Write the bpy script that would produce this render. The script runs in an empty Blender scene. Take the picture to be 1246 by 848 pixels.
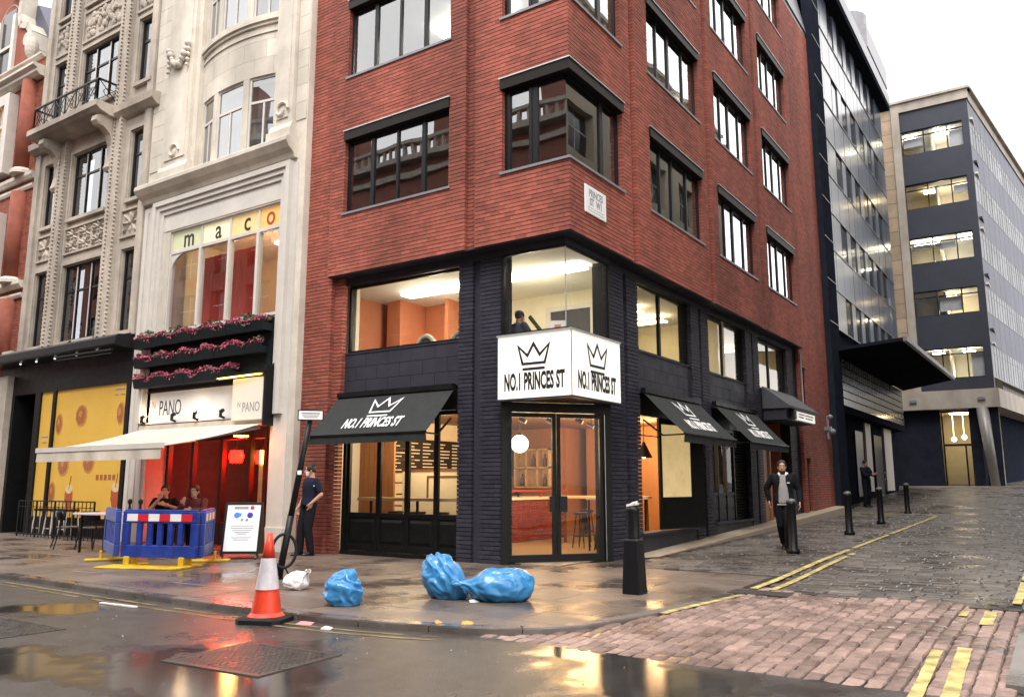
import bpy, bmesh, math, random
from mathutils import Vector, Matrix, noise
random.seed(7)
S = bpy.context.scene
COL = S.collection
R = math.radians

# ------------------------------------------------------------------ camera, sky, sun, exposure
F_PX, YAW, PITCH, EYE = 988.5, R(34.0446), R(9.42), 1.5
cam_d = bpy.data.cameras.new('camera'); cam = bpy.data.objects.new('camera', cam_d); COL.objects.link(cam)
cam.location = (0, 0, EYE); cam.rotation_euler = (math.pi/2 + PITCH, 0, YAW)
cam_d.sensor_fit = 'HORIZONTAL'; cam_d.sensor_width = 36.0; cam_d.lens = F_PX/1246*36
cam_d.clip_start = 0.1; cam_d.clip_end = 3000
S.camera = cam
S.view_settings.view_transform = 'Standard'; S.view_settings.look = 'None'
S.view_settings.exposure = 1.15; S.view_settings.gamma = 1.0; S.view_settings.use_curve_mapping = False
S.cycles.use_denoising = True
S.cycles.max_bounces = 8; S.cycles.diffuse_bounces = 3; S.cycles.glossy_bounces = 4
S.cycles.transparent_max_bounces = 12; S.cycles.transmission_bounces = 4
S.cycles.caustics_reflective = False; S.cycles.caustics_refractive = False
S.cycles.sample_clamp_indirect = 6.0; S.cycles.blur_glossy = 0.3

SUN_EL, SUN_AZ = R(58), R(155)      # azimuth clockwise from +Y
W = bpy.data.worlds.new('World'); S.world = W; W.use_nodes = True
nt = W.node_tree; nt.nodes.clear()
def wn(t, **k):
    n = nt.nodes.new(t)
    for a, b in k.items(): setattr(n, a, b)
    return n
sky = wn('ShaderNodeTexSky', sky_type='NISHITA', sun_disc=False, sun_elevation=SUN_EL, sun_rotation=SUN_AZ, air_density=1.0, dust_density=2.0)
sk_s = wn('ShaderNodeMix', data_type='RGBA', blend_type='MULTIPLY'); sk_s.inputs[0].default_value = 1
sk_s.inputs[7].default_value = (0.115, 0.115, 0.115, 1)
nt.links.new(sky.outputs[0], sk_s.inputs[6])
tc = wn('ShaderNodeTexCoord'); nz = wn('ShaderNodeTexNoise'); nz.inputs['Scale'].default_value = 2.2; nz.inputs['Detail'].default_value = 5
nt.links.new(tc.outputs['Generated'], nz.inputs['Vector'])
rp = wn('ShaderNodeValToRGB'); rp.color_ramp.elements[0].position = .30; rp.color_ramp.elements[0].color = (.62, .62, .62, 1)
rp.color_ramp.elements[1].position = .52; rp.color_ramp.elements[1].color = (1, 1, 1, 1)
nt.links.new(nz.outputs['Fac'], rp.inputs[0])
mx = wn('ShaderNodeMix', data_type='RGBA'); nt.links.new(rp.outputs[0], mx.inputs[0]); nt.links.new(sk_s.outputs[2], mx.inputs[6])
mx.inputs[7].default_value = (1.27, 1.24, 1.21, 1)      # bright overcast cloud
bg = wn('ShaderNodeBackground'); bg.inputs[1].default_value = 1.0
nt.links.new(mx.outputs[2], bg.inputs[0]); wo = wn('ShaderNodeOutputWorld'); nt.links.new(bg.outputs[0], wo.inputs[0])
sd = bpy.data.lights.new('sun', 'SUN'); sd.energy = 1.25; sd.angle = R(24); sd.color = (1, .97, .93)
sun = bpy.data.objects.new('sun', sd); COL.objects.link(sun)
_d = Vector((math.sin(SUN_AZ)*math.cos(SUN_EL), math.cos(SUN_AZ)*math.cos(SUN_EL), math.sin(SUN_EL)))
sun.rotation_euler = _d.to_track_quat('Z', 'Y').to_euler()

# ------------------------------------------------------------------ materials
MATS = {}
def mat(name, col, rough=.7, var=.12, scale=6, bump=0., bscale=60, metal=0., isl=0., emit=0., ecol=None, spec=.5, coat=0., dirt=0., dscale=1.2, stretch=(1, 1, 1), rvar=0., alpha=1.):
    if name in MATS: return MATS[name]
    m = bpy.data.materials.new(name); m.use_nodes = True; t = m.node_tree; n = t.nodes; n.clear(); k = t.links.new
    o = n.new('ShaderNodeOutputMaterial'); p = n.new('ShaderNodeBsdfPrincipled'); k(p.outputs[0], o.inputs[0])
    g = n.new('ShaderNodeTexCoord'); mp = n.new('ShaderNodeMapping'); mp.inputs['Scale'].default_value = stretch; k(g.outputs['Object'], mp.inputs[0])
    z = n.new('ShaderNodeTexNoise'); z.inputs['Scale'].default_value = scale; z.inputs['Detail'].default_value = 6; z.inputs['Roughness'].default_value = .65; k(mp.outputs[0], z.inputs['Vector'])
    mr = n.new('ShaderNodeMapRange'); mr.inputs[1].default_value = .3; mr.inputs[2].default_value = .7; mr.inputs[3].default_value = 1-var; mr.inputs[4].default_value = 1+var; k(z.outputs['Fac'], mr.inputs[0])
    val = mr.outputs[0]
    if isl:
        ge = n.new('ShaderNodeNewGeometry'); oi = n.new('ShaderNodeObjectInfo'); ad = n.new('ShaderNodeMath'); ad.operation = 'ADD'
        k(ge.outputs['Random Per Island'], ad.inputs[0]); k(oi.outputs['Random'], ad.inputs[1]); fr = n.new('ShaderNodeMath'); fr.operation = 'FRACT'; k(ad.outputs[0], fr.inputs[0])
        m2 = n.new('ShaderNodeMapRange'); m2.inputs[3].default_value = 1-isl; m2.inputs[4].default_value = 1+isl; k(fr.outputs[0], m2.inputs[0])
        mu = n.new('ShaderNodeMath'); mu.operation = 'MULTIPLY'; k(val, mu.inputs[0]); k(m2.outputs[0], mu.inputs[1]); val = mu.outputs[0]
    if dirt:
        z2 = n.new('ShaderNodeTexNoise'); z2.inputs['Scale'].default_value = dscale; z2.inputs['Detail'].default_value = 4; mp2 = n.new('ShaderNodeMapping'); mp2.inputs['Scale'].default_value = (1, 1, .35); k(g.outputs['Object'], mp2.inputs[0]); k(mp2.outputs[0], z2.inputs['Vector'])
        m3 = n.new('ShaderNodeMapRange'); m3.inputs[1].default_value = .35; m3.inputs[2].default_value = .65; m3.inputs[3].default_value = 1-dirt; m3.inputs[4].default_value = 1.0; k(z2.outputs['Fac'], m3.inputs[0])
        mu2 = n.new('ShaderNodeMath'); mu2.operation = 'MULTIPLY'; k(val, mu2.inputs[0]); k(m3.outputs[0], mu2.inputs[1]); val = mu2.outputs[0]
    hs = n.new('ShaderNodeHueSaturation'); hs.inputs['Color'].default_value = (*col, 1); k(val, hs.inputs['Value']); k(hs.outputs[0], p.inputs['Base Color'])
    p.inputs['Roughness'].default_value = rough; p.inputs['Metallic'].default_value = metal; p.inputs['Specular IOR Level'].default_value = spec
    if coat: p.inputs['Coat Weight'].default_value = coat; p.inputs['Coat Roughness'].default_value = .1
    if rvar:
        m4 = n.new('ShaderNodeMapRange'); m4.inputs[1].default_value = .35; m4.inputs[2].default_value = .65; m4.inputs[3].default_value = max(.02, rough-rvar); m4.inputs[4].default_value = min(1, rough+rvar); k(z.outputs['Fac'], m4.inputs[0]); k(m4.outputs[0], p.inputs['Roughness'])
    if bump:
        b = n.new('ShaderNodeBump'); b.inputs['Strength'].default_value = min(1, bump); b.inputs['Distance'].default_value = .01
        z3 = n.new('ShaderNodeTexNoise'); z3.inputs['Scale'].default_value = bscale; z3.inputs['Detail'].default_value = 4; k(mp.outputs[0], z3.inputs['Vector']); k(z3.outputs['Fac'], b.inputs['Height']); k(b.outputs[0], p.inputs['Normal'])
    if emit:
        p.inputs['Emission Strength'].default_value = emit; p.inputs['Emission Color'].default_value = (*(ecol or col), 1)
    MATS[name] = m; return m

def glass(name, tint=(1, 1, 1), refl=1.0, wav=.02, wscale=1.5, base=.0):
    m = bpy.data.materials.new(name); m.use_nodes = True; t = m.node_tree; n = t.nodes; n.clear(); k = t.links.new
    o = n.new('ShaderNodeOutputMaterial'); tr = n.new('ShaderNodeBsdfTransparent'); tr.inputs[0].default_value = (*tint, 1)
    gl = n.new('ShaderNodeBsdfGlossy'); gl.inputs['Roughness'].default_value = .0; gl.inputs['Color'].default_value = (.95, .97, 1, 1)
    lw = n.new('ShaderNodeLayerWeight'); pw = n.new('ShaderNodeMath'); pw.operation = 'POWER'; pw.inputs[1].default_value = 5; lw.inputs[0].default_value = .5; k(lw.outputs['Facing'], pw.inputs[0]); fr = n.new('ShaderNodeMath'); fr.operation = 'MULTIPLY_ADD'; fr.inputs[1].default_value = .957; fr.inputs[2].default_value = .043; k(pw.outputs[0], fr.inputs[0])
    mu = n.new('ShaderNodeMath'); mu.operation = 'MULTIPLY_ADD'; mu.use_clamp = True; mu.inputs[1].default_value = 1.75*refl; mu.inputs[2].default_value = base
    k(fr.outputs[0], mu.inputs[0])
    mix = n.new('ShaderNodeMixShader'); k(mu.outputs[0], mix.inputs[0]); k(tr.outputs[0], mix.inputs[1]); k(gl.outputs[0], mix.inputs[2]); k(mix.outputs[0], o.inputs[0])
    g = n.new('ShaderNodeTexCoord'); z = n.new('ShaderNodeTexNoise'); z.inputs['Scale'].default_value = wscale; z.inputs['Detail'].default_value = 1; k(g.outputs['Object'], z.inputs['Vector'])
    b = n.new('ShaderNodeBump'); b.inputs['Strength'].default_value = 1; b.inputs['Distance'].default_value = wav; k(z.outputs['Fac'], b.inputs['Height']); k(b.outputs[0], gl.inputs['Normal'])
    MATS[name] = m; return m

def wet(name, col, lo, hi, pscale, bump, bscale, var=.2, scale=3, isl=0., th=(.42, .6), grain=0.):
    """wet paving: dark stone or tar with a water film that comes and goes"""
    m = bpy.data.materials.new(name); m.use_nodes = True; t = m.node_tree; n = t.nodes; n.clear(); k = t.links.new
    o = n.new('ShaderNodeOutputMaterial'); p = n.new('ShaderNodeBsdfPrincipled'); k(p.outputs[0], o.inputs[0])
    ge = n.new('ShaderNodeNewGeometry'); pos = ge.outputs['Position']
    z = n.new('ShaderNodeTexNoise'); z.inputs['Scale'].default_value = scale; z.inputs['Detail'].default_value = 8; z.inputs['Roughness'].default_value = .7; k(pos, z.inputs['Vector'])
    mr = n.new('ShaderNodeMapRange'); mr.inputs[1].default_value = .3; mr.inputs[2].default_value = .7; mr.inputs[3].default_value = 1-var; mr.inputs[4].default_value = 1+var; k(z.outputs['Fac'], mr.inputs[0]); val = mr.outputs[0]
    if isl:
        oi = n.new('ShaderNodeObjectInfo'); ad = n.new('ShaderNodeMath'); ad.operation = 'ADD'; k(ge.outputs['Random Per Island'], ad.inputs[0]); k(oi.outputs['Random'], ad.inputs[1]); fr = n.new('ShaderNodeMath'); fr.operation = 'FRACT'; k(ad.outputs[0], fr.inputs[0])
        m2 = n.new('ShaderNodeMapRange'); m2.inputs[3].default_value = 1-isl; m2.inputs[4].default_value = 1+isl; k(fr.outputs[0], m2.inputs[0])
        mu = n.new('ShaderNodeMath'); mu.operation = 'MULTIPLY'; k(val, mu.inputs[0]); k(m2.outputs[0], mu.inputs[1]); val = mu.outputs[0]
    if grain:
        gz = n.new('ShaderNodeTexNoise'); gz.inputs['Scale'].default_value = 120; gz.inputs['Detail'].default_value = 2; k(pos, gz.inputs['Vector']); gm_ = n.new('ShaderNodeMapRange'); gm_.inputs[1].default_value = .35; gm_.inputs[2].default_value = .65; gm_.inputs[3].default_value = 1-grain; gm_.inputs[4].default_value = 1+grain; k(gz.outputs['Fac'], gm_.inputs[0])
        mg = n.new('ShaderNodeMath'); mg.operation = 'MULTIPLY'; k(val, mg.inputs[0]); k(gm_.outputs[0], mg.inputs[1]); val = mg.outputs[0]
    hs = n.new('ShaderNodeHueSaturation'); hs.inputs['Color'].default_value = (*col, 1); k(val, hs.inputs['Value'])
    q = n.new('ShaderNodeTexNoise'); q.inputs['Scale'].default_value = pscale; q.inputs['Detail'].default_value = 5; q.inputs['Roughness'].default_value = .55; k(pos, q.inputs['Vector'])
    r = n.new('ShaderNodeMapRange'); r.inputs[1].default_value = th[0]; r.inputs[2].default_value = th[1]; r.inputs[3].default_value = hi; r.inputs[4].default_value = lo; r.interpolation_type = 'SMOOTHSTEP'; k(q.outputs['Fac'], r.inputs[0]); k(r.outputs[0], p.inputs['Roughness'])
    # the film darkens what it soaks
    w = n.new('ShaderNodeMapRange'); w.inputs[1].default_value = th[0]; w.inputs[2].default_value = th[1]; w.inputs[3].default_value = 1.0; w.inputs[4].default_value = .72; k(q.outputs['Fac'], w.inputs[0])
    mm = n.new('ShaderNodeMix'); mm.data_type = 'RGBA'; mm.blend_type = 'MULTIPLY'; mm.inputs[0].default_value = 1; k(hs.outputs[0], mm.inputs[6]); k(w.outputs[0], mm.inputs[7]); k(mm.outputs[2], p.inputs['Base Color'])
    b = n.new('ShaderNodeBump'); b.inputs['Distance'].default_value = .006; z3 = n.new('ShaderNodeTexNoise'); z3.inputs['Scale'].default_value = bscale; z3.inputs['Detail'].default_value = 3; k(pos, z3.inputs['Vector']); k(z3.outputs['Fac'], b.inputs['Height'])
    s = n.new('ShaderNodeMapRange'); s.inputs[1].default_value = th[0]; s.inputs[2].default_value = th[1]; s.inputs[3].default_value = bump; s.inputs[4].default_value = bump*.06; k(q.outputs['Fac'], s.inputs[0]); k(s.outputs[0], b.inputs['Strength']); k(b.outputs[0], p.inputs['Normal'])
    MATS[name] = m; return m

M = MATS
mat('brick', (.385, .104, .070), .82, .14, 9, .5, 90, isl=.21, dirt=.44, dscale=.6)
mat('mortar', (.06, .022, .019), .95, .2, 12)
mat('dark_brick', (.034, .033, .048), .6, .2, 14, .35, 80, isl=.22, spec=0.22)
mat('dark_mortar', (.009, .009, .013), .9)
mat('dark_paint', (.034, .034, .046), .55, .15, 3, .08, 30, rvar=.1, spec=0.2)
mat('black_paint', (.008, .009, .009), .42, .2, 6, rvar=.1, spec=0.18)
mat('frame_dark', (.010, .010, .013), .35, .15, 8, spec=0.25)
mat('head_panel', (.012, .009, .008), .5, .2, 5, spec=0.2)
mat('metal_strip', (.55, .55, .55), .4, metal=.6)
mat('white_stone', (.70, .64, .55), .8, .12, 2.2, .25, 40, dirt=.34, dscale=.9)
mat('ashlar', (.69, .63, .54), .8, .10, 2.2, .25, 40, isl=.10, dirt=.3, dscale=.9)
mat('white_paint', (.66, .62, .57), .55, .06, 3, .05, 30, dirt=.12)
mat('carved_stone', (.52, .455, .385), .85, .16, 3, .4, 35, dirt=.45, dscale=.8)
mat('far_stone', (.36, .27, .19), .85, .2, 1.2, .3, 12, isl=.15)
mat('concrete', (.42, .37, .32), .8, .12, 1.5, .2, 30, dirt=.25)
mat('red_brick_old', (.25, .070, .042), .85, .2, 4, .4, 50, isl=.2)
mat('slate_blue', (.075, .075, .11), .5)
mat('tower_panel', (.065, .080, .115), .28, .15, .5, .03, 2, isl=.35, coat=.3)
mat('tower_dark', (.020, .023, .034), .8, .2, 2, spec=0)
mat('navy_panel', (.040, .043, .060), .45, .12, 1, spec=0.25)
mat('grey_panel', (.095, .10, .14), .6, .12, 1, isl=.1)
mat('canvas_dark', (.036, .039, .039), .8, .12, 5, .15, 200, spec=0.1)
mat('canvas_cream', (.62, .55, .46), .75, .12, 2, .1, 120, dirt=.2)
mat('canvas_grey', (.06, .06, .07), .7, .12, 4)
mat('letter_white', (.85, .85, .85), .6, .03)
mat('letter_black', (.01, .01, .01), .5, .03)
mat('sign_face', (.85, .83, .78), .4, .02, emit=.26, ecol=(1, .95, .87))
mat('sign_face_dim', (.66, .62, .54), .5, .04, emit=.05, ecol=(1, .9, .7))
mat('globe', (1, .9, .7), .4, .02, emit=2.0, ecol=(1, .84, .55))
mat('wood_dark_stool', (.05, .028, .018), .5, .2, 8)
mat('lamp_yellow', (1, .8, .35), .4, .02, emit=2.6, ecol=(1, .62, .12))
mat('lamp_orange', (1, .6, .2), .4, .02, emit=10, ecol=(1, .36, .03))
mat('lamp_orange_dim', (1, .7, .3), .5, .02, emit=1.5, ecol=(1, .5, .15))
mat('lamp_dim', (1, 1, .95), .4, .02, emit=.8)
mat('lamp_warm', (1, .85, .6), .4, .02, emit=6, ecol=(1, .78, .45))
mat('lamp_white', (1, 1, .95), .4, .02, emit=4.5, ecol=(1, .96, .84))
mat('lamp_cool', (1, 1, 1), .4, .02, emit=9, ecol=(1, .93, .75))
mat('lamp_red', (1, .1, .05), .4, .02, emit=45, ecol=(1, .0010, .0005))
mat('bulb', (1, .9, .7), .4, .02, emit=30, ecol=(1, .75, .4))
mat('iron', (.006, .006, .0075), .42, .2, 20, .1, 60, spec=0.3)
mat('steel', (.4, .4, .42), .3, metal=.9)
mat('yellow_line', (.62, .50, .19), .55, .3, 9, .5, 70, dirt=.55, dscale=5)
mat('yellow_worn', (.26, .21, .10), .4, .35, 12, .4, 70, dirt=.6, dscale=3)
mat('plastic_blue', (.014, .045, .33), .45, .2, 7, .06, 30, rvar=.1, dirt=.4, dscale=4)
mat('plastic_yellow', (.72, .46, .02), .45, .15, 6, dirt=.25, dscale=6)
mat('refl_white', (.74, .72, .72), .4, .06)
mat('refl_red', (.55, .02, .035), .4, .06)
mat('cone_red', (.78, .055, .02), .4, .08, 8, dirt=.35, dscale=7)
mat('cone_sleeve', (.70, .65, .70), .4, .12, 10, dirt=.35, dscale=7)
mat('rubber', (.010, .0095, .010), .6, .2, 20, spec=0.25)
mat('bag_blue', (.035, .22, .47), .32, .14, 5, .25, 14, coat=.25)
mat('bag_white', (.74, .70, .70), .35, .08, 8)
mat('paper', (.72, .70, .66), .8, .08)
mat('scrap', (.40, .38, .36), .8, .1)
mat('paper_pink', (.72, .25, .27), .8, .08)
mat('wood_dark', (.040, .011, .009), .4, .2, 6, .1, 40, stretch=(1, 1, .15))
mat('wood_panel', (.30, .13, .045), .5, .16, 5, .05, 40, stretch=(4, 4, .25))
mat('wood_brown', (.16, .075, .035), .5, .2, 6, stretch=(3, 3, .3))
mat('wood_pale', (.55, .38, .2), .5, .12, 6)
mat('cream_wall', (.72, .66, .5), .8, .05, 3)
mat('orange_wall', (.56, .20, .10), .75, .06, 3)
mat('white_wall', (.74, .70, .62), .8, .05, 3)
mat('ceiling_white', (.74, .72, .66), .85, .04, 3)
mat('office_wall', (.30, .29, .27), .85, .08, 2)
mat('office_ceiling', (.62, .60, .54), .85, .05, 2)
mat('floor_stone', (.26, .20, .14), .4, .1, 3)
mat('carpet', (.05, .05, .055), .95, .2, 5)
mat('tile_red', (.20, .035, .024), .25, .15, 20, isl=.25)
mat('grout', (.45, .36, .3), .8)
mat('red_paint', (.42, .035, .02), .4, .08)
mat('red_reflection', (.60, .065, .05), .75, .2, 3, stretch=(6, 6, .3))  # colour of the red reflections in the big window
mat('poster_yellow', (.72, .44, .07), .45, .05, 1.5, emit=.05, ecol=(1, .55, .08))  # film is no lamp; a slight glow is added to brighten it
mat('print_brown', (.44, .15, .045), .5, .2, 14)
mat('print_orange', (.60, .30, .07), .5, .15, 14)
mat('print_red', (.50, .11, .04), .5, .15, 14)
mat('print_cream', (.85, .62, .38), .5, .1, 14)
mat('print_grey', (.28, .27, .30), .6)
mat('print_blue', (.04, .20, .62), .5)
mat('leaf', (.045, .085, .03), .6, .3, 30, isl=.4)
mat('flower', (.40, .075, .13), .6, .25, 30, isl=.45)
mat('planter', (.010, .016, .018), .5, .15, 8, spec=0.2)
mat('skin', (.50, .27, .19), .55, .06, 20)
mat('hair', (.018, .012, .009), .6, .3, 40, .5, 120, stretch=(1, 1, .3))
mat('cloth_black', (.012, .012, .016), .85, .2, 12, .3, 60, spec=0.1)
mat('cloth_navy', (.016, .018, .034), .85, .18, 12, .3, 60, spec=0.1)
mat('cloth_grey', (.30, .29, .30), .9, .1, 12, .3, 60)
mat('cloth_white', (.72, .70, .70), .85, .06, 12)
mat('cloth_dark_red', (.10, .02, .025), .85, .15, 12)
mat('cloth_slate', (.06, .075, .11), .85, .12, 12)
mat('shoe', (.012, .011, .011), .45, .1)
mat('eye_white', (.75, .73, .7), .3); mat('eye_dark', (.012, .01, .008), .25)
mat('table_top', (.60, .55, .62), .35, .06)
mat('light_stone', (.36, .29, .22), .6, .15, 4, .25, 50, rvar=.2)
mat('lead_grey', (.22, .22, .24), .45, .15, 3, metal=.3)
mat('glass_block', (.17, .17, .155), .22, .25, 3, isl=.35, coat=.3)
mat('far_glass', (.13, .14, .17), .35, .5, .5, spec=.12, isl=.35)
mat('column_grey', (.20, .19, .18), .4, .15, 3, metal=.2)
mat('opp_stone', (.34, .30, .26), .85, .15, 2, .3, 30)
mat('opp_brick', (.20, .07, .05), .85, .18, 3, .3, 40)
mat('window_void', (.02, .022, .026), .12, .2, 1)
mat('frosted', (.70, .55, .33), .6, .3, 2.5, emit=.22, ecol=(1, .72, .32))  # added glow stands in for room light through the pane
mat('curtain', (.42, .42, .46), .8, .1, 4)
mat('lit_blind', (.85, .55, .22), .7, .1, 1, emit=.45, ecol=(1, .58, .18))
mat('cover_iron', (.055, .050, .047), .36, .3, 6, .3, 60, rvar=.12)
mat('opp_cream', (.46, .40, .30), .85, .12, 2, .2, 30)
mat('bollard_cap', (.12, .12, .12), .4, .1)
mat('post_black', (.012, .010, .012), .4, .2, 10, spec=0.25)
mat('poster_white', (.80, .80, .84), .4, .02)
mat('chair_pad', (.11, .12, .10), .7, .12); mat('print_navy', (.015, .03, .30), .5)
for n_ in ('bag_blue', 'bag_white'):
    p_ = [x for x in M[n_].node_tree.nodes if x.type == 'BSDF_PRINCIPLED'][0]; p_.inputs['Subsurface Weight'].default_value = .45; p_.inputs['Subsurface Radius'].default_value = (.03, .06, .09); p_.inputs['Subsurface Scale'].default_value = 1.0
wet('tarmac', (.060, .053, .049), .06, .34, .42, .85, 110, .34, 3.5, th=(.50, .58), grain=.5)
wet('slab', (.135, .104, .086), .16, .46, .8, .45, 60, .20, 3, isl=.18, th=(.44, .66), grain=.22)
wet('kerb_stone', (.13, .11, .10), .10, .5, 1.2, .35, 60, .2, 5, isl=.12)
wet('sett_pink', (.265, .178, .150), .28, .62, 1.1, .8, 45, .30, 8, isl=.34)
wet('sett_grey', (.108, .092, .081), .22, .52, .8, .5, 40, .30, 6, isl=.38, th=(.4, .62))
wet('sett_joint', (.045, .032, .027), .25, .7, 1, .6, 60)
wet('grey_flag', (.21, .19, .175), .12, .5, 1.0, .3, 50, .15, 4)
glass('glass_clear', (.97, .98, .97), .6, .004, .8)
glass('glass_upper', (.82, .84, .84), 1.0, .003, .9, base=.10)
glass('glass_office', (.60, .62, .63), 1.2, .0025, .9, base=.13)
glass('glass_dark', (.30, .32, .36), 1.2, .006, 1.2, base=.05)
glass('glass_shop', (.97, .97, .96), .3, .006, .8)

# ------------------------------------------------------------------ mesh builder
class MB:
    def __init__(s): s.v = []; s.f = []
    def add(s, vs, fs):
        b = len(s.v); s.v += [tuple(p) for p in vs]; s.f += [tuple(i+b for i in q) for q in fs]; return s
    def box(s, x0, x1, y0, y1, z0, z1, skip=()):
        if x0 > x1: x0, x1 = x1, x0
        if y0 > y1: y0, y1 = y1, y0
        if z0 > z1: z0, z1 = z1, z0
        F = {'b': (0, 3, 2, 1), 't': (4, 5, 6, 7), 'f': (0, 1, 5, 4), 'r': (1, 2, 6, 5), 'k': (2, 3, 7, 6), 'l': (3, 0, 4, 7)}
        return s.add([(x0, y0, z0), (x1, y0, z0), (x1, y1, z0), (x0, y1, z0), (x0, y0, z1), (x1, y0, z1), (x1, y1, z1), (x0, y1, z1)], [q for k, q in F.items() if k not in skip])
    def obox(s, c, ax, ay, az):
        c = Vector(c); ax = Vector(ax); ay = Vector(ay); az = Vector(az)
        P = [c+i*ax+j*ay+k*az for k in (-1, 1) for i, j in ((-1, -1), (1, -1), (1, 1), (-1, 1))]
        return s.add(P, [(0, 3, 2, 1), (4, 5, 6, 7), (0, 1, 5, 4), (1, 2, 6, 5), (2, 3, 7, 6), (3, 0, 4, 7)])
    def bar(s, p, q, w, h=None, up=(0, 0, 1)):
        p = Vector(p); q = Vector(q); d = q-p; h = h or w; u = Vector(up)
        x = d.cross(u)
        if x.length < 1e-6: x = d.cross(Vector((1, 0, 0)))
        x.normalize(); y = x.cross(d).normalized()
        return s.obox((p+q)/2, x*w/2, d/2, y*h/2)
    def poly(s, pts): return s.add(pts, [tuple(range(len(pts)))])
    def prism(s, pts, off):
        n = len(pts); o = Vector(off); a = [Vector(p) for p in pts]
        return s.add(a+[p+o for p in a], [tuple(range(n))[::-1], tuple(range(n, 2*n))]+[(i, (i+1) % n, n+(i+1) % n, n+i) for i in range(n)])
    def tube(s, pts, r, n=8, caps=True):
        pts = [Vector(p) for p in pts]; m = len(pts); rr = r if isinstance(r, (list, tuple)) else [r]*m
        vs = []; fs = []; prev = None
        for i, p in enumerate(pts):
            d = (pts[min(i+1, m-1)]-pts[max(i-1, 0)]).normalized()
            if prev is None: x = d.cross(Vector((0, 0, 1)) if abs(d.z) < .9 else Vector((1, 0, 0))).normalized()
            else: x = (prev-d*prev.dot(d)).normalized()
            prev = x; y = d.cross(x)
            vs += [p+rr[i]*(math.cos(2*math.pi*j/n)*x+math.sin(2*math.pi*j/n)*y) for j in range(n)]
        for i in range(m-1): fs += [(i*n+j, i*n+(j+1) % n, (i+1)*n+(j+1) % n, (i+1)*n+j) for j in range(n)]
        if caps: fs += [tuple(range(n))[::-1], tuple((m-1)*n+j for j in range(n))]
        return s.add(vs, fs)
    def lathe(s, prof, c=(0, 0, 0), n=20, caps=True):
        c = Vector(c); m = len(prof); vs = []; fs = []
        for r, z in prof: vs += [c+Vector((r*math.cos(2*math.pi*j/n), r*math.sin(2*math.pi*j/n), z)) for j in range(n)]
        for i in range(m-1): fs += [(i*n+j, i*n+(j+1) % n, (i+1)*n+(j+1) % n, (i+1)*n+j) for j in range(n)]
        if caps: fs += [tuple(range(n))[::-1], tuple((m-1)*n+j for j in range(n))]
        return s.add(vs, fs)
    def ball(s, c, r, n=12, m=8):
        r = r if isinstance(r, (tuple, list)) else (r, r, r); c = Vector(c); vs = [c+Vector((0, 0, r[2]))]; fs = []
        for i in range(1, m):
            a = math.pi*i/m
            vs += [c+Vector((r[0]*math.sin(a)*math.cos(2*math.pi*j/n), r[1]*math.sin(a)*math.sin(2*math.pi*j/n), r[2]*math.cos(a))) for j in range(n)]
        vs.append(c-Vector((0, 0, r[2]))); L = len(vs)-1
        for j in range(n):
            fs.append((0, 1+j, 1+(j+1) % n)); fs.append((L, 1+(m-2)*n+(j+1) % n, 1+(m-2)*n+j))
            for i in range(m-2): fs.append((1+i*n+j, 1+(i+1)*n+j, 1+(i+1)*n+(j+1) % n, 1+i*n+(j+1) % n))
        return s.add(vs, fs)
    def loft(s, rings, caps=True):
        n = len(rings[0]); m = len(rings); vs = [p for r in rings for p in r]
        fs = [(i*n+j, i*n+(j+1) % n, (i+1)*n+(j+1) % n, (i+1)*n+j) for i in range(m-1) for j in range(n)]
        if caps: fs += [tuple(range(n))[::-1], tuple((m-1)*n+j for j in range(n))]
        return s.add(vs, fs)
    def xf(s, mtx):
        s.v = [tuple(mtx @ Vector(p)) for p in s.v]; return s
    def mesh(s, name, m=None, smooth=False):
        me = bpy.data.meshes.new(name); me.from_pydata(s.v, [], s.f); me.update()
        if m: me.materials.append(M[m])
        if smooth: me.polygons.foreach_set('use_smooth', [True]*len(me.polygons))
        return me

class Fr:
    """a facade: 'L' looks to the main street (u = X, outward = -Y), 'R' to the side street (u = Y, outward = +X)"""
    def __init__(s, k, p): s.k = k; s.p = p
    def P(s, u, d, z): return Vector((u, s.p-d, z)) if s.k == 'L' else Vector((s.p+d, u, z))
    def box(s, mb, u0, u1, d0, d1, z0, z1):
        if s.k == 'L': mb.box(u0, u1, s.p-d1, s.p-d0, z0, z1)
        else: mb.box(s.p+d0, s.p+d1, u0, u1, z0, z1)
    def mould(s, mb, u0, u1, prof):
        mb.prism([s.P(u0, d, z) for d, z in prof], s.P(u1, 0, 0)-s.P(u0, 0, 0))

def link(name, data, parent=None, world=True):
    o = bpy.data.objects.new(name, data); COL.objects.link(o)
    if parent is not None:
        o.parent = parent
        if world and parent.parent is None and parent.type == 'EMPTY': o.matrix_parent_inverse = Matrix.Translation(-Vector(parent.location))
    return o
def ob(name, mb, m, parent=None, smooth=False, world=True, bevel=0, kind=None):
    o = link(name, mb.mesh(name, m, smooth), parent, world)
    if bevel:
        b = o.modifiers.new('bevel', 'BEVEL'); b.width = bevel; b.segments = 2; b.limit_method = 'ANGLE'
    if kind: o['kind'] = kind
    return o
def tag(o, label=None, cat=None, group=None, kind=None):
    if label: o['label'] = label
    if cat: o['category'] = cat
    if group: o['group'] = group
    if kind: o['kind'] = kind
    return o
def thing(name, loc, label, cat, group=None, rz=0):
    o = bpy.data.objects.new(name, None); COL.objects.link(o); o.location = loc; o.rotation_euler = (0, 0, rz); o.empty_display_size = .2
    return tag(o, label, cat, group)
def copy_tree(o, parent=None):
    c = o.copy(); COL.objects.link(c)
    if parent is not None: c.parent = parent
    for ch in list(o.children): copy_tree(ch, c)
    return c
def struct(name, mb, m, parent=None, **k): return ob(name, mb, m, parent, kind='structure' if parent is None else None, **k)
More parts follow.
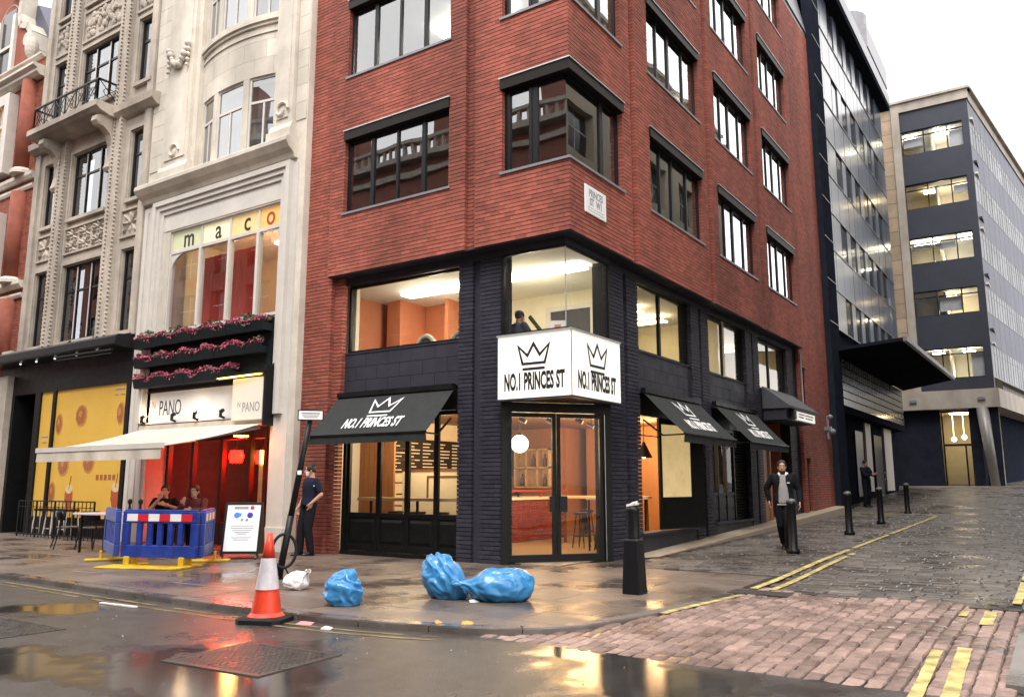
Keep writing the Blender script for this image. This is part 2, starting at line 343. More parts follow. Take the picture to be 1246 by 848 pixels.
def text_mb(s, size, bold=0., xs=1., depth=.004, spacing=1.0):
    cu = bpy.data.curves.new('t', 'FONT'); cu.body = s; cu.size = size; cu.offset = bold; cu.extrude = depth/2; cu.align_x = 'CENTER'; cu.align_y = 'CENTER'; cu.space_character = spacing; cu.resolution_u = 3
    o = bpy.data.objects.new('t', cu); COL.objects.link(o); dg = bpy.context.evaluated_depsgraph_get(); dg.update()
    me = bpy.data.meshes.new_from_object(o.evaluated_get(dg)); mb = MB()
    mb.add([(v.co.x*xs, v.co.y, v.co.z) for v in me.vertices], [tuple(p.vertices) for p in me.polygons])
    bpy.data.objects.remove(o); bpy.data.curves.remove(cu); bpy.data.meshes.remove(me); return mb
def stroke(pts, w, depth=.004, closed=True):
    """a line drawing of constant width, raised by depth"""
    mb = MB(); P = [Vector((x, y)) for x, y in pts]; n = len(P); A = []; B = []
    for i in range(n):
        a = P[(i-1) % n] if closed or i else None; c = P[(i+1) % n] if closed or i < n-1 else None; b = P[i]
        d1 = (b-a).normalized() if a is not None else (c-b).normalized(); d2 = (c-b).normalized() if c is not None else d1
        nn = Vector((-d1.y-d2.y, d1.x+d2.x)); nn = nn.normalized(); k = min(2.2, 1/max(.3, nn.dot(Vector((-d1.y, d1.x)))))
        A.append(b+nn*w/2*k); B.append(b-nn*w/2*k)
    for i in range(n if closed else n-1):
        j = (i+1) % n; q = [A[i], A[j], B[j], B[i]]
        mb.prism([(p.x, p.y, 0) for p in q], (0, 0, depth))
    return mb
def frame_mtx(o, x, y):
    """matrix that puts drawing x/y along world vectors x, y at o"""
    x = Vector(x).normalized(); y = Vector(y).normalized(); z = x.cross(y); return Matrix(((x.x, y.x, z.x, o[0]), (x.y, y.y, z.y, o[1]), (x.z, y.z, z.z, o[2]), (0, 0, 0, 1)))
def crown_mb(w, lw):
    h = w*.62
    pts = [(-w*.36, -h*.38), (w*.36, -h*.38), (w*.5, h*.42), (w*.2, -h*.02), (0, h*.5), (-w*.2, -h*.02), (-w*.5, h*.42)]
    a = stroke(pts, lw); b = stroke([(-w*.36, -h*.62), (w*.36, -h*.62)], lw, closed=False); a.add(b.v, b.f); return a
def plane_ring(a, b, w0, w1): pass

def zg(y):
    if y < 6.5: return .05
    if y < 8.7: return .05+.065*(y-6.5)/2.2
    if y < 12: return .115+.005*(y-8.7)/3.3
    if y < 30: return .12+.02*(y-12)
    if y < 50: return .48+.0425*(y-30)
    return 1.33+.03*(y-50)

def strips(mb, x0, x1, ys, dz=0., zf=zg, nx=1):
    for a, b in zip(ys[:-1], ys[1:]):
        for i in range(nx):
            p = x0+(x1-x0)*i/nx; q = x0+(x1-x0)*(i+1)/nx
            mb.poly([(p, a, zf(a)+dz), (q, a, zf(a)+dz), (q, b, zf(b)+dz), (p, b, zf(b)+dz)])

# ------------------------------------------------------------------ ground, roads, pavement
g = MB().poly([(-400, -400, -.06), (400, -400, -.06), (400, 400, -.06), (-400, 400, -.06)])
struct('ground', g, 'tarmac')
road = MB(); road.poly([(-70, -9, .05), (60, -9, .05), (60, 6.9, .05), (-70, 6.9, .05)])
main_road = struct('main_road', road, 'tarmac')
K = [(-60, 6.6), (-14, 6.37), (-10.6, 6.24), (-8.3, 6.2), (-6.33, 6.25), (-5.4, 6.46), (-4.87, 6.62), (-4.43, 6.87), (-4.1, 7.27), (-3.92, 7.93), (-3.76, 8.7), (-3.66, 9.8), (-3.62, 11.0)]
def resample(P, step):
    out = [Vector(P[0])]; acc = 0
    for a, b in zip(P[:-1], P[1:]):
        a = Vector(a); b = Vector(b); L = (b-a).length; n = max(1, int(round(L/step)))
        out += [a+(b-a)*(i+1)/n for i in range(n)]
    return out
def chaikin(P, it=2):
    P = [Vector(p) for p in P]
    for _ in range(it):
        Q = [P[0]]
        for a, b in zip(P[:-1], P[1:]): Q += [a*.75+b*.25, a*.25+b*.75]
        P = Q+[P[-1]]
    return P
KS = chaikin(K, 2)
def off(P, d):
    out = []
    for i, p in enumerate(P):
        t = (P[min(i+1, len(P)-1)]-P[max(i-1, 0)]).normalized(); out.append(p+Vector((-t.y, t.x))*d)
    return out
KIN = off(KS, .16)
pave_poly = [(p.x, p.y) for p in KIN if p.x > -30]+[(-3.79, 12.6), (-6.95, 12.6), (-6.95, 13.3), (-8.25, 11.88), (-30, 11.88)]
pb = MB(); pb.prism([(x, y, .02) for x, y in pave_poly], (0, 0, .085))
pavement = struct('pavement', pb, 'sett_joint')
# kerb: one stone after another
kerb_pts = []
acc = 0; L = .95; cur = [KS[0]]
def along(P, s):
    for a, b in zip(P[:-1], P[1:]):
        l = (b-a).length
        if s <= l: return a+(b-a)*s/l
        s -= l
    return P[-1]
total = sum((b-a).length for a, b in zip(KS[:-1], KS[1:])); s0 = total-31
kb = struct('kerb', MB().prism([(p.x, p.y, .0) for p in off(KS, .02)]+[(p.x, p.y, .0) for p in off(KS, .155)[::-1]], (0, 0, .10)), 'sett_joint')
i = 0
while s0 < total-.05:
    ln = min(random.uniform(.8, 1.0), total-s0); a = []; b = []
    for k in range(4):
        s = s0+.006+(ln-.012)*k/3; p = along(KS, s); q = along(KS, min(total, s+.02)); t = (q-p).normalized() if (q-p).length > 1e-6 else Vector((0, 1)); nrm = Vector((-t.y, t.x))
        a.append(p); b.append(p+nrm*.157)
    zt = .122+random.uniform(-.003, .003); ring = [(p.x, p.y) for p in a]+[(p.x, p.y) for p in b[::-1]]
    mb = MB(); n = len(ring); c = Vector((sum(x for x, y in ring)/n, sum(y for x, y in ring)/n))
    top = [tuple(Vector(p)+(c-Vector(p)).normalized()*.012) for p in ring]
    mb.loft([[(x, y, -.02) for x, y in ring], [(x, y, zt-.014) for x, y in ring], [(x, y, zt) for x, y in top]])
    ob('kerb_stone', mb, 'kerb_stone', kb); s0 += ln; i += 1
# paving slabs clipped to the pavement outline
def clip(poly, x0, x1, y0, y1):
    for ax, v, sgn in ((0, x0, 1), (0, x1, -1), (1, y0, 1), (1, y1, -1)):
        out = []
        for p, q in zip(poly, poly[1:]+poly[:1]):
            a = (p[ax]-v)*sgn; b = (q[ax]-v)*sgn
            if a >= 0: out.append(p)
            if (a >= 0) != (b >= 0):
                t = a/(a-b); out.append((p[0]+(q[0]-p[0])*t, p[1]+(q[1]-p[1])*t))
        poly = out
        if len(poly) < 3: return []
    return poly
def area(P): return abs(sum(a[0]*b[1]-b[0]*a[1] for a, b in zip(P, P[1:]+P[:1])))/2
y = 5.9; row = 0
while y < 13.3:
    d = random.choice((.62, .68, .74)); x = -29.5+random.uniform(0, .8)
    while x < -3.6:
        l = random.uniform(.72, 1.12); P = clip(pave_poly, x+.004, x+l-.004, y+.004, y+d-.004)
        if P and area(P) > .03:
            z = .12+random.uniform(-.0025, .0025); tx = random.uniform(-.0025, .0025); ty = random.uniform(-.0025, .0025)
            f = lambda p: z+tx*(p[0]-x)+ty*(p[1]-y)
            mb = MB(); c = (sum(p[0] for p in P)/len(P), sum(p[1] for p in P)/len(P))
            ins = [(p[0]+(c[0]-p[0])*.012, p[1]+(c[1]-p[1])*.012) for p in P]
            mb.loft([[(p[0], p[1], .09) for p in P], [(p[0], p[1], f(p)-.005) for p in P], [(p[0], p[1], f(p)) for p in ins]])
            ob('paving_slab', mb, 'slab', pavement)
        x += l
    y += d; row += 1
# side street: bed, setts
bed = MB(); ys = [6.45, 7, 7.6, 8.2, 8.7, 10, 12, 16, 20, 25, 30, 36, 43, 50, 60, 80, 120]
strips(bed, -7.2, 6, ys[6:], -.02); strips(bed, -5.6, -.4, ys[:7], -.018)
side = struct('side_street', bed, 'sett_joint')
def pip(x, y, P):
    c = False
    for a, b in zip(P, P[1:]+P[:1]):
        if (a[1] > y) != (b[1] > y) and x < (b[0]-a[0])*(y-a[1])/(b[1]-a[1])+a[0]: c = not c
    return c
full_pave = [(p.x, p.y) for p in KS]+[(-3.62, 12.6), (-60, 12.6)]
def sett_mesh(lx, ly, h=.09):
    mb = MB(); j = lambda a: random.uniform(-a, a); w = .5
    base = [(-lx/2, -ly/2), (0, -ly/2+j(.006)), (lx/2, -ly/2), (lx/2, 0), (lx/2, ly/2), (0, ly/2+j(.006)), (-lx/2, ly/2), (-lx/2, 0)]
    base = [(x+j(.006), y+j(.006)) for x, y in base]; 
    r1 = [(x, y, -h) for x, y in base]; r2 = [(x, y, -.014+j(.003)) for x, y in base]; r3 = [(x*.84, y*.9, -.002+j(.003)) for x, y in base]
    r2 = [(x, y, z-.004) for x, y, z in r2]; mb.loft([r1, r2, r3], caps=False); b = len(mb.v); mb.v.append((0, 0, .004)); mb.f += [(b-8+k, b-8+(k+1) % 8, b) for k in range(8)]
    return mb
pink = [sett_mesh(.125, .205).mesh('sett', 'sett_pink', False) for _ in range(8)]
cnt = 0; rest = MB(); cx_ = -5.4; col = 0
cand = []
while cx_ < -.5:
    y = 6.55+.012*math.sin(cx_*5); w = random.uniform(.112, .142)
    while y < 11.1:
        l = random.uniform(.165, .25); xm, ym = cx_+w/2, y+l/2
        if not pip(xm+.0, ym, full_pave) and ym < 11.0+.18*math.sin(xm*3):
            cand.append((xm, ym, w, l))
        y += l+.013
    cx_ += w+.010
cand.sort(key=lambda c: math.hypot(c[0], c[1]))
for n_, (xm, ym, w, l) in enumerate(cand):
    z = zg(ym)+random.uniform(-.006, .006); rz = random.uniform(-.05, .05)
    if n_ < 300:
        o = link('sett', pink[n_ % 8], side); o.location = (xm, ym, z+.004); o.rotation_euler = (random.uniform(-.02, .02)+.05*(ym < 8.6), random.uniform(-.03, .03), rz); o.scale = (w/.125, l/.205, 1)
    else:
        t = sett_mesh(w, l); t.xf(Matrix.Translation((xm, ym, z+.004)) @ Matrix.Rotation(rz, 4, 'Z')); rest.add(t.v, t.f)
if rest.v: ob('pink_setts', rest, 'sett_pink', side, False, kind='stuff')
gm = MB(); y = 11.0
while y < 62:
    d = random.uniform(.17, .23) if y < 30 else .3
    x = -6.35 if y < 30 else -6.9; x += random.uniform(0, .2)
    xr = -.52 if y < 48 else 3
    while x < xr:
        l = random.uniform(.24, .40) if y < 30 else random.uniform(.35, .6)
        if not (y < 12.6 and x < -3.7):
            zz = zg(y+d/2)+random.uniform(-.008, .008); j = lambda: random.uniform(-.006, .006)
            P = [(x+j(), y+j()), (x+l-.014+j(), y+j()), (x+l-.014+j(), y+d-.014+j()), (x+j(), y+d-.014+j())]
            c = (x+l/2, y+d/2); I = [(p[0]*.88+c[0]*.12, p[1]*.85+c[1]*.15) for p in P]
            sl = (zg(y+d)-zg(y))/d; gm.loft([[(p[0], p[1], zz-.05) for p in P], [(p[0], p[1], zz-.012+sl*(p[1]-c[1])) for p in P], [(p[0], p[1], zz+sl*(p[1]-c[1])+random.uniform(-.003, .003)) for p in I]])
        x += l
    y += d
ob('grey_setts', gm, 'sett_grey', side, False, kind='stuff')
# opposite footway of the side street
rp_ = MB(); X0 = -.5
for a, b in zip(ys[1:-1], ys[2:]):
    if b > 48: break
    z0, z1 = zg(a)+.03, zg(b)+.03
    rp_.add([(X0, a, z0-.12), (2.2, a, z0-.12), (2.2, b, z1-.12), (X0, b, z1-.12), (X0, a, z0), (2.2, a, z0), (2.2, b, z1), (X0, b, z1)], [(4, 5, 6, 7), (0, 1, 5, 4), (3, 0, 4, 7), (1, 2, 6, 5), (2, 3, 7, 6)])
struct('far_footway', rp_, 'grey_flag')
# painted lines, broken where they cross the joints
def paint(pts, w, dz, name, par, step=.3, gap=.012, zf=zg, miss=.0, m='yellow_line'):
    P = resample(pts, step); mb = MB()
    for a, b in zip(P[:-1], P[1:]):
        if random.random() < miss: continue
        t = (b-a).normalized(); n = Vector((-t.y, t.x))*w/2; a2 = a+t*gap/2; b2 = b-t*gap/2
        wj = lambda: random.uniform(.9, 1.06)
        q = [a2+n*wj(), a2-n*wj(), b2-n*wj(), b2+n*wj()]
        mb.prism([(p.x, p.y, zf(p.y)+dz) for p in q], (0, 0, .0015))
    return ob(name, mb, m, par)
KY = [p for p in KS if -30 < p.x < -5.2 and p.y < 6.7]
flat = lambda y: .05
paint([tuple(p) for p in off(KY, -.20)], .05, .003, 'yellow_line', main_road, .3, 0, flat, .12, 'yellow_worn')
paint([tuple(p) for p in off(KY, -.36)], .05, .003, 'yellow_line', main_road, .3, 0, flat, .12, 'yellow_worn')
paint([(-3.75, 8.45), (-3.52, 10.25)], .09, .013, 'yellow_line', side, .25, .015)
paint([(-3.56, 8.6), (-3.34, 10.2)], .07, .013, 'yellow_line', side, .25, .02, miss=.45)
paint([(-3.58, 11.0), (-3.66, 15), (-3.6, 22), (-3.56, 28.6), (-3.62, 29.6), (-3.9, 30.0), (-4.6, 30.2), (-6.2, 30.3)], .10, .013, 'yellow_line', side, .3, .01, miss=.02)
paint([(-3.33, 11.0), (-3.42, 15), (-3.42, 16.4)], .09, .013, 'yellow_line', side, .3, .012, miss=.03)
paint([(-.80, 6.4), (-.86, 8.2)], .11, .013, 'yellow_line', side, .18, .0, miss=.03)
paint([(-1.0, 6.3), (-1.05, 8.0)], .09, .013, 'yellow_line', side, .18, .0, miss=.03)
paint([(-.80, 9.5), (-.82, 10.5)], .12, .013, 'yellow_line', side, .18, .0, miss=.03)
paint([(-.62, 11.3), (-.62, 14.6)], .10, .013, 'yellow_line', side, .18, .0, miss=.03)
paint([(-1.05, 9.8), (-1.05, 10.4)], .08, .013, 'yellow_line', side, .18, .0, miss=.03)
dm = MB()
for x0, x1, y0, y1 in ((-3.75, -3.0, 10.45, 10.85), (-1.05, -.55, 10.7, 11.1)):
    dm.box(x0, x1, y0, y1, zg(y0)+.0, zg(y0)+.016)
ob('tar_patch', dm, 'tarmac', side)
# iron covers let into the carriageway
def cover(name, c, lx, ly, rz, label, pattern):
    t = thing(name, (c[0], c[1], .05), label, 'drain cover', rz=rz)
    fr = MB(); 
    for a in ((-lx/2-.04, lx/2+.04, -ly/2-.04, -ly/2), (-lx/2-.04, lx/2+.04, ly/2, ly/2+.04), (-lx/2-.04, -lx/2, -ly/2, ly/2), (lx/2, lx/2+.04, -ly/2, ly/2)): fr.box(*a, -.03, .008)
    ob('rim', fr, 'cover_iron', t, world=False)
    for sx in (-1, 1):
        pl = MB(); x0, x1 = (-lx/2+.006, -.006) if sx < 0 else (.006, lx/2-.006)
        pl.box(x0, x1, -ly/2+.006, ly/2-.006, -.03, .006)
        q = ob('plate', pl, 'cover_iron', t, world=False)
        rb = MB(); k = 0; yy = -ly/2+.04
        while yy < ly/2-.03:
            xx = x0+.03+(.02 if k % 2 else 0)
            while xx < x1-.04: rb.box(xx, xx+.035, yy, yy+.012, .004, .0085); xx += .055
            yy += .034; k += 1
        ob('tread', rb, 'cover_iron', q, kind='stuff')
    return t
cover('manhole_cover', (-5.82, 4.72), 1.05, .86, R(4), 'large two-piece iron cover with raised tread in the wet road', 1)
cover('road_grating', (-9.35, 4.25), 1.6, .55, R(0), 'ribbed iron cover set in the wet road by the edge of the lane', 1)

# ------------------------------------------------------------------ helpers for facades
def cells(u0, u1, z0, z1, ops):
    us = sorted({u0, u1, *[min(max(v, u0), u1) for o in ops for v in o[:2]]}); zs = sorted({z0, z1, *[min(max(v, z0), z1) for o in ops for v in o[2:]]})
    for a, b in zip(us[:-1], us[1:]):
        for c, d in zip(zs[:-1], zs[1:]):
            if not any(o[0]-1e-6 <= a and b <= o[1]+1e-6 and o[2]-1e-6 <= c and d <= o[3]+1e-6 for o in ops): yield a, b, c, d
def wall(mb, fr, u0, u1, z0, z1, ops, d0, d1):
    for a, b, c, d in cells(u0, u1, z0, z1, ops): fr.box(mb, a, b, d0, d1, c, d)
def bricks(fr, u0, u1, z0, z1, ops, emit, course=.0765, L=.225, gap=.003, bed=.0125, depth=.1, front=0.):
    n = int(round((z1-z0)/course)); c = (z1-z0)/n
    for r in range(n):
        a = z0+r*c+bed/2; b = z0+(r+1)*c-bed/2; m = (a+b)/2
        spans = [(u0, u1)]
        for o in ops:
            if o[2] < m < o[3]:
                ns = []
                for p, q in spans:
                    if o[1] <= p or o[0] >= q: ns.append((p, q)); continue
                    if o[0] > p: ns.append((p, o[0]))
                    if o[1] < q: ns.append((o[1], q))
                spans = ns
        for p, q in spans:
            u = u0+math.floor((p-u0)/L)*L-(L/2 if r % 2 else 0)
            while u < q:
                s, e = max(u, p), min(u+L, q)
                if e-s > .001: emit(s+gap/2 if s > p else s-.004, e-gap/2 if e < q else e+.004, front-depth, front+random.uniform(-.0025, .0025), a, b)
                u += L
def window(fr, par, u0, u1, z0, z1, lights, d=-.10, fw=.05, fm='frame_dark', gm='glass_office', mull=.05, th=.06, sill=None, head=None, transom=None, thick=()):
    """frame mesh with one pane per light; lights are fractions where the mullions stand"""
    mb = MB()
    fr.box(mb, u0, u0+fw, d-th, d, z0, z1); fr.box(mb, u1-fw, u1, d-th, d, z0, z1)
    fr.box(mb, u0+fw, u1-fw, d-th, d, z0, z0+fw); fr.box(mb, u0+fw, u1-fw, d-th, d, z1-fw, z1)
    xs = [u0+fw]+[u0+(u1-u0)*t for t in lights]+[u1-fw]
    for k, x in enumerate(xs[1:-1]):
        w = mull*(1.8 if k in thick else 1); fr.box(mb, x-w/2, x+w/2, d-th, d+.004, z0+fw, z1-fw)
    if transom:
        for a, b in zip(xs[:-1], xs[1:]): fr.box(mb, a+mull/2, b-mull/2, d-th, d-.004, transom-.03, transom+.03)
    w = ob('window', mb, fm, par)
    for a, b in zip(xs[:-1], xs[1:]):
        for c, e in (((z0+fw, z1-fw),) if not transom else ((z0+fw, transom-.03), (transom+.03, z1-fw))):
            p = MB(); q = [fr.P(a, d-th*.5, c), fr.P(b, d-th*.5, c), fr.P(b, d-th*.5, e), fr.P(a, d-th*.5, e)]
            p.poly(q); ob('pane', p, gm, w)
    if sill:
        m = MB(); fr.box(m, u0-.04, u1+.04, d-th, sill[0], z0-sill[1], z0-.002); ob('sill', m, sill[2], w)
    if head:
        m = MB(); fr.box(m, u0-.01, u1+.01, d-th, head[0], z1+.002, z1+head[1]); ob('head_panel', m, 'head_panel', w)
        m = MB(); fr.box(m, u0-.03, u1+.03, d, head[0]+.02, z1+head[1]+.001, z1+head[1]+.022); ob('drip_strip', m, 'metal_strip', w)
    return w

# ------------------------------------------------------------------ the corner brick building
BB = thing('brick_building', (-9, 12, .12), 'red brick corner office block over a dark painted cafe frontage', 'building')
UL, UR = Fr('L', 11.53), Fr('R', -6.6)              # upper faces
GL, GR = Fr('L', 11.83), Fr('R', -6.9)              # recessed lower faces
ZS, ZT = 5.75, 18.3
FLOORS = [(7.07, 8.66), (10.12, 11.69), (13.16, 14.73), (16.2, 17.77)]
HD = .22
opsL = [(-12.06, -9.25, a, b+HD) for a, b in FLOORS]; opsC = [(-8.02, -6.6, a, b+HD) for a, b in FLOORS]; opsCR = [(11.53, 13.62, a, b+HD) for a, b in FLOORS]
RW = [(14.9, 17.87), (18.95, 21.87), (22.97, 25.8)]
opsR = [(u, v, a, b+HD) for u, v in RW for a, b in FLOORS]
back = MB()
for fr, u0, u1, ops in ((UL, -12.45, -8.86, opsL), (UL, -8.62, -6.7, opsC), (UR, 11.63, 14.0, opsCR), (UR, 14.24, 18.24, opsR), (UR, 18.50, 22.26, opsR), (UR, 22.52, 26.35, opsR)):
    wall(back, fr, u0, u1, ZS+.01, ZT, ops, -.30, -.012)
for fr, a, b in ((UL, -8.86, -8.62), (UR, 14.0, 14.24), (UR, 18.24, 18.50), (UR, 22.26, 22.52)): fr.box(back, a, b, -.30, -.115, ZS+.01, ZT)
SL = Fr('L', 11.66); SR = Fr('R', -6.78)
wall(back, SL, -13.24, -12.45, .1, ZT, [], -.25, -.012); wall(back, SR, 26.4, 30.15, .3, ZT, [(26.75, 27.15, 3.9, 5.2), (26.7, 27.2, .3, 2.3)], -.25, -.012)
wl = ob('wall', back, 'mortar', BB)
bw = MB(); single = []
def emit_to(fr, sel=None):
    def e(a, b, d0, d1, z0, z1):
        if sel and z1 < 6.86 and len(single) < 300: single.append((fr, a, b, d0, d1, z0, z1)); return
        fr.box(bw, a, b, d0, d1, z0, z1)
    return e
bricks(UL, -8.62, -6.6, ZS, ZT, opsC, emit_to(UL, True)); bricks(UR, 11.63, 14.0, ZS, ZT, opsCR, emit_to(UR, True))
bricks(UL, -12.45, -8.86, ZS, ZT, opsL, emit_to(UL))
for u0, u1 in ((14.24, 18.24), (18.50, 22.26), (22.52, 26.35)): bricks(UR, u0, u1, ZS, ZT, opsR, emit_to(UR))
bricks(SL, -13.24, -12.45, .12, ZT, [], emit_to(SL)); bricks(SR, 26.4, 30.15, .45, ZT, [(26.75, 27.15, 3.9, 5.2), (26.7, 27.2, .3, 2.3)], emit_to(SR))
for fr, a, b in ((UL, -8.86, -8.62), (UR, 14.0, 14.24), (UR, 18.24, 18.50), (UR, 22.26, 22.52)): bricks(fr, a, b, ZS, ZT, [], emit_to(fr), front=-.10, depth=.015)
SL2 = Fr('L', 11.76); bricks(SL2, -12.45, -12.2, .12, ZS, [], emit_to(SL2), depth=.12)
ob('brickwork', bw, 'brick', wl, kind='stuff')
for fr, a, b, d0, d1, z0, z1 in single:
    mb = MB(); fr.box(mb, a, b, d0, d1, z0, z1); ob('brick', mb, 'brick', wl)
so = MB()      # soffit of the overhang and the lintel behind it
so.box(-12.45, -6.62, 11.55, 11.83, ZS-.02, ZS+.008); so.box(-6.9, -6.62, 11.83, 26.38, ZS-.02, ZS+.008)
GL.box(so, -12.2, -8.2, -.3, -.002, 5.6, ZS-.021); GR.box(so, 13.42, 26.6, -.3, -.002, 5.6, ZS-.021)
so.box(-8.2, -6.84, 11.78, 11.9, 5.605, ZS-.021); so.box(-6.95, -6.84, 11.9, 13.42, 5.605, ZS-.021)
ob('soffit', so, 'dark_paint', BB)
rf = MB(); rf.box(-13.2, -6.8, 11.7, 30.1, ZT, ZT+.2); ob('roof', rf, 'lead_grey', BB)
top = MB(); top.box(-13.2, -7.0, 12.1, 30.0, ZT+.2, ZT+3.0); ob('attic_storey', top, 'lead_grey', BB)
at = MB(); at.prism([(-6.75, 22, ZT+.2), (-6.75, 30.1, ZT+.2), (-7.3, 30.1, ZT+3.2), (-7.3, 22, ZT+3.2)], (-.1, 0, 0)); ob('attic_cladding', at, 'lead_grey', BB)
# upper windows
for i, (a, b) in enumerate(FLOORS):
    window(UL, BB, -12.06, -9.25, a, b, (.255, .5, .745), sill=(.025, .05, 'lead_grey'), head=(.035, HD-.02), thick=(0, 2))
    for u, v in RW: window(UR, BB, u, v, a, b, (.24, .46, .74), sill=(.02, .05, 'lead_grey'), head=(.035, HD-.02), thick=(1,))
    # corner window: glass meets glass
    w = MB(); d = -.10
    UL.box(w, -8.02, -7.96, d-.06, d, a, b); UL.box(w, -7.42, -7.30, d-.06, d, a+.05, b-.05); UL.box(w, -7.96, -6.76, d-.06, d, a, a+.05); UL.box(w, -7.96, -6.76, d-.06, d, b-.05, b)
    UL.box(w, -7.96, -7.90, d-.05, d+.012, a+.05, b-.05); UL.box(w, -7.48, -7.42, d-.05, d+.012, a+.05, b-.05)
    UR.box(w, 13.56, 13.62, d-.06, d, a, b); UR.box(w, 12.86, 12.98, d-.06, d, a+.05, b-.05); UR.box(w, 11.69, 13.56, d-.06, d, a, a+.05); UR.box(w, 11.69, 13.56, d-.06, d, b-.05, b)
    w = ob('window', w, 'frame_dark', BB)
    for p, q in ((-7.90, -7.48), (-7.30, -6.73)): ob('pane', MB().poly([UL.P(p, d-.03, a+.05), UL.P(q, d-.03, a+.05), UL.P(q, d-.03, b-.05), UL.P(p, d-.03, b-.05)]), 'glass_office', w)
    for p, q in ((11.66, 12.86), (12.98, 13.56)): ob('pane', MB().poly([UR.P(p, d-.03, a+.05), UR.P(q, d-.03, a+.05), UR.P(q, d-.03, b-.05), UR.P(p, d-.03, b-.05)]), 'glass_office', w)
    m = MB(); UL.box(m, -8.04, -6.56, -.16, .04, b+.002, b+HD-.02); UR.box(m, 11.695, 13.64, -.16, .04, b+.002, b+HD-.02); ob('head_panel', m, 'head_panel', w)
    m = MB(); UL.box(m, -8.06, -6.54, -.1, .06, b+HD-.019, b+HD+.003); UR.box(m, 11.635, 13.66, -.1, .06, b+HD-.019, b+HD+.003); ob('drip_strip', m, 'metal_strip', w)
    m = MB(); UL.box(m, -8.06, -6.57, -.16, .03, a-.05, a-.002); UR.box(m, 11.695, 13.66, -.16, .03, a-.05, a-.002); ob('sill', m, 'lead_grey', w)
    # the office behind
    fl = MB(); fl.box(-13.1, -6.95, 11.9, 26.3, a-.95, a-.9); ob('interior_floor', fl, 'carpet', BB)
    ce = MB(); ce.box(-13.1, -6.95, 11.9, 26.3, b+.06, b+.1); ob('interior_ceiling', ce, 'office_ceiling', BB)
    iw = MB(); iw.box(-13.1, -13.0, 11.95, 26.3, a-.9, b+.06); iw.box(-13.0, -10.6, 16.5, 16.6, a-.9, b+.06); iw.box(-10.7, -10.6, 16.6, 26.3, a-.9, b+.06); iw.box(-10.6, -6.95, 26.2, 26.3, a-.9, b+.06)
    ob('interior_wall', iw, 'office_wall', BB)
    lit = {0: [], 1: [(-10.4, 13.3), (-9.6, 13.3), (-7.6, 13.3), (-8.5, 19.6)], 2: [(-10.4, 13.3), (-8.2, 16), (-8.5, 20), (-8.5, 24)], 3: [(-8.2, 16), (-8.5, 24)]}[i]
    for x, y in lit: lp = MB(); lp.box(x-.6, x+.6, y-.16, y+.16, b-.10, b-.07); ob('ceiling_light', lp, 'lamp_cool', BB)
# narrow stair slots in the end strip
for z in (3.9, 7.6, 10.6, 13.6):
    s = MB(); SR.box(s, 26.5, 26.62, .005, .03, z, z+1.7); ob('vertical_rail', s, 'lead_grey', BB)
window(SR, BB, 26.75, 27.15, 3.9, 5.2, (), d=-.06, fw=.04)
dr = MB(); SR.box(dr, 26.7, 27.2, -.2, -.12, .35, 2.3); ob('side_door', dr, 'black_paint', BB)

# lower level: piers of dark painted brick
def pier(fr, u0, u1, z0, grooves, z1=5.6):
    core = MB(); fr.box(core, u0+.01, u1-.01, -.32, -.10, z0, z1); p = ob('pier', core, 'dark_mortar', BB)
    mb = MB(); e = lambda a, b, d0, d1, q0, q1: fr.box(mb, a, b, d0, d1, q0, q1)
    us = [u0]+[x for gq in grooves for x in gq]+[u1]
    for a, b in zip(us[0::2], us[1::2]): bricks(fr, a, b, z0, z1, [], e, depth=.095)
    for a, b in grooves: fr.box(mb, a, b, -.11, -.075, z0, z1)
    q = ob('pier_brickwork', mb, 'dark_brick', p, kind='stuff')
pier(GL, -9.2, -8.2, .12, [(-8.88, -8.70)])
pier(GR, 13.42, 14.75, .13, [(14.1, 14.25)]); pier(GR, 17.6, 18.7, .2, [(18.08, 18.22)]); pier(GR, 21.5, 22.6, .28, [(21.98, 22.12)]); pier(GR, 25.4, 26.4, .34, [])
SPL = MB(); GL.box(SPL, -12.2, -9.2, -.3, -.06, 3.3, 4.12)
for z in (3.3, 3.575, 3.85):
    x = -12.2-(.3 if z == 3.575 else 0)
    while x < -9.2: GL.box(SPL, max(x, -12.2)+.004, min(x+.6, -9.2)-.004, -.07, -.045, z+.004, z+.271); x += .6
ob('spandrel_panel', SPL, 'dark_paint', BB)
for u0, u1 in ((14.75, 17.6), (18.7, 21.5), (22.6, 25.4)):
    m = MB(); GR.box(m, u0, u1, -.3, -.06, 3.3, 4.12)
    for z in (3.3, 3.575, 3.85):
        x = u0-(.3 if z == 3.575 else 0)
        while x < u1: GR.box(m, max(x, u0)+.003, min(x+.6, u1)-.003, -.07, -.05, z+.003, z+.272); x += .6
    ob('spandrel_panel', m, 'dark_paint', BB)
# mezzanine windows
def mezz(fr, u0, u1, lights): return window(fr, BB, u0, u1, 4.15, 5.58, lights, d=-.12, fw=.055, fm='black_paint', gm='glass_clear', mull=.09, sill=(-.03, .03, 'dark_paint'))
mezz(GL, -12.2, -9.2, ())
for u0, u1 in ((14.75, 17.6), (18.7, 21.5), (22.6, 25.4)): mezz(GR, u0, u1, (.47,))
w = MB(); VX, VY = -6.84, 11.78
w.box(-8.2, -8.14, VY, VY+.08, 4.12, 5.6); w.box(VX-.08, VX, 13.36, 13.42, 4.12, 5.6)
w.box(-8.14, VX, VY, VY+.06, 4.08, 4.14); w.box(VX-.06, VX, VY+.06, 13.36, 4.08, 4.14); w.box(-8.14, VX, VY, VY+.05, 5.56, 5.604); w.box(VX-.05, VX, VY+.05, 13.36, 5.56, 5.604)
w = ob('corner_window', w, 'black_paint', BB)
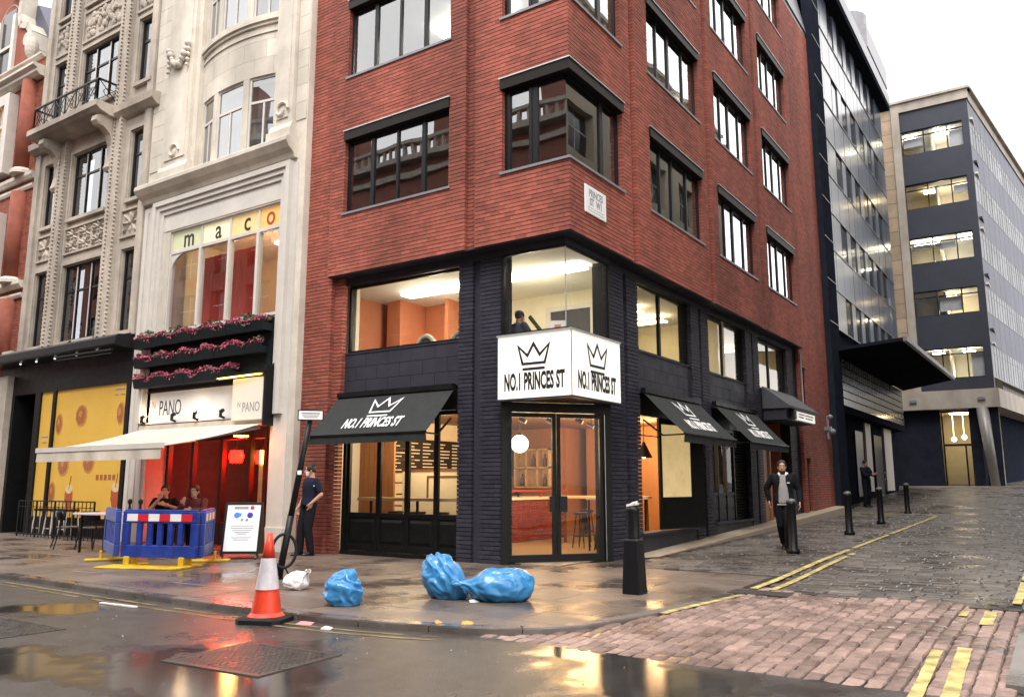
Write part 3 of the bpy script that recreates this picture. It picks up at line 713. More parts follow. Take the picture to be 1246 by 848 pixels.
ob('pane', MB().poly([(-8.14, VY+.02, 4.14), (VX-.02, VY+.02, 4.14), (VX-.02, VY+.02, 5.56), (-8.14, VY+.02, 5.56)]), 'glass_clear', w)
ob('pane', MB().poly([(VX-.02, VY+.022, 4.14), (VX-.02, 13.36, 4.14), (VX-.02, 13.36, 5.56), (VX-.02, VY+.022, 5.56)]), 'glass_clear', w)
ob('glass_joint', MB().box(VX-.028, VX-.012, VY+.012, VY+.028, 4.14, 5.56), 'metal_strip', w)
# folding doors on the main street
DX = [-12.12, -11.27, -10.53, -9.81, -9.22]
fm = MB(); GL.box(fm, -12.2, -12.12, -.26, -.08, .12, 3.3); GL.box(fm, -9.22, -9.2, -.26, -.08, .12, 3.3); GL.box(fm, -12.12, -9.22, -.26, -.08, 2.86, 3.3); GL.box(fm, -12.12, -9.22, -.3, -.02, .121, .19)
ob('shopfront_frame', fm, 'black_paint', BB)
for a, b in zip(DX[:-1], DX[1:]):
    f = MB(); s = .055; d0, d1 = -.2, -.14
    GL.box(f, a+.003, a+s, d0, d1, .2, 2.855); GL.box(f, b-s, b-.003, d0, d1, .2, 2.855); GL.box(f, a+s, b-s, d0, d1, 2.77, 2.855); GL.box(f, a+s, b-s, d0, d1, .84, .93); GL.box(f, a+s, b-s, d0, d1, .2, .31); GL.box(f, a+s, b-s, d0, d1-.02, .31, .84)
    L_ = ob('door_leaf', f, 'black_paint', BB, bevel=.004)
    p = MB(); x0, x1, z0, z1 = a+s+.03, b-s-.03, .35, .80
    o_ = [GL.P(x0, d1-.018, z0), GL.P(x1, d1-.018, z0), GL.P(x1, d1-.018, z1), GL.P(x0, d1-.018, z1)]; i_ = [GL.P(x0+.05, d1+.004, z0+.05), GL.P(x1-.05, d1+.004, z0+.05), GL.P(x1-.05, d1+.004, z1-.05), GL.P(x0+.05, d1+.004, z1-.05)]
    p.loft([o_, i_]); ob('raised_panel', p, 'black_paint', L_)
    ob('pane', MB().poly([GL.P(a+s, -.17, .93), GL.P(b-s, -.17, .93), GL.P(b-s, -.17, 2.77), GL.P(a+s, -.17, 2.77)]), 'glass_shop', L_)
# corner entrance: two glazed leaves across the chamfer
EA, EB = Vector((-8.2, 11.83, 0)), Vector((-6.9, 13.42, 0)); ET = (EB-EA).normalized(); EN = Vector((ET.y, -ET.x, 0)); EL = (EB-EA).length
def eb(mb, s0, s1, n0, n1, z0, z1): mb.obox(EA+ET*(s0+s1)/2+EN*(n0+n1)/2+Vector((0, 0, (z0+z1)/2)), ET*(s1-s0)/2, EN*(n1-n0)/2, Vector((0, 0, (z1-z0)/2)))
f = MB(); eb(f, -.02, .10, -.14, .02, .12, 2.93); eb(f, EL-.10, EL+.02, -.14, .02, .12, 2.93); eb(f, .10, EL-.10, -.14, .02, 2.76, 2.93); eb(f, .0, EL, -.2, .05, .10, .135)
ef = ob('entrance_frame', f, 'black_paint', BB)
eb_line = MB(); eb(eb_line, EL-.115, EL-.105, .0, .024, .14, 2.74); ob('edge_trim', eb_line, 'steel', ef)
for s0, s1 in ((.11, EL/2-.008), (EL/2+.008, EL-.118)):
    f = MB(); eb(f, s0, s0+.07, -.1, -.04, .14, 2.75); eb(f, s1-.07, s1, -.1, -.04, .14, 2.75); eb(f, s0+.07, s1-.07, -.1, -.04, 2.67, 2.75); eb(f, s0+.07, s1-.07, -.1, -.04, .14, .27)
    lf = ob('entrance_door', f, 'black_paint', BB)
    P = lambda s, z: EA+ET*s-EN*.07+Vector((0, 0, z))
    ob('pane', MB().poly([P(s0+.07, .27), P(s1-.07, .27), P(s1-.07, 2.67), P(s0+.07, 2.67)]), 'glass_shop', lf)
    h = MB(); ss = s1-.045 if s0 < 1 else s0+.045; dd = .12
    eb(h, ss-(.09 if s0 < 1 else .0), ss+(.0 if s0 < 1 else .14), -.036, -.02, 1.0, 1.28); ob('push_plate', h, 'iron', lf)
pc = MB(); pc.prism([(-8.2, 11.62, 2.935), (-6.72, 11.62, 2.935), (-6.72, 13.42, 2.935), (-6.9, 13.42, 2.935), (-8.2, 11.83, 2.935)], (0, 0, .04)); ob('porch_ceiling', pc, 'dark_paint', BB)
bk = MB(); bk.prism([(-8.2, 11.66, 2.98), (-6.78, 11.66, 2.98), (-6.78, 13.42, 2.98), (-6.9, 13.42, 2.98), (-8.2, 11.83, 2.98)], (0, 0, 1.09)); ob('sign_backing', bk, 'dark_paint', BB)
# side street bays
for u0, u1, zb in ((14.75, 17.6, .5), (18.7, 21.5, .55)):
    m = MB(); GR.box(m, u0, u1, -.3, -.02, .1, zb); GR.box(m, u0, u1, -.3, .04, zb, zb+.05); ob('stall_riser', m, 'dark_paint', BB)
    m = MB(); GR.box(m, u0, u0+.05, -.24, -.1, zb+.05, 3.3); GR.box(m, u1-.05, u1, -.24, -.1, zb+.05, 3.3); GR.box(m, u0+.05, u1-.05, -.24, -.1, 2.85, 3.3); ob('shopfront_frame', m, 'black_paint', BB)
# bay one: an open window with a folded leaf standing in it
ob('tie_rail', MB().bar((-6.98, 14.8, 2.45), (-6.98, 17.0, 2.45), .02), 'iron', BB)
ang = R(18); la = Vector((-7.0, 15.75, 0)); ld = Vector((math.sin(ang)*.55, math.cos(ang), 0)).normalized(); ln_ = Vector((ld.y, -ld.x, 0))
def lb(mb, s0, s1, n0, n1, z0, z1): mb.obox(la+ld*(s0+s1)/2+ln_*(n0+n1)/2+Vector((0, 0, (z0+z1)/2)), ld*(s1-s0)/2, ln_*(n1-n0)/2, Vector((0, 0, (z1-z0)/2)))
f = MB(); lb(f, 0, .09, 0, .05, .57, 2.84); lb(f, 1.2, 1.72, 0, .05, .57, 2.84); lb(f, .09, 1.2, 0, .05, 2.72, 2.84); lb(f, .09, 1.2, 0, .05, .57, 1.22)
L_ = ob('folded_leaf', f, 'black_paint', BB)
p = MB(); lb(p, .09, 1.2, .02, .03, 1.22, 2.72); ob('frosted_pane', p, 'frosted', L_)
p = MB(); lb(p, .16, 1.13, .05, .06, .68, 1.12); ob('raised_panel', p, 'black_paint', L_)
# bay two: three lights above panels, a louvred shutter beside them
f = MB(); zb = .6
for u in (18.75, 19.33, 19.9, 20.5): GR.box(f, u, u+.06, -.2, -.12, zb, 2.85)
GR.box(f, 18.81, 20.5, -.2, -.13, 1.2, 1.28); GR.box(f, 18.81, 20.5, -.19, -.15, zb, 1.2); GR.box(f, 18.81, 20.5, -.2, -.13, 2.77, 2.85)
w2 = ob('casement_window', f, 'black_paint', BB)
for a, b in ((18.81, 19.33), (19.39, 19.9), (19.96, 20.5)):
    ob('pane', MB().poly([GR.P(a, -.16, 1.28), GR.P(b, -.16, 1.28), GR.P(b, -.16, 2.77), GR.P(a, -.16, 2.77)]), 'glass_shop', w2)
    for z0, z1 in ((.64, .88), (.92, 1.16)):
        p = MB(); GR.box(p, a+.04, b-.04, -.155, -.135, z0, z1); ob('raised_panel', p, 'black_paint', w2)
lv = MB(); GR.box(lv, 20.6, 21.45, -.24, -.2, .6, 2.85); sh = ob('louvre_shutter', lv, 'black_paint', BB)
z = .63
while z < 2.8:
    s = MB(); s.prism([GR.P(20.6, -.2, z+.05), GR.P(20.6, -.12, z), GR.P(20.6, -.11, z+.012), GR.P(20.6, -.19, z+.062)], GR.P(21.45, 0, 0)-GR.P(20.6, 0, 0)); ob('louvre', s, 'black_paint', sh); z += .072
# bay three: recessed side door in a red brick reveal
m = MB(); GR.box(m, 22.6, 25.4, -1.2, -1.1, .3, 3.3); GR.box(m, 22.6, 22.7, -1.1, -.3, .3, 3.3); GR.box(m, 25.3, 25.4, -1.1, -.3, .3, 3.3); ob('recess_wall', m, 'brick', BB)
m = MB(); GR.box(m, 23.1, 24.1, -1.1, -1.04, .34, 2.5); ob('side_door', m, 'black_paint', BB)
m = MB(); GR.box(m, 24.4, 25.3, -.9, -.05, .3, .5); GR.box(m, 22.6, 25.4, -1.1, -.05, .28, .36); ob('doorstep', m, 'light_stone', BB)
# stone step along the foot of the side wall
st = MB(); ysx = [14.2, 17, 20, 23, 26, 30.2]
for a, b in zip(ysx[:-1], ysx[1:]):
    h = lambda y: .15+.0365*(y-14.1); wq = lambda y: .42+.008*(y-14)
    st.add([(-6.95, a, 0), (-6.9+wq(a), a, 0), (-6.9+wq(b), b, 0), (-6.95, b, 0), (-6.95, a, h(a)), (-6.9+wq(a), a, h(a)-.015), (-6.9+wq(b), b, h(b)-.015), (-6.95, b, h(b))], [(4, 5, 6, 7), (0, 1, 5, 4), (1, 2, 6, 5), (3, 0, 4, 7), (2, 3, 7, 6)])
ob('base_step', st, 'light_stone', BB)
# rooms: cafe, mezzanine
rm = MB(); rm.box(-13.1, -7.2, 12.05, 24.1, .06, .14); rm.box(-8.0, -7.15, 12.9, 13.4, .06, .139); ob('interior_floor', rm, 'floor_stone', BB)
rm = MB(); rm.prism([(-13.1, 12.05, 2.97), (-8.1, 12.05, 2.97), (-7.15, 13.3, 2.97), (-7.15, 24.1, 2.97), (-13.1, 24.1, 2.97)], (0, 0, .1)); ob('interior_ceiling', rm, 'wood_brown', BB)
rm = MB(); rm.box(-13.1, -13.0, 12.1, 24.0, .14, 2.97); ob('interior_wall', rm, 'white_wall', BB)
rm = MB(); rm.box(-13.0, -11.2, 18.9, 19.0, .14, 2.97); rm.box(-11.2, -7.15, 24.0, 24.1, .14, 2.97); rm.box(-11.2, -11.1, 19, 24, .14, 2.97)
x = -13.0
while x < -12.0: rm.box(x, x+.14, 13.2, 13.25, .14, 2.97); x += .146
ob('timber_lining', rm, 'wood_panel', BB)
rm = MB(); rm.box(-7.35, -7.2, 17.4, 18.8, .14, 2.97); rm.box(-7.35, -7.2, 21.4, 24.0, .14, 2.97); rm.box(-10.8, -7.3, 19.6, 19.7, .14, 2.97); ob('timber_partition', rm, 'wood_panel', BB)
rm = MB(); rm.box(-13.1, -7.15, 12.05, 26.3, 3.35, 3.45); ob('interior_floor', rm, 'carpet', BB)
rm = MB(); rm.box(-13.1, -6.95, 12.0, 26.3, 5.66, 5.74); ob('interior_ceiling', rm, 'ceiling_white', BB)
rm = MB(); rm.box(-11.4, -7.2, 15.2, 15.3, 3.45, 5.66); rm.box(-7.4, -7.2, 14.2, 15.2, 3.45, 5.66); rm.box(-10.6, -10.5, 16.0, 26.2, 3.45, 5.66); rm.box(-10.5, -7.0, 20.0, 20.1, 3.45, 5.66); rm.box(-13.0, -12.2, 12.15, 12.25, 3.45, 5.66); rm.box(-10.5, -7.0, 26.1, 26.2, 3.45, 5.66); ob('interior_wall', rm, 'cream_wall', BB)
rm = MB(); rm.box(-13.1, -11.4, 14.6, 14.7, 3.45, 5.66); rm.box(-13.1, -13.0, 12.3, 14.6, 3.45, 5.66); rm.box(-12.75, -12.35, 13.7, 14.59, 3.45, 5.66); rm.box(-11.45, -11.35, 14.2, 15.2, 3.45, 5.66); ob('orange_partition', rm, 'orange_wall', BB)
for x0, x1 in ((-11.8, -10.85), (-10.83, -9.88), (-9.86, -8.9), (-8.88, -7.9), (-7.88, -7.3)): lp = MB(); lp.box(x0, x1, 13.1, 13.45, 5.57, 5.60); ob('ceiling_light', lp, 'lamp_white', BB)
for x, y in ((-8.6, 17.3), (-8.6, 18.7), (-8.6, 21.8), (-8.6, 24.2)): lp = MB(); lp.box(x-.6, x+.6, y-.15, y+.15, 5.50, 5.53); ob('ceiling_light', lp, 'lamp_warm', BB)
df = MB(); df.box(-9.32, -9.2, 15.14, 15.2, 3.45, 5.25); df.box(-8.2, -8.08, 15.14, 15.2, 3.45, 5.25); df.box(-9.32, -8.08, 15.14, 15.2, 5.25, 5.36); ob('door_frame', df, 'white_paint', BB)
df = MB(); df.box(-9.2, -8.2, 15.17, 15.2, 3.45, 5.25); ob('inner_door', df, 'canvas_grey', BB)
for z, x0, x1 in ((4.55, -12.9, -11.6), (4.5, -11.2, -9.8)): df = MB(); df.box(x0, x1, 14.45 if x0 < -12 else 15.05, 14.6 if x0 < -12 else 15.2, z, z+.04); ob('lit_shelf', df, 'lamp_orange_dim', BB)

# ------------------------------------------------------------------ white stone building with the bow window
WB = thing('white_building', (-16.3, 12, .12), 'white stone building with a bow window above a flower-decked restaurant', 'building')
F = Fr('L', 11.5)
m = MB()
F.box(m, -19.3, -13.26, -.9, -.35, 2.7, 18)                 # structural wall set back behind openings
wall_ = MB()
wall(wall_, F, -19.3, -13.25, .1, 9.0, [(-18.4, -13.92, .1, 2.95), (-18.55, -13.92, 2.7, 5.15), (-18.12, -13.86, 5.15, 7.72)], -.5, 0)
F.box(wall_, -19.3, -17.35, -.5, 0, 9.0, 18); F.box(wall_, -14.2, -13.25, -.5, 0, 9.0, 18)
wbw = ob('wall', wall_, 'white_stone', WB)
# ashlar courses on the upper piers, stone by stone
for u0, u1, lst in ((-19.26, -18.62, (.34,)), (-13.62, -13.27, ())):
    z = 9.5; k = 0
    while z < 17.8:
        us = [u0, u1] if (k % 2 or not lst) else [u0, (u0+u1)/2, u1]
        for a, b in zip(us[:-1], us[1:]): s = MB(); F.box(s, a+.004, b-.004, -.01, .018, z+.004, z+.416); ob('stone_block', s, 'ashlar', wbw)
        z += .42; k += 1
# pilasters and pedestals
for u0, u1 in ((-18.6, -17.5), (-14.28, -13.64)):
    s = MB(); F.box(s, u0, u1, 0, .10, 9.5, 17.9); F.box(s, u0+.12, u1-.12, .10, .13, 9.62, 17.9); pl = ob('pilaster', s, 'white_stone', WB)
    s = MB(); F.box(s, u0-.08, u1+.08, 0, .22, 9.07, 9.30); F.mould(s, u0-.05, u1+.05, [(0, 9.3), (.19, 9.3), (.12, 9.48), (0, 9.48)]); ob('pedestal', s, 'white_stone', pl)
    s = MB(); sc = F.P((u0+u1)/2, .14, 9.78)
    s.tube([F.P((u0+u1)/2+.22*math.cos(t)*(1-t/9), .15, 9.80+.22*math.sin(t)*(1-t/9)) for t in [i*.5 for i in range(14)]], .035, 6); ob('scroll', s, 'white_stone', pl)
# festoon hung on the broad pilaster
s = MB()
for i in range(13):
    t = i/12; s.ball(F.P(-18.45+.8*t, .2, 12.62-.5*math.sin(math.pi*t)), .085+.02*math.sin(i*2.1), 8, 6)
for u in (-18.45, -17.65):
    for i in range(5): s.ball(F.P(u+.02*math.sin(i), .19, 12.6-.14*i), .075-.008*i, 8, 6)
ob('festoon', s, 'white_stone', WB, True)
# cornice and the moulded surround of the big window
s = MB(); F.mould(s, -19.32, -13.5, [(0, 8.62), (.10, 8.62), (.14, 8.72), (.26, 8.80), (.36, 8.93), (.36, 9.02), (.30, 9.07), (0, 9.12)]); ob('cornice', s, 'white_stone', WB)
s = MB()
for k, (o_, dd) in enumerate(((.0, .16), (.12, .11), (.24, .06))):
    F.box(s, -18.75+o_, -18.63+o_, 0, dd, 2.95, 8.55-o_); F.box(s, -13.82-o_+.12, -13.70-o_+.12, 0, dd, 2.95, 8.55-o_); F.box(s, -18.63+o_, -13.82-o_+.12, 0, dd, 8.43-o_, 8.55-o_)
ob('window_surround', s, 'white_paint', WB)
s = MB(); F.box(s, -18.5, -13.93, 0, .015, 7.76, 8.2); ob('frieze_panel', s, 'white_paint', WB)
s = MB(); F.box(s, -13.93, -13.42, 0, .05, .12, 8.5); F.box(s, -13.98, -13.38, 0, .09, .12, .6); ob('pier', s, 'white_paint', WB); s = MB(); F.box(s, -19.25, -18.42, 0, .05, .12, 8.5); F.box(s, -19.28, -18.38, 0, .09, .12, .6); ob('pier', s, 'white_paint', WB)
for u in (-19.1, -18.85, -18.6): s = MB(); F.box(s, u-.05, u+.05, .05, .08, .65, 8.4); ob('flute', s, 'white_paint', WB)
# big first floor window: four lights, white bars, lettered transom lights
gw = MB(); z0, z1, zt = 5.15, 7.72, 7.18; d = -.09
xs = [-18.12, -16.9, -15.8, -14.77, -13.86]
F.box(gw, xs[0], xs[-1], d-.05, d+.05, z0, z0+.07); F.box(gw, xs[0], xs[-1], d-.05, d+.05, zt-.04, zt+.04); F.box(gw, xs[0], xs[-1], d-.05, d+.05, z1-.05, z1)
for x in xs: F.box(gw, x-.04, x+.04, d-.06, d+.07, z0+.07, zt-.04); F.box(gw, x-.025, x+.025, d-.06, d+.05, zt+.04, z1-.05)
for a, b in ((xs[0], 1), (xs[-1], -1)):      # quadrant brackets in the outer lights
    P = []
    for i in range(9): t = math.pi/2*i/8; P.append((a+b*(.04+.62*(1-math.cos(t))), zt-.04-.40*(1-math.sin(t))))
    gw.prism([F.P(u, d-.03, z) for u, z in P]+[F.P(a+b*.04, d-.03, zt-.04)], F.P(0, .06, 0)-F.P(0, 0, 0))
gwo = ob('shop_window', gw, 'white_paint', WB)
tint = ['letter_green', 'letter_cream', 'letter_gold', 'letter_orange']
for nme, c in zip(tint, ((.40, .41, .26), (.66, .60, .38), (.60, .42, .18), (.74, .36, .10))): mat(nme, c, .4, .12, 3, emit=.36, ecol=c)
for i, (a, b) in enumerate(zip(xs[:-1], xs[1:])):
    ob('pane', MB().poly([F.P(a+.04, d, z0+.07), F.P(b-.04, d, z0+.07), F.P(b-.04, d, zt-.04), F.P(a+.04, d, zt-.04)]), 'glass_upper', gwo)
    s = MB(); F.box(s, a+.025, b-.025, d-.02, d, zt+.04, z1-.05); p = ob('letter_pane', s, tint[i], gwo)
    lt = text_mb('maco'[i], .64, .006, .9, .008); lt.xf(frame_mtx(F.P((a+b)/2+(.05 if i < 3 else -.10), d+.006, (zt+z1)/2+.02), (1, 0, 0), (0, 0, 1))); ob('letter', lt, 'red_paint' if i == 3 else 'letter_black', p)
# bow window storeys
def bow(t, d=0.):
    x = -17.35+3.15*t; yy = 11.62-.26*(1-(2*t-1)**2); tx = Vector((3.15, 4*.26*(2*t-1), 0)).normalized(); nn = Vector((tx.y, -tx.x, 0)); return Vector((x, yy, 0))+nn*d
def bow_band(name, z0, z1, d0, d1, m, t0=0, t1=1, n=16):
    s = MB(); rings = []
    for i in range(n+1):
        t = t0+(t1-t0)*i/n; a = bow(t, d1); b = bow(t, d0); rings.append([(a.x, a.y, z0), (a.x, a.y, z1), (b.x, b.y, z1), (b.x, b.y, z0)])
    s.loft(rings); return ob(name, s, m, WB, False)
for zw0, zw1 in ((10.95, 12.3), (14.3, 15.7)):
    bow_band('bow_wall', zw0, zw1, -.35, -.012, 'white_stone')
    for r_ in range(3):
        ts = [0, .2, .42, .61, .83, 1] if r_ % 2 else [0, .1, .31, .52, .72, .9, 1]
        for ta, tb in zip(ts[:-1], ts[1:]): bow_band('stone_block', zw0+(zw1-zw0)*r_/3+.003, zw0+(zw1-zw0)*(r_+1)/3-.003, -.02, 0, 'ashlar', ta+.001, tb-.001, 4)
bow_band('bow_wall', 9.05, 9.12, -.35, .05, 'white_stone')
bow_band('bow_sill', 12.3, 12.45, -.3, .10, 'white_stone'); bow_band('bow_sill', 12.22, 12.3, -.3, .05, 'white_stone'); bow_band('bow_string', 12.02, 12.06, -.3, .03, 'white_stone')
for (z0, z1) in ((9.12, 10.95), (12.45, 14.3)):
    for a, b in ((0, .05), (.24, .30), (.62, .68), (.95, 1)): bow_band('bow_pier', z0, z1, -.35, -.002, 'white_stone', a, b, 2)
    for a, b in ((.05, .24), (.30, .62), (.68, .95)):
        p, q = bow(a, -.06), bow(b, -.06); t = (q-p).normalized(); nn = Vector((t.y, -t.x, 0)); L = (q-p).length; mid = (p+q)/2
        s = MB()
        def bb(s0, s1, zz0, zz1, th=.05): s.obox(p+t*(s0+s1)/2+Vector((0, 0, (zz0+zz1)/2)), t*(s1-s0)/2, nn*th/2, Vector((0, 0, (zz1-zz0)/2)))
        bb(0, .05, z0, z1); bb(L-.05, L, z0, z1); bb(.05, L-.05, z0, z0+.06); bb(.05, L-.05, z1-.05, z1); zt2 = z0+(z1-z0)*.66; bb(.05, L-.05, zt2-.03, zt2+.03); bb(L/2-.025, L/2+.025, z0+.06, zt2-.03, .04)
        w = ob('window', s, 'white_paint', WB)
        for s0, s1, zz0, zz1 in ((.05, L/2-.025, z0+.06, zt2-.03), (L/2+.025, L-.05, z0+.06, zt2-.03), (.05, L-.05, zt2+.03, z1-.05)):
            ob('pane', MB().poly([p+t*s0+Vector((0, 0, zz0)), p+t*s1+Vector((0, 0, zz0)), p+t*s1+Vector((0, 0, zz1)), p+t*s0+Vector((0, 0, zz1))]), 'glass_office', w)
        c = MB(); Q = []
        for i in range(13):
            u = i/12*.42*L; Q.append(p+t*(.06+u)-nn*(.22+.03*math.sin(i*2.3)))
        for side_ in (0, 1):
            for u, v in zip(Q[:-1], Q[1:]):
                if side_: u, v = mid*2-Vector((u.x, u.y, 0))-nn*.44, mid*2-Vector((v.x, v.y, 0))-nn*.44
                c.poly([(u.x, u.y, z0+.02), (v.x, v.y, z0+.02), (v.x, v.y, z1-.1), (u.x, u.y, z1-.1)])
        ob('net_curtain', c, 'curtain', w)
s = MB(); s.box(-17.3, -14.2, 13.5, 13.6, 9, 18); s.box(-17.4, -17.3, 11.9, 13.5, 9, 18); s.box(-14.25, -14.15, 11.9, 13.5, 9, 18); s.box(-17.3, -14.2, 12.1, 13.5, 11.3, 11.5); ob('interior_wall', s, 'office_wall', WB)
# room behind the big window
s = MB(); s.box(-18.5, -13.5, 14.6, 14.7, 4.9, 7.8); s.box(-18.6, -18.5, 12.0, 14.6, 4.9, 7.8); s.box(-13.6, -13.5, 12.0, 14.6, 4.9, 7.8); ob('interior_wall', s, 'cream_wall', WB)
s = MB(); s.box(-18.6, -13.5, 12.0, 14.7, 7.72, 7.8); ob('interior_ceiling', s, 'white_wall', WB)
s = MB(); s.box(-18.6, -13.5, 12.0, 14.7, 4.9, 5.0); ob('interior_floor', s, 'wood_brown', WB)
s = MB(); n = 40; P = [(-18.0+2.3*i/n, 12.35+.012*math.sin(i*1.7)) for i in range(n+1)]
for a, b in zip(P[:-1], P[1:]): s.poly([(a[0], a[1], 5.0), (b[0], b[1], 5.0), (b[0], b[1], 7.2), (a[0], a[1], 7.2)])
ob('red_reflection', s, 'red_reflection', WB)  # red sheet behind the glass, painted in place of blurred reflections
for x, y in ((-14.4, 13.0), (-15.3, 13.2), (-17.4, 12.7)): s = MB(); s.lathe([(.05, 7.66), (.06, 7.72)], (x, y, 0), 10); ob('spot_lamp', s, 'bulb', WB)
s = MB(); s.box(-16.6, -15.2, 13.5, 13.8, 7.66, 7.71); ob('ceiling_light', s, 'lamp_warm', WB)
# restaurant front under the awning: dark red timber and glass
RF = Fr('L', 12.0)
f = MB(); us = [-18.4, -17.4, -16.3, -15.3, -14.75, -13.92]
for u in us: RF.box(f, u, u+.10, -.1, .02, .12, 2.75)
RF.box(f, -18.3, -13.92, -.1, .01, 2.5, 2.75); RF.box(f, -18.3, -13.92, -.1, .01, .12, .62); ff = ob('restaurant_front', f, 'wood_dark', WB)
for a, b in zip(us[:-1], us[1:]):
    ob('pane', MB().poly([RF.P(a+.1, -.05, .62), RF.P(b, -.05, .62), RF.P(b, -.05, 2.5), RF.P(a+.1, -.05, 2.5)]), 'glass_shop', ff)
    p = MB(); RF.box(p, a+.16, b-.06, .01, .03, .2, .54); ob('raised_panel', p, 'wood_dark', ff)
s = MB(); F.box(s, -18.4, -13.92, -.6, -.02, 2.75, 2.95); ob('bressummer', s, 'wood_dark', WB)
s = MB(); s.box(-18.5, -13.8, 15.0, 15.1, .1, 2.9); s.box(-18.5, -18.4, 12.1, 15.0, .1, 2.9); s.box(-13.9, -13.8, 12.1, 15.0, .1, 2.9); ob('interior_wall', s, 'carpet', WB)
s = MB(); s.box(-18.5, -13.8, 12.1, 15.1, 2.85, 2.95); ob('interior_ceiling', s, 'wood_dark', WB)
s = MB(); s.box(-18.5, -13.8, 11.5, 15.1, .06, .125); ob('interior_floor', s, 'wood_brown', WB)
for i, (x, z, w, h, mm) in enumerate(((-17.2, 1.5, .45, .55, 'white_wall'), (-16.2, 1.3, .5, .8, 'cream_wall'), (-15.5, 1.0, .6, 1.0, 'cream_wall'), (-14.6, 1.7, .5, .4, 'print_orange'), (-16.8, 2.1, .3, .3, 'print_grey'))):
    s = MB(); s.box(x-w/2, x+w/2, 14.93, 14.99, z, z+h); p = ob('wall_picture', s, 'wood_dark', WB); s = MB(); s.box(x-w/2+.04, x+w/2-.04, 14.92, 14.929, z+.04, z+h-.04); ob('print', s, mm, p)
s = MB(); s.box(-15.35, -14.95, 12.35, 12.4, .7, 2.2); ob('menu_sheet', s, 'paper', WB); s = MB(); s.box(-15.3, -14.95, 12.32, 12.345, 1.95, 2.25); ob('menu_lamp', s, 'lamp_orange', WB)

# ------------------------------------------------------------------ carved stone building
CB = thing('carved_building', (-22.3, 12, .12), 'weathered stone building with carved panels and an iron balcony', 'building')
rows = [(5.38, 7.58), (8.98, 10.93), (12.3, 14.2), (15.7, 17.4)]
cols = [(-24.75, -24.05), (-23.2, -21.25), (-20.22, -19.47)]
ops = [(a, b, z0, z1) for a, b in cols for z0, z1 in rows]
s = MB(); wall(s, F, -25.38, -19.32, 4.5, 18.6, ops, -.45, 0); cw = ob('wall', s, 'carved_stone', CB)
# pilasters with rope moulding
for u in (-23.62, -20.78):
    s = MB(); F.box(s, u-.22, u+.22, 0, .12, 5.25, 18.4); p = ob('pilaster', s, 'carved_stone', CB)
    for sd_ in (-.17, .17):
        s = MB(); z = 5.35
        while z < 18.3: s.obox(F.P(u+sd_, .135, z), Vector((.045, 0, .03)), Vector((0, .03, 0)), Vector((-.022, 0, .045))); z += .115
        ob('rope_moulding', s, 'carved_stone', p, kind='stuff')
for u in (-25.2, -19.42):
    s = MB(); F.box(s, u-.17, u+.10, 0, .07, 5.25, 18.4); ob('pilaster', s, 'carved_stone', CB)
for ci, (a, b) in enumerate(cols):
    for ri, (z0, z1) in enumerate(rows):
        lights = (.33, .70) if ci == 1 else ()
        w = window(F, CB, a, b, z0, z1, lights, d=-.07, fw=.06, fm='frame_dark', gm='glass_dark', mull=.06, transom=z0+(z1-z0)*.66, sill=(.10, .10, 'carved_stone'))
        if ci == 1:
            for t in (.33, .70): s = MB(); F.box(s, a+(b-a)*t-.018, a+(b-a)*t+.018, -.066, -.05, z0+.07, z1-.07); ob('white_bar', s, 'white_paint', w)
        # moulded reveal and back of the dark room
        s = MB(); F.box(s, a-.12, a-.03, 0, .05, z0-.02, z1+.12); F.box(s, b+.03, b+.12, 0, .05, z0-.02, z1+.12); F.box(s, a-.03, b+.03, 0, .05, z1+.03, z1+.12); ob('architrave', s, 'carved_stone', w)
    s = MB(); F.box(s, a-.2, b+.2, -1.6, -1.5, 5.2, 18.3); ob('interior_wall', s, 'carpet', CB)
def burst(par, u0, u1, z0, z1, nx, nz, blade=1):
    s = MB(); t = .05
    F.box(s, u0, u1, 0, .055, z0, z0+t); F.box(s, u0, u1, 0, .055, z1-t, z1); F.box(s, u0, u0+t, 0, .055, z0+t, z1-t); F.box(s, u1-t, u1, 0, .055, z0+t, z1-t)
    dx = (u1-u0-2*t)/nx; dz = (z1-z0-2*t)/nz
    for i in range(nx):
        for j in range(nz):
            cx, cz = u0+t+dx*(i+.5), z0+t+dz*(j+.5)
            for k in range(8):
                an = math.pi/4*k; r = .94*(min(dx, dz)/2 if k % 2 == 0 else min(dx, dz)/2*1.25); du, dv = math.cos(an), math.sin(an); ex, ez = cx+du*r*(dx/min(dx, dz)), cz+dv*r*(dz/min(dx, dz))
                px, pz = -dv*.055, du*.055; mx, mz = (cx+ex)/2, (cz+ez)/2
                A = [F.P(cx, .005, cz), F.P(mx+px, .0, mz+pz), F.P(ex, .005, ez), F.P(mx-px, .0, mz-pz)]; T = F.P(mx*.5+ex*.5, .075, mz*.5+ez*.5)
                b = len(s.v); s.v += [tuple(p) for p in A+[T]]; s.f += [(b, b+1, b+4), (b+1, b+2, b+4), (b+2, b+3, b+4), (b+3, b, b+4)]
            s.ball(F.P(cx, .03, cz), (.045, .05, .045), 8, 6)
    return ob('carved_panel', s, 'carved_stone', par)
for u0, u1, nx, nz in ((-24.85, -24.0, 1, 1), (-23.3, -21.15, 3, 2), (-20.42, -19.5, 1, 1)):
    burst(cw, u0, u1, 7.92, 8.72, nx, nz)
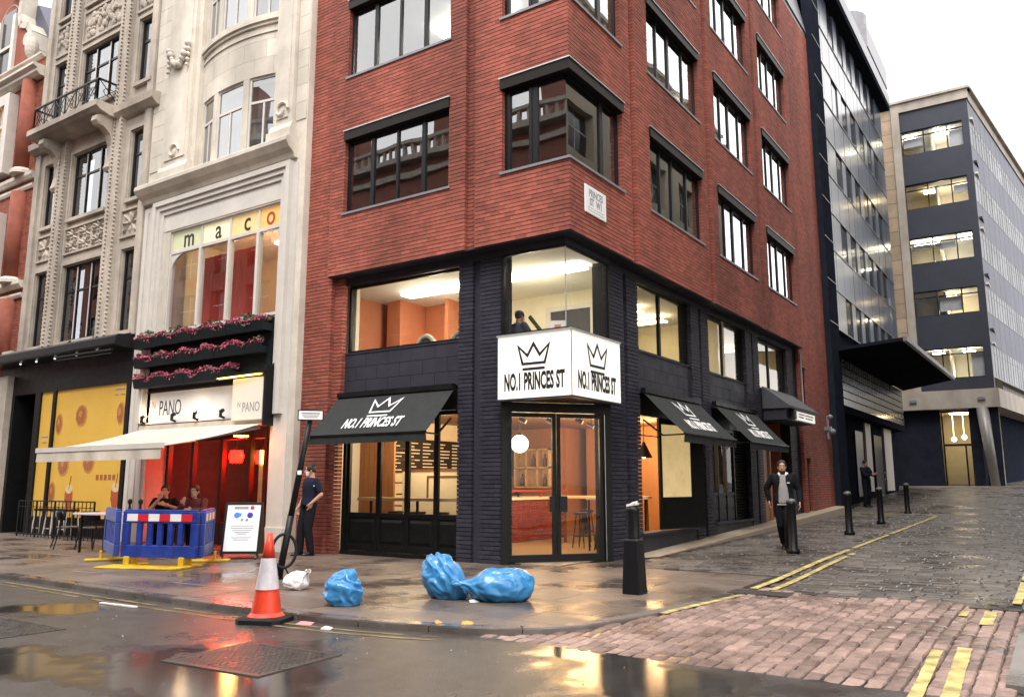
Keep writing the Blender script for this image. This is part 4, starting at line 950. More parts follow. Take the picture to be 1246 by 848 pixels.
for u0, u1 in ((-24.85, -24.0), (-23.3, -21.15), (-20.42, -19.5)):      # upper panels: figures in foliage
    s = MB(); F.box(s, u0, u1, 0, .05, 14.45, 14.52); F.box(s, u0, u1, 0, .05, 15.42, 15.49); F.box(s, u0, u0+.06, 0, .05, 14.52, 15.42); F.box(s, u1-.06, u1, 0, .05, 14.52, 15.42)
    for i in range(int(26*(u1-u0))):
        s.ball(F.P(random.uniform(u0+.14, u1-.14), .02, random.uniform(14.62, 15.32)), (random.uniform(.04, .12), .06, random.uniform(.05, .15)), 8, 6)
    ob('carved_panel', s, 'carved_stone', cw)
# balcony
s = MB(); F.mould(s, -24.6, -20.83, [(0, 11.45), (.35, 11.45), (.62, 11.52), (.70, 11.58), (.75, 11.60), (.75, 11.76), (0, 11.76)]); bal = ob('balcony', s, 'carved_stone', CB)
for u in (-23.95, -21.1):
    P = [(0, 9.95), (.14, 9.95), (.20, 10.05), (.16, 10.2), (.12, 10.4), (.13, 10.7), (.22, 10.98), (.40, 11.14), (.56, 11.16), (.64, 11.26), (.62, 11.40), (.5, 11.45), (0, 11.45)]
    s = MB(); s.prism([F.P(u-.13, d, z) for d, z in P], Vector((.26, 0, 0))); s.tube([F.P(u-.15, .53, 11.30), F.P(u+.15, .53, 11.30)], .10, 12); s.tube([F.P(u-.15, .12, 10.05), F.P(u+.15, .12, 10.05)], .07, 10); ob('bracket', s, 'carved_stone', bal)
r = MB(); zb, zt_ = 11.80, 12.42; pts = [(-24.4, .0), (-24.4, .66), (-20.95, .66), (-20.95, .0)]
for (u0, d0), (u1, d1) in zip(pts[:-1], pts[1:]):
    r.bar(F.P(u0, d0, zt_), F.P(u1, d1, zt_), .06, .04); r.bar(F.P(u0, d0, zb), F.P(u1, d1, zb), .03)
    n = 6 if abs(u1-u0) > 1 else 1
    for i in range(n+1): t = i/n; r.bar(F.P(u0+(u1-u0)*t, d0+(d1-d0)*t, 11.76), F.P(u0+(u1-u0)*t, d0+(d1-d0)*t, zt_), .03)
    for i in range(n):
        a, b = i/n, (i+1)/n; q = lambda t, z: F.P(u0+(u1-u0)*t, d0+(d1-d0)*t, z)
        r.bar(q(a, zb), q(b, zt_), .018); r.bar(q(a, zt_), q(b, zb), .018); r.tube([q((a+b)/2+.28*(b-a)*math.cos(k*math.pi/4), (zb+zt_)/2+.12*math.sin(k*math.pi/4)) for k in range(9)], .011, 5, False)
ob('railing', r, 'iron', bal)
s = MB(); F.mould(s, -20.83, -19.0, [(0, 11.38), (.12, 11.40), (.26, 11.52), (.28, 11.70), (0, 11.74)]); ob('string_course', s, 'carved_stone', CB); s = MB(); F.mould(s, -25.5, -24.6, [(0, 11.38), (.12, 11.40), (.26, 11.52), (.28, 11.70), (0, 11.74)]); ob('string_course', s, 'carved_stone', CB)
# shop below: black fascia, glazed canopy edge, yellow printed window film
s = MB(); F.box(s, -26.2, -19.35, -.8, .02, 4.021, 4.95); F.box(s, -26.2, -25.30, -.8, .025, .1, 4.02); F.box(s, -19.52, -19.35, -.5, .03, .1, 4.02); F.box(s, -23.95, -19.52, -.5, .0, .1, .55); F.box(s, -24.1, -23.86, -.8, .02, .1, 4.02); ob('shop_fascia', s, 'black_paint', CB)
s = MB(); F.mould(s, -26.3, -19.38, [(0, 4.86), (.46, 4.92), (.50, 4.96), (.50, 5.14), (.44, 5.2), (0, 5.26)]); ob('shop_canopy', s, 'frame_dark', CB)
s = MB()
for u in (-25.6, -22.3): s.bar(F.P(u, .46, 5.0), F.P(u, .1, 5.34), .05)
s.bar(F.P(-22.2, .5, 4.83), F.P(-19.5, .5, 4.80), .05); s.bar(F.P(-22.2, .5, 4.74), F.P(-19.5, .5, 4.71), .03); ob('canopy_rod', s, 'frame_dark', CB)
for u in (-24.6, -23.7, -22.7, -21.6, -20.6): s = MB(); s.lathe([(.02, 4.85), (.03, 4.88)], F.P(u, .28, 0), 8); ob('canopy_lamp', s, 'lamp_dim', CB)
s = MB(); F.box(s, -25.5, -24.1, -.7, -.6, .1, 4.02); F.box(s, -25.3, -24.3, -.6, -.56, .15, 2.6); ob('shop_door', s, 'black_paint', CB)
s = MB(); F.box(s, -25.2, -24.4, -.55, -.5, 1.0, 1.04); F.box(s, -25.2, -25.15, -.56, -.5, .9, 1.2); ob('door_bar', s, 'steel', CB)
f = MB(); F.box(f, -23.86, -23.80, -.1, .03, .55, 4.02); F.box(f, -23.12, -22.98, -.1, .03, .55, 4.02); F.box(f, -23.80, -23.12, -.1, .025, 2.2, 2.3); F.box(f, -23.8, -19.52, -.1, .028, .55, .62); sw = ob('shop_window', f, 'black_paint', CB)
for a, b, c, e in ((-23.80, -23.12, .62, 2.2), (-23.80, -23.12, 2.3, 4.02), (-22.98, -19.52, .62, 4.02)): s = MB(); F.box(s, a, b, -.09, -.03, c, e); ob('window_film', s, 'poster_yellow', sw)
ob('pane', MB().poly([F.P(-23.8, .0, .62), F.P(-19.52, .0, .62), F.P(-19.52, .0, 4.02), F.P(-23.8, .0, 4.02)]), 'glass_shop', sw)
def blob(u, z, ru, rz, m, d=-.03, th=.004):
    s = MB(); P = [F.P(u+ru*math.cos(2*math.pi*k/20)*(1+.06*math.sin(3*k)), d, z+rz*math.sin(2*math.pi*k/20)) for k in range(20)]; s.prism(P, F.P(0, th, 0)-F.P(0, 0, 0)); return ob('printed_motif', s, m, sw)
for u, z, k in ((-21.65, 3.28, 0), (-19.78, 3.25, 0), (-22.75, 3.1, 0), (-22.35, 1.98, 0), (-21.1, 2.05, 0), (-22.82, 1.25, 0)):
    ru = .26 if -22.6 < u < -19.9 else .16
    blob(u, z, ru*1.1, .30, 'print_orange'); blob(u-.02, z+.01, ru*.88, .24, 'print_brown', -.025); blob(u-.04, z+.05, ru*.3, .09, 'print_orange', -.02)
for u, z in ((-21.95, 1.15), (-19.75, 1.2)):
    blob(u, z, .20, .32, 'print_red'); blob(u, z+.20, .17, .12, 'print_cream', -.025); s = MB(); s.bar(F.P(u, -.02, z+.2), F.P(u+.06, -.02, z+.55), .015); ob('printed_motif', s, 'print_brown', sw)
for k in range(5): s = MB(); F.box(s, -20.7+.19*k, -20.57+.19*k, -.03, -.026, 1.58, 1.72); ob('printed_letter', s, 'print_brown', sw)
for k, (a, b, z) in enumerate(((-20.1, -19.65, 3.86), (-20.1, -19.95, 3.72), (-19.85, -19.65, 3.72), (-23.65, -23.3, 2.75), (-23.6, -23.35, 2.6))): s = MB(); F.box(s, a, b, -.03, -.026, z, z+.035); ob('printed_line', s, 'print_grey', sw)
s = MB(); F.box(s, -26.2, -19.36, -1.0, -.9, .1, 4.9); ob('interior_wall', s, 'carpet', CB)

# ------------------------------------------------------------------ red brick gabled house at the end of the row
RB = thing('gabled_house', (-29, 12, .12), 'red brick house with white stone bands and a shaped gable', 'building')
s = MB(); wall(s, F, -34, -25.4, .1, 14.1, [(-30.2, -27.05, 11.2, 13.9), (-30.2, -27.05, 7.6, 9.9), (-30, -27.2, .5, 4.6)], -.5, -.01); rbw = ob('wall', s, 'mortar', RB); s = MB(); bricks(F, -28.9, -25.4, 4.7, 14.1, [(-30.2, -27.05, 11.2, 13.9), (-30.2, -27.05, 7.6, 9.9)], lambda a, b, d0, d1, q0, q1: F.box(s, a, b, d0, d1, q0, q1), depth=.03); ob('brickwork', s, 'red_brick_old', rbw, kind='stuff')
for z, dd, h in ((14.1, .28, .18), (14.28, .40, .16), (14.75, .2, .12), (10.75, .14, .22), (10.45, .08, .14), (7.3, .18, .22), (7.0, .1, .14), (5.0, .2, .35)):
    s = MB(); F.mould(s, -34, -25.45, [(0, z), (dd*.6, z), (dd, z+h*.5), (dd, z+h), (0, z+h)]); ob('stone_band', s, 'white_stone', RB)
s = MB(); F.box(s, -34, -25.45, -.5, .04, 14.44, 14.75); ob('frieze', s, 'red_brick_old', RB)
for u in (-26.2, -31):
    s = MB(); s.tube([F.P(u, .05, 11.05), F.P(u, .05, 14.1)], .26, 14); s.tube([F.P(u, .05, 7.6), F.P(u, .05, 10.4)], .26, 14); s.tube([F.P(u, .05, 4.9), F.P(u, .05, 7)], .26, 14); ob('column', s, 'red_brick_old', RB, True)
    for z in (10.98, 7.5): s = MB(); s.lathe([(.36, z), (.36, z+.1), (.28, z+.18)], F.P(u, .05, 0), 14); ob('column_base', s, 'white_stone', RB)
for z0, z1 in ((11.2, 13.9), (7.6, 9.9)):
    f = MB(); F.box(f, -30.2, -29.9, -.2, .30, z0, z1); F.box(f, -27.35, -27.05, -.2, .30, z0, z1); F.box(f, -29.9, -27.35, -.2, .30, z0, z0+.3); F.box(f, -29.9, -27.35, -.2, .3, z1-.35, z1); F.box(f, -28.75, -28.55, -.2, .25, z0+.3, z1-.35); zt2 = z0+(z1-z0)*.62; F.box(f, -29.9, -28.75, .05, .22, zt2-.05, zt2+.05); F.box(f, -28.55, -27.35, .05, .22, zt2-.05, zt2+.05)
    for k in range(1, 4): F.box(f, -28.55+.3*k-.02, -28.55+.3*k+.02, .1, .2, zt2+.05, z1-.35)
    for (u0, sg) in ((-28.55, 1), (-27.35, -1)):
        P = [(u0+sg*.35*(1-math.cos(math.pi/2*i/6)), z1-.35-.3*(1-math.sin(math.pi/2*i/6))) for i in range(7)]; f.prism([F.P(u, .1, z) for u, z in P]+[F.P(u0, .1, z1-.35)], F.P(0, .12, 0)-F.P(0, 0, 0))
    w = ob('bay_window', f, 'white_paint', RB)
    for a, b in ((-29.9, -28.75), (-28.55, -27.35)): ob('pane', MB().poly([F.P(a, .14, z0+.3), F.P(b, .14, z0+.3), F.P(b, .14, z1-.35), F.P(a, .14, z1-.35)]), 'glass_shop', w)
    s = MB(); F.box(s, -29.9, -27.3, -.5, -.45, z0+.3, z1-.35); ob('lit_blind', s, 'lit_blind' if z0 > 10 else 'office_wall', w)
# shaped gable
P = [(-33.4, 14.87), (-26.4, 14.87), (-26.4, 15.3), (-26.55, 15.9), (-26.9, 16.3), (-27.4, 16.5), (-27.55, 16.9), (-27.5, 17.6), (-28.0, 17.9), (-29.0, 18.4), (-30.2, 18.4), (-31.2, 17.9), (-31.7, 17.6), (-31.65, 16.9), (-32, 16.4), (-32.8, 15.9), (-33.4, 15.3)]
s = MB(); s.prism([F.P(u, 0, z) for u, z in P], F.P(0, -.4, 0)-F.P(0, 0, 0)); ga = ob('gable', s, 'red_brick_old', RB)
s = MB()
for a, b in zip(P[1:], P[2:]): s.bar(F.P(a[0], -.18, a[1]), F.P(b[0], -.18, b[1]), .22, .5, (0, 1, 0))
s.ball(F.P(-26.45, .05, 15.35), (.22, .2, .4), 12, 8); s.box(-28.1, -27.3, 11.2, 11.9, 17.75, 17.95); s.tube([F.P(-26.75, .12, 15.75), F.P(-26.75, -.3, 15.75)], .22, 14); ob('coping', s, 'white_stone', ga)
s = MB(); F.box(s, -28.95, -28.75, -.1, .1, 14.87, 17.0); F.box(s, -27.9, -27.7, -.1, .1, 14.87, 17.0); F.box(s, -28.75, -27.9, -.1, .08, 15.85, 15.95)
Q = [F.P(-28.325+.62*math.cos(t), -.1, 16.9+.62*math.sin(t)) for t in [math.pi*i/12 for i in range(13)]]; s.tube(Q, .11, 6); ob('gable_window', s, 'white_paint', ga); s = MB(); F.box(s, -28.75, -27.9, -.02, .01, 14.9, 17.3); ob('pane', s, 'window_void', ga)
s = MB(); s.prism([(-25.4, 11.9, 14.87), (-27.3, 11.9, 17.4), (-31.9, 11.9, 17.4), (-34, 11.9, 14.87)], (0, 6, 1.5)); ob('roof', s, 'slate_blue', RB)
s = MB(); F.box(s, -30, -27.2, -.6, -.5, .3, 4.8); ob('shop_window', s, 'window_void', RB)
s = MB(); F.box(s, -27.0, -25.45, .02, .2, .1, 4.6); ob('shop_pier', s, 'carved_stone', RB)

# ------------------------------------------------------------------ dark panelled tower up the side street
TW = thing('dark_tower', (-9, 38, .5), 'dark glossy panelled office tower with slot windows and a flat canopy', 'building')
T = Fr('R', -6.8)
s = MB(); s.box(-16, -7.06, 30.2, 46.7, 6.6, 22.0); s.box(-16, -7.45, 30.2, 46.7, .3, 6.58); ob('core', s, 'tower_dark', TW)
s = MB(); T.box(s, 30.2, 31.6, -.1, .22, .3, 21.8); ob('corner_pier', s, 'tower_dark', TW)
s = MB(); 
for z in (20.07, 18.47, 16.85, 15.2, 13.65, 12.05, 10.5, 8.9, 7.3): T.box(s, 30.25, 31.6, .22, .235, z-.015, z+.015)
ob('pier_joint', s, 'lead_grey', TW)
zb = [(7.35, 8.9, 0), (8.9, 10.5, 1), (10.5, 12.05, 0), (12.05, 13.65, 1), (13.65, 15.2, 0), (15.2, 16.85, 1), (16.85, 18.47, 0), (18.47, 20.07, 1), (20.07, 21.9, 0)]
wy = [34.2, 36.05, 37.9, 39.85, 41.7, 43.5]
for z0, z1, solid in zb:
    edges = [31.6, 32.9]+[v for w in wy for v in (w, w+1.1)]+[45.6, 46.7]
    for k, (a, b) in enumerate(zip(edges[:-1], edges[1:])):
        iswin = (not solid) and any(abs(a-w) < 1e-6 for w in wy)
        s = MB()
        if iswin:
            T.box(s, a+.02, b-.02, -.1, -.03, z0+.03, z1-.03); p = ob('window', s, 'window_void', TW)
            T2 = MB(); T.box(T2, a+.02, a+.05, -.03, .005, z0+.03, z1-.03); ob('frame', T2, 'tower_dark', p)
        else: T.box(s, a+.018, b-.018, -.05, random.uniform(0, .012), z0+.02, z1-.02); ob('cladding_panel', s, 'tower_panel', TW)
    s = MB(); T.box(s, 31.6, 46.7, -.02, .035, z0-.018, z0+.018); ob('transom', s, 'lead_grey', TW)
s = MB(); T.box(s, 30.2, 46.9, -.4, .45, 21.92, 22.1); ob('eaves', s, 'tower_dark', TW)
s = MB(); T.box(s, 30.2, 46.9, -.3, .5, 22.1, 22.8); ob('parapet', s, 'lead_grey', TW)
s = MB(); s.box(-12, -6.3, 41, 46.5, 23.0, 24.2); s.tube([(-7.4, 42, 24.2), (-7.4, 42, 25.2)], 1.0, 16); s.tube([(-7.4, 44.8, 24.2), (-7.4, 44.8, 25.0)], .9, 16); ob('plant_room', s, 'lead_grey', TW)
# flat canopy with a toothed edge
s = MB(); s.prism([(-6.8, 31.3, 6.32), (-4.25, 30.2, 6.32), (-4.1, 43.3, 6.32), (-6.8, 47.0, 6.32)], (0, 0, .12)); cn = ob('canopy', s, 'tower_dark', TW)
s = MB(); y = 30.25
while y < 43.2: s.box(-4.26+.0115*(y-30.2), -4.12+.0115*(y-30.2), y, y+.14, 6.31, 6.47); y += .22
ob('edge_tooth', s, 'lead_grey', cn)
s = MB(); T.box(s, 31.6, 46.7, -.1, -.06, 6.54, 7.35); ob('cladding_panel', s, 'tower_dark', TW)
# glass block screen
s = MB(); T.box(s, 31.7, 46.7, -.3, -.05, 4.4, 6.3); gb = ob('block_screen', s, 'tower_dark', TW)
for j in range(6):
    for i in range(34):
        q = MB(); u = 31.76+i*.44; z = 4.45+j*.305; T.box(q, u, u+.38, -.05, -.012, z, z+.26); ob('glass_block', q, 'glass_block', gb)
s = MB(); T.box(s, 31.6, 46.7, -.6, -.5, .3, 4.4); T.box(s, 31.6, 46.7, -.5, .0, 4.15, 4.4); ob('entrance_wall', s, 'tower_dark', TW)
for a, b in ((38.55, 39.75), (43.0, 45.0)): s = MB(); T.box(s, a, b, -.5, -.42, 1.15, 4.15); ob('pale_panel', s, 'white_paint', TW)
for a, b in ((33.0, 34.0), (36.5, 38.0), (40.5, 42.4)):
    s = MB(); T.box(s, a, b, -.5, -.44, .75 if a < 36 else .95, 3.7); dd = ob('door', s, 'frame_dark', TW); s = MB(); s.ball(T.P(b-.2, -.40, 2.0), .05, 8, 6); s.ball(T.P(b-.2, -.40, 1.7), .04, 8, 6); ob('door_knob', s, 'steel', dd)
s = MB(); SR.box(s, 29.2, 29.35, .0, .22, 3.3, 3.42); s.ball(SR.P(29.28, .25, 3.25), .11, 10, 8); s.ball(SR.P(29.28, .2, 3.75), .09, 10, 8); s.bar(SR.P(29.28, .1, 3.0), SR.P(29.28, .1, 3.8), .05)
tag(ob('security_camera', s, 'lead_grey'), 'small grey security cameras on the end of the brick wall', 'camera')

# ------------------------------------------------------------------ far office block closing the street
FO = thing('far_office', (-4.9, 50, 1.3), 'grey office block with bands of lit windows closing the side street', 'building')
FF = Fr('L', 50.0)
fa = Vector((-2.8, 50, 0)); fdir = Vector((2.1, 18, 0)).normalized(); fn = Vector((fdir.y, -fdir.x, 0))
def fb(mb, s0, s1, n0, n1, z0, z1): mb.obox(fa+fdir*(s0+s1)/2+fn*(n0+n1)/2+Vector((0, 0, (z0+z1)/2)), fdir*(s1-s0)/2, fn*(n1-n0)/2, Vector((0, 0, (z1-z0)/2)))
bands = [(20.28, 21.75), (17.0, 18.5), (13.75, 15.3), (10.7, 12.15), (7.15, 8.85)]
wl_ = MB(); wall(wl_, FF, -6.3, -2.8, 6.55, 22.9, [(-6.28, -3.12, a, b) for a, b in bands], -.4, 0); ob('wall', wl_, 'navy_panel', FO)
for k, (a, b) in enumerate(zip([-6.28], [-3.12])): pass
for i, (a, b) in enumerate(bands):
    w = MB(); us = [-6.28, -5.12, -3.92, -3.12]
    for u in us: FF.box(w, u-.03, u+.03, -.2, -.1, a, b)
    zt2 = b-.35; FF.box(w, -6.25, -3.15, -.2, -.1, a, a+.06); FF.box(w, -6.25, -3.15, -.2, -.1, b-.05, b); FF.box(w, -6.25, -3.15, -.2, -.11, zt2-.03, zt2+.03); w = ob('window', w, 'frame_dark', FO)
    for p, q in zip(us[:-1], us[1:]):
        for c, e in ((a+.06, zt2-.03), (zt2+.03, b-.05)): ob('pane', MB().poly([FF.P(p+.03, -.15, c), FF.P(q-.03, -.15, c), FF.P(q-.03, -.15, e), FF.P(p+.03, -.15, e)]), 'glass_clear', w)
    s = MB(); s.box(-6.6, -3.0, 53.4, 53.5, a-.9, b+.3); s.box(-6.7, -6.6, 50.45, 53.4, a-.9, b+.3); s.box(-4.9, -4.8, 51.4, 53.4, a-.9, b+.2); ob('interior_wall', s, 'cream_wall', FO)
    s = MB(); s.box(-6.6, -2.6, 50.42, 53.4, b+.1, b+.2); ob('interior_ceiling', s, 'ceiling_white', FO)
    s = MB(); s.box(-6.6, -2.6, 50.42, 53.4, a-1, a-.9); ob('interior_floor', s, 'carpet', FO)
    for x, w_, zq in (((-5.7, .5, .5), (-3.5, .34, .9)), ((-3.5, .34, .4),), ((-4.5, .5, .35), (-5.7, .5, .2)), ((-4.5, .55, .8),), ((-3.45, .3, 1.3),))[i]: s = MB(); s.box(x-w_, x+w_, 50.3, 50.32, b-.4-zq, b-.38); ob('window_blind', s, 'curtain', FO)
    for x in ((-5.9, -4.2), (-5.2, -3.5), (-5.9, -5.2, -3.5), (-4.6,), (-5.4, -3.9))[i]: s = MB(); s.box(x-.3, x+.3, 51.0+.5*(i % 2), 51.4+.5*(i % 2), b-.12, b-.08); ob('ceiling_light', s, 'lamp_warm' if i % 2 else 'lamp_cool', FO)
# front frame, parapet, stone return
s = MB(); FF.box(s, -6.72, -6.3, -.4, .12, 6.5, 23.5); FF.box(s, -6.3, -2.72, -.4, .12, 22.95, 23.5); ob('concrete_frame', s, 'concrete', FO)
s = MB(); FF.box(s, -9.5, -2.6, -.5, .25, 23.5, 23.65); fb(s, .0, 60, -.5, .25, 23.5, 23.65); fb(s, 0, 60, -.4, .05, 22.95, 23.5); ob('coping', s, 'concrete', FO)
z = 6.5
while z < 23.4:
    s = MB(); FF.box(s, -9.5, -6.74, -.3, .02, z+.01, min(z+.84, 23.49)); ob('stone_block', s, 'far_stone', FO); z += .85
# long side
s = MB(); fb(s, 4.6, 60, -6, -.35, 6.5, 22.95); ob('wall', s, 'office_wall', FO)
for i, (a, b) in enumerate(bands+[(22.95, 22.95)]):
    lo = 6.6 if i == 5 else None
    top_ = bands[i-1][0]-.05 if 0 < i < 5 else (22.9 if i == 0 else None)
    if i < 5:
        for k in range(22):
            s0, s1 = .15+k*1.5, 1.65+k*1.5
            q = MB(); fb(q, s0+.02, s1-.02, -.1, .0, b+.05, (bands[i-1][0] if i else 22.9)-.05); ob('spandrel_panel', q, 'grey_panel', FO)
            if k < 14:
                w = MB(); fb(w, s0-.04, s0+.04, -.1, .01, a, b); fb(w, s0+.73, s0+.77, -.1, .006, a, b); fb(w, s0, s1, -.1, .004, a-.03, a+.03); fb(w, s0, s1, -.1, .004, b-.03, b+.03); fb(w, s0, s1, -.1, .004, b-.42, b-.38); w = ob('window', w, 'frame_dark', FO)
                for p, e in ((s0+.03, s0+.72), (s0+.78, s1-.03)): q = MB(); P = lambda s_, z_: fa+fdir*s_-fn*.004+Vector((0, 0, z_)); q.poly([P(p, a+.03), P(e, a+.03), P(e, b-.03), P(p, b-.03)]); ob('pane', q, 'far_glass', w)
q = MB(); fb(q, .0, .15, -.35, .02, 6.5, 22.95); ob('corner_post', q, 'navy_panel', FO)
q = MB(); fb(q, 20, 60, -.3, -.05, 6.6, 22.9); ob('far_glazing', q, 'window_void', FO)
# concrete band over a recessed entrance
s = MB(); FF.box(s, -14, -2.7, -1.2, .2, 5.5, 6.5); fb(s, 0, 60, -1.2, .2, 5.5, 6.5); cbnd = ob('concrete_band', s, 'concrete', FO)
for u in (-6.9, -3.6): s = MB(); FF.box(s, u, u+.35, .2, .3, 5.9, 6.05); ob('floodlight', s, 'lead_grey', cbnd)
s = MB(); FF.box(s, -14, -5.55, -.6, -.3, 1.0, 5.5); FF.box(s, -3.45, -2.75, -.6, -.1, 1.2, 5.5); fb(s, .3, 60, -1.4, -.9, 1.2, 5.5); ob('dark_pier', s, 'tower_dark', FO)
s = MB(); s.tube([FF.P(-3.15, .0, 1.3), FF.P(-3.45, .0, 5.5)], [.22, .3], 14); ob('column', s, 'column_grey', FO, True)
w = MB()
for u in (-5.5, -3.5): FF.box(w, u, u+.08, -.5, -.4, 1.35, 5.4)
FF.box(w, -5.42, -3.5, -.5, -.4, 3.5, 3.62); FF.box(w, -4.45, -4.37, -.5, -.4, 1.35, 3.5); FF.box(w, -5.42, -3.5, -.5, -.4, 5.32, 5.4); w = ob('entrance_door', w, 'frame_dark', FO)
for p in ((-5.42, -4.45, 1.35, 3.5), (-4.37, -3.5, 1.35, 3.5), (-5.42, -3.5, 3.62, 5.32)): ob('pane', MB().poly([FF.P(p[0], -.45, p[2]), FF.P(p[1], -.45, p[2]), FF.P(p[1], -.45, p[3]), FF.P(p[0], -.45, p[3])]), 'glass_shop', w)
s = MB(); s.box(-6, -2.9, 54, 54.1, 1.2, 5.5); s.box(-6.0, -5.9, 50.6, 54, 1.2, 5.5); s.box(-6, -2.9, 50.6, 54, 5.4, 5.49); ob('interior_wall', s, 'cream_wall', FO)
s = MB(); s.box(-5.2, -3.8, 51.6, 52.4, 5.34, 5.39); ob('ceiling_light', s, 'lamp_warm', FO)
for u in (-5.0, -4.5, -3.9): s = MB(); s.bar((u, 51.0, 5.4), (u, 51.0, 4.1+.2*(u+4.5)), .02); s.ball((u, 51.0, 4.0+.2*(u+4.5)), .13, 10, 8); ob('pendant_lamp', s, 'lamp_warm', FO)
s = MB(); s.box(-12, -1, 48.9, 50.6, 1.0, 1.36); ob('entrance_step', s, 'concrete', FO)

# ------------------------------------------------------------------ the other sides of both streets (seen only as reflections)
def terrace(name, label, fr, u0, u1, z1, sign, mw, n, seed, dp=8):
    rnd = random.Random(seed); B = thing(name, fr.P((u0+u1)/2, 0, 0), label, 'building'); w = (u1-u0)/n; ops = []
    for i in range(n):
        for z in (1.0, 5.2, 8.6, 12.0, 15.2):
            if z < z1-2: ops.append((u0+w*i+w*.22, u0+w*i+w*.78, z, z+(3.2 if z < 2 else 2.1)))
    s = MB(); wall(s, fr, u0, u1, 0, z1, ops, 0, sign*.5); ob('wall', s, mw, B)
    for a, b, c, e in ops:
        s = MB(); fr.box(s, a, b, sign*.30, sign*.34, c, e); p = ob('window', s, 'window_void', B); s = MB(); fr.box(s, (a+b)/2-.03, (a+b)/2+.03, sign*.28, sign*.298, c, e); fr.box(s, a, b, sign*.28, sign*.297, c+(e-c)*.55, c+(e-c)*.55+.06); ob('frame', s, 'white_paint', p)
    for z, o_ in ((4.6, .35), (z1-1.2, .25), (z1-.4, .6)): s = MB(); fr.box(s, u0, u1, -sign*o_, sign*.3, z, z+.3); ob('cornice', s, 'opp_stone', B)
    s = MB(); fr.box(s, u0, u1, sign*.5, sign*dp, 0, z1+.3); ob('rear_block', s, mw, B)
    u = u0+.4
    while u < u1-.4: s = MB(); fr.box(s, u, u+.16, -.1, .1, z1-.1, z1+.75); ob('baluster', s, 'opp_stone', B); u += .55
    s = MB(); fr.box(s, u0, u1, -.2, .2, z1+.75, z1+.95); ob('balustrade_rail', s, 'opp_stone', B)
    for k in range(n//2): c = u0+(k*2+1)*w; s = MB(); fr.box(s, c-.7, c+.7, 2.0, 3.2, z1, z1+3.0+rnd.uniform(0, 1.5)); ob('chimney_stack', s, 'opp_brick', B)
    return B
OPL = Fr('L', -9.3); OPR = Fr('R', 2.3)
terrace('brick_terrace', 'long brown brick terrace across the main street', OPL, -137, -17, 19.5, 1, 'opp_brick', 32, 3)
terrace('stone_terrace', 'pale stone terrace with cornices across the main street', OPL, -17, 14, 17.2, 1, 'opp_stone', 7, 4)
# Fr 'R' with outward = +X: the block opposite looks to -X, so its depth runs outward
terrace('cream_block', 'cream stone block lining the other side of the side street', OPR, 11, 46, 21.5, 1, 'opp_cream', 9, 5)

# ------------------------------------------------------------------ signs and awnings
SB = thing('corner_sign', (-7.2, 12, 2.92), 'V-shaped illuminated white sign with a crown over the corner entrance', 'sign')
z0, z1 = 2.93, 4.02
c = MB(); c.box(-8.08, -6.6, 11.52, 11.61, z0, z1); c.box(-6.71, -6.6, 11.61, 13.3, z0, z1); ob('light_box', c, 'sign_face', SB)
c = MB(); c.box(-8.1, -6.58, 11.5, 11.7, z1, z1+.035); c.box(-6.72, -6.58, 11.7, 13.32, z1, z1+.035); ob('top_trim', c, 'metal_strip', SB)
c = MB(); c.box(-8.1, -6.58, 11.5, 11.66, z0-.03, z0); c.box(-6.72, -6.58, 11.66, 13.32, z0-.03, z0); c.box(-6.602, -6.592, 11.512, 11.522, z0, z1); ob('bottom_trim', c, 'dark_paint', SB)
for org, ax, wd in (((-7.34, 11.518, 0), (1, 0, 0), 1.46), ((-6.598, 12.42, 0), (0, 1, 0), 1.66)):
    k = wd/1.46
    cr = crown_mb(.62*k, .045); cr.xf(frame_mtx((org[0], org[1], 3.66), ax, (0, 0, 1))); ob('crown_emblem', cr, 'letter_black', SB)
    t = text_mb('NO.1 PRINCES ST', .40, .016, .385*k, .004, 1.02); t.xf(frame_mtx((org[0], org[1], 3.20), ax, (0, 0, 1))); ob('lettering', t, 'letter_black', SB)

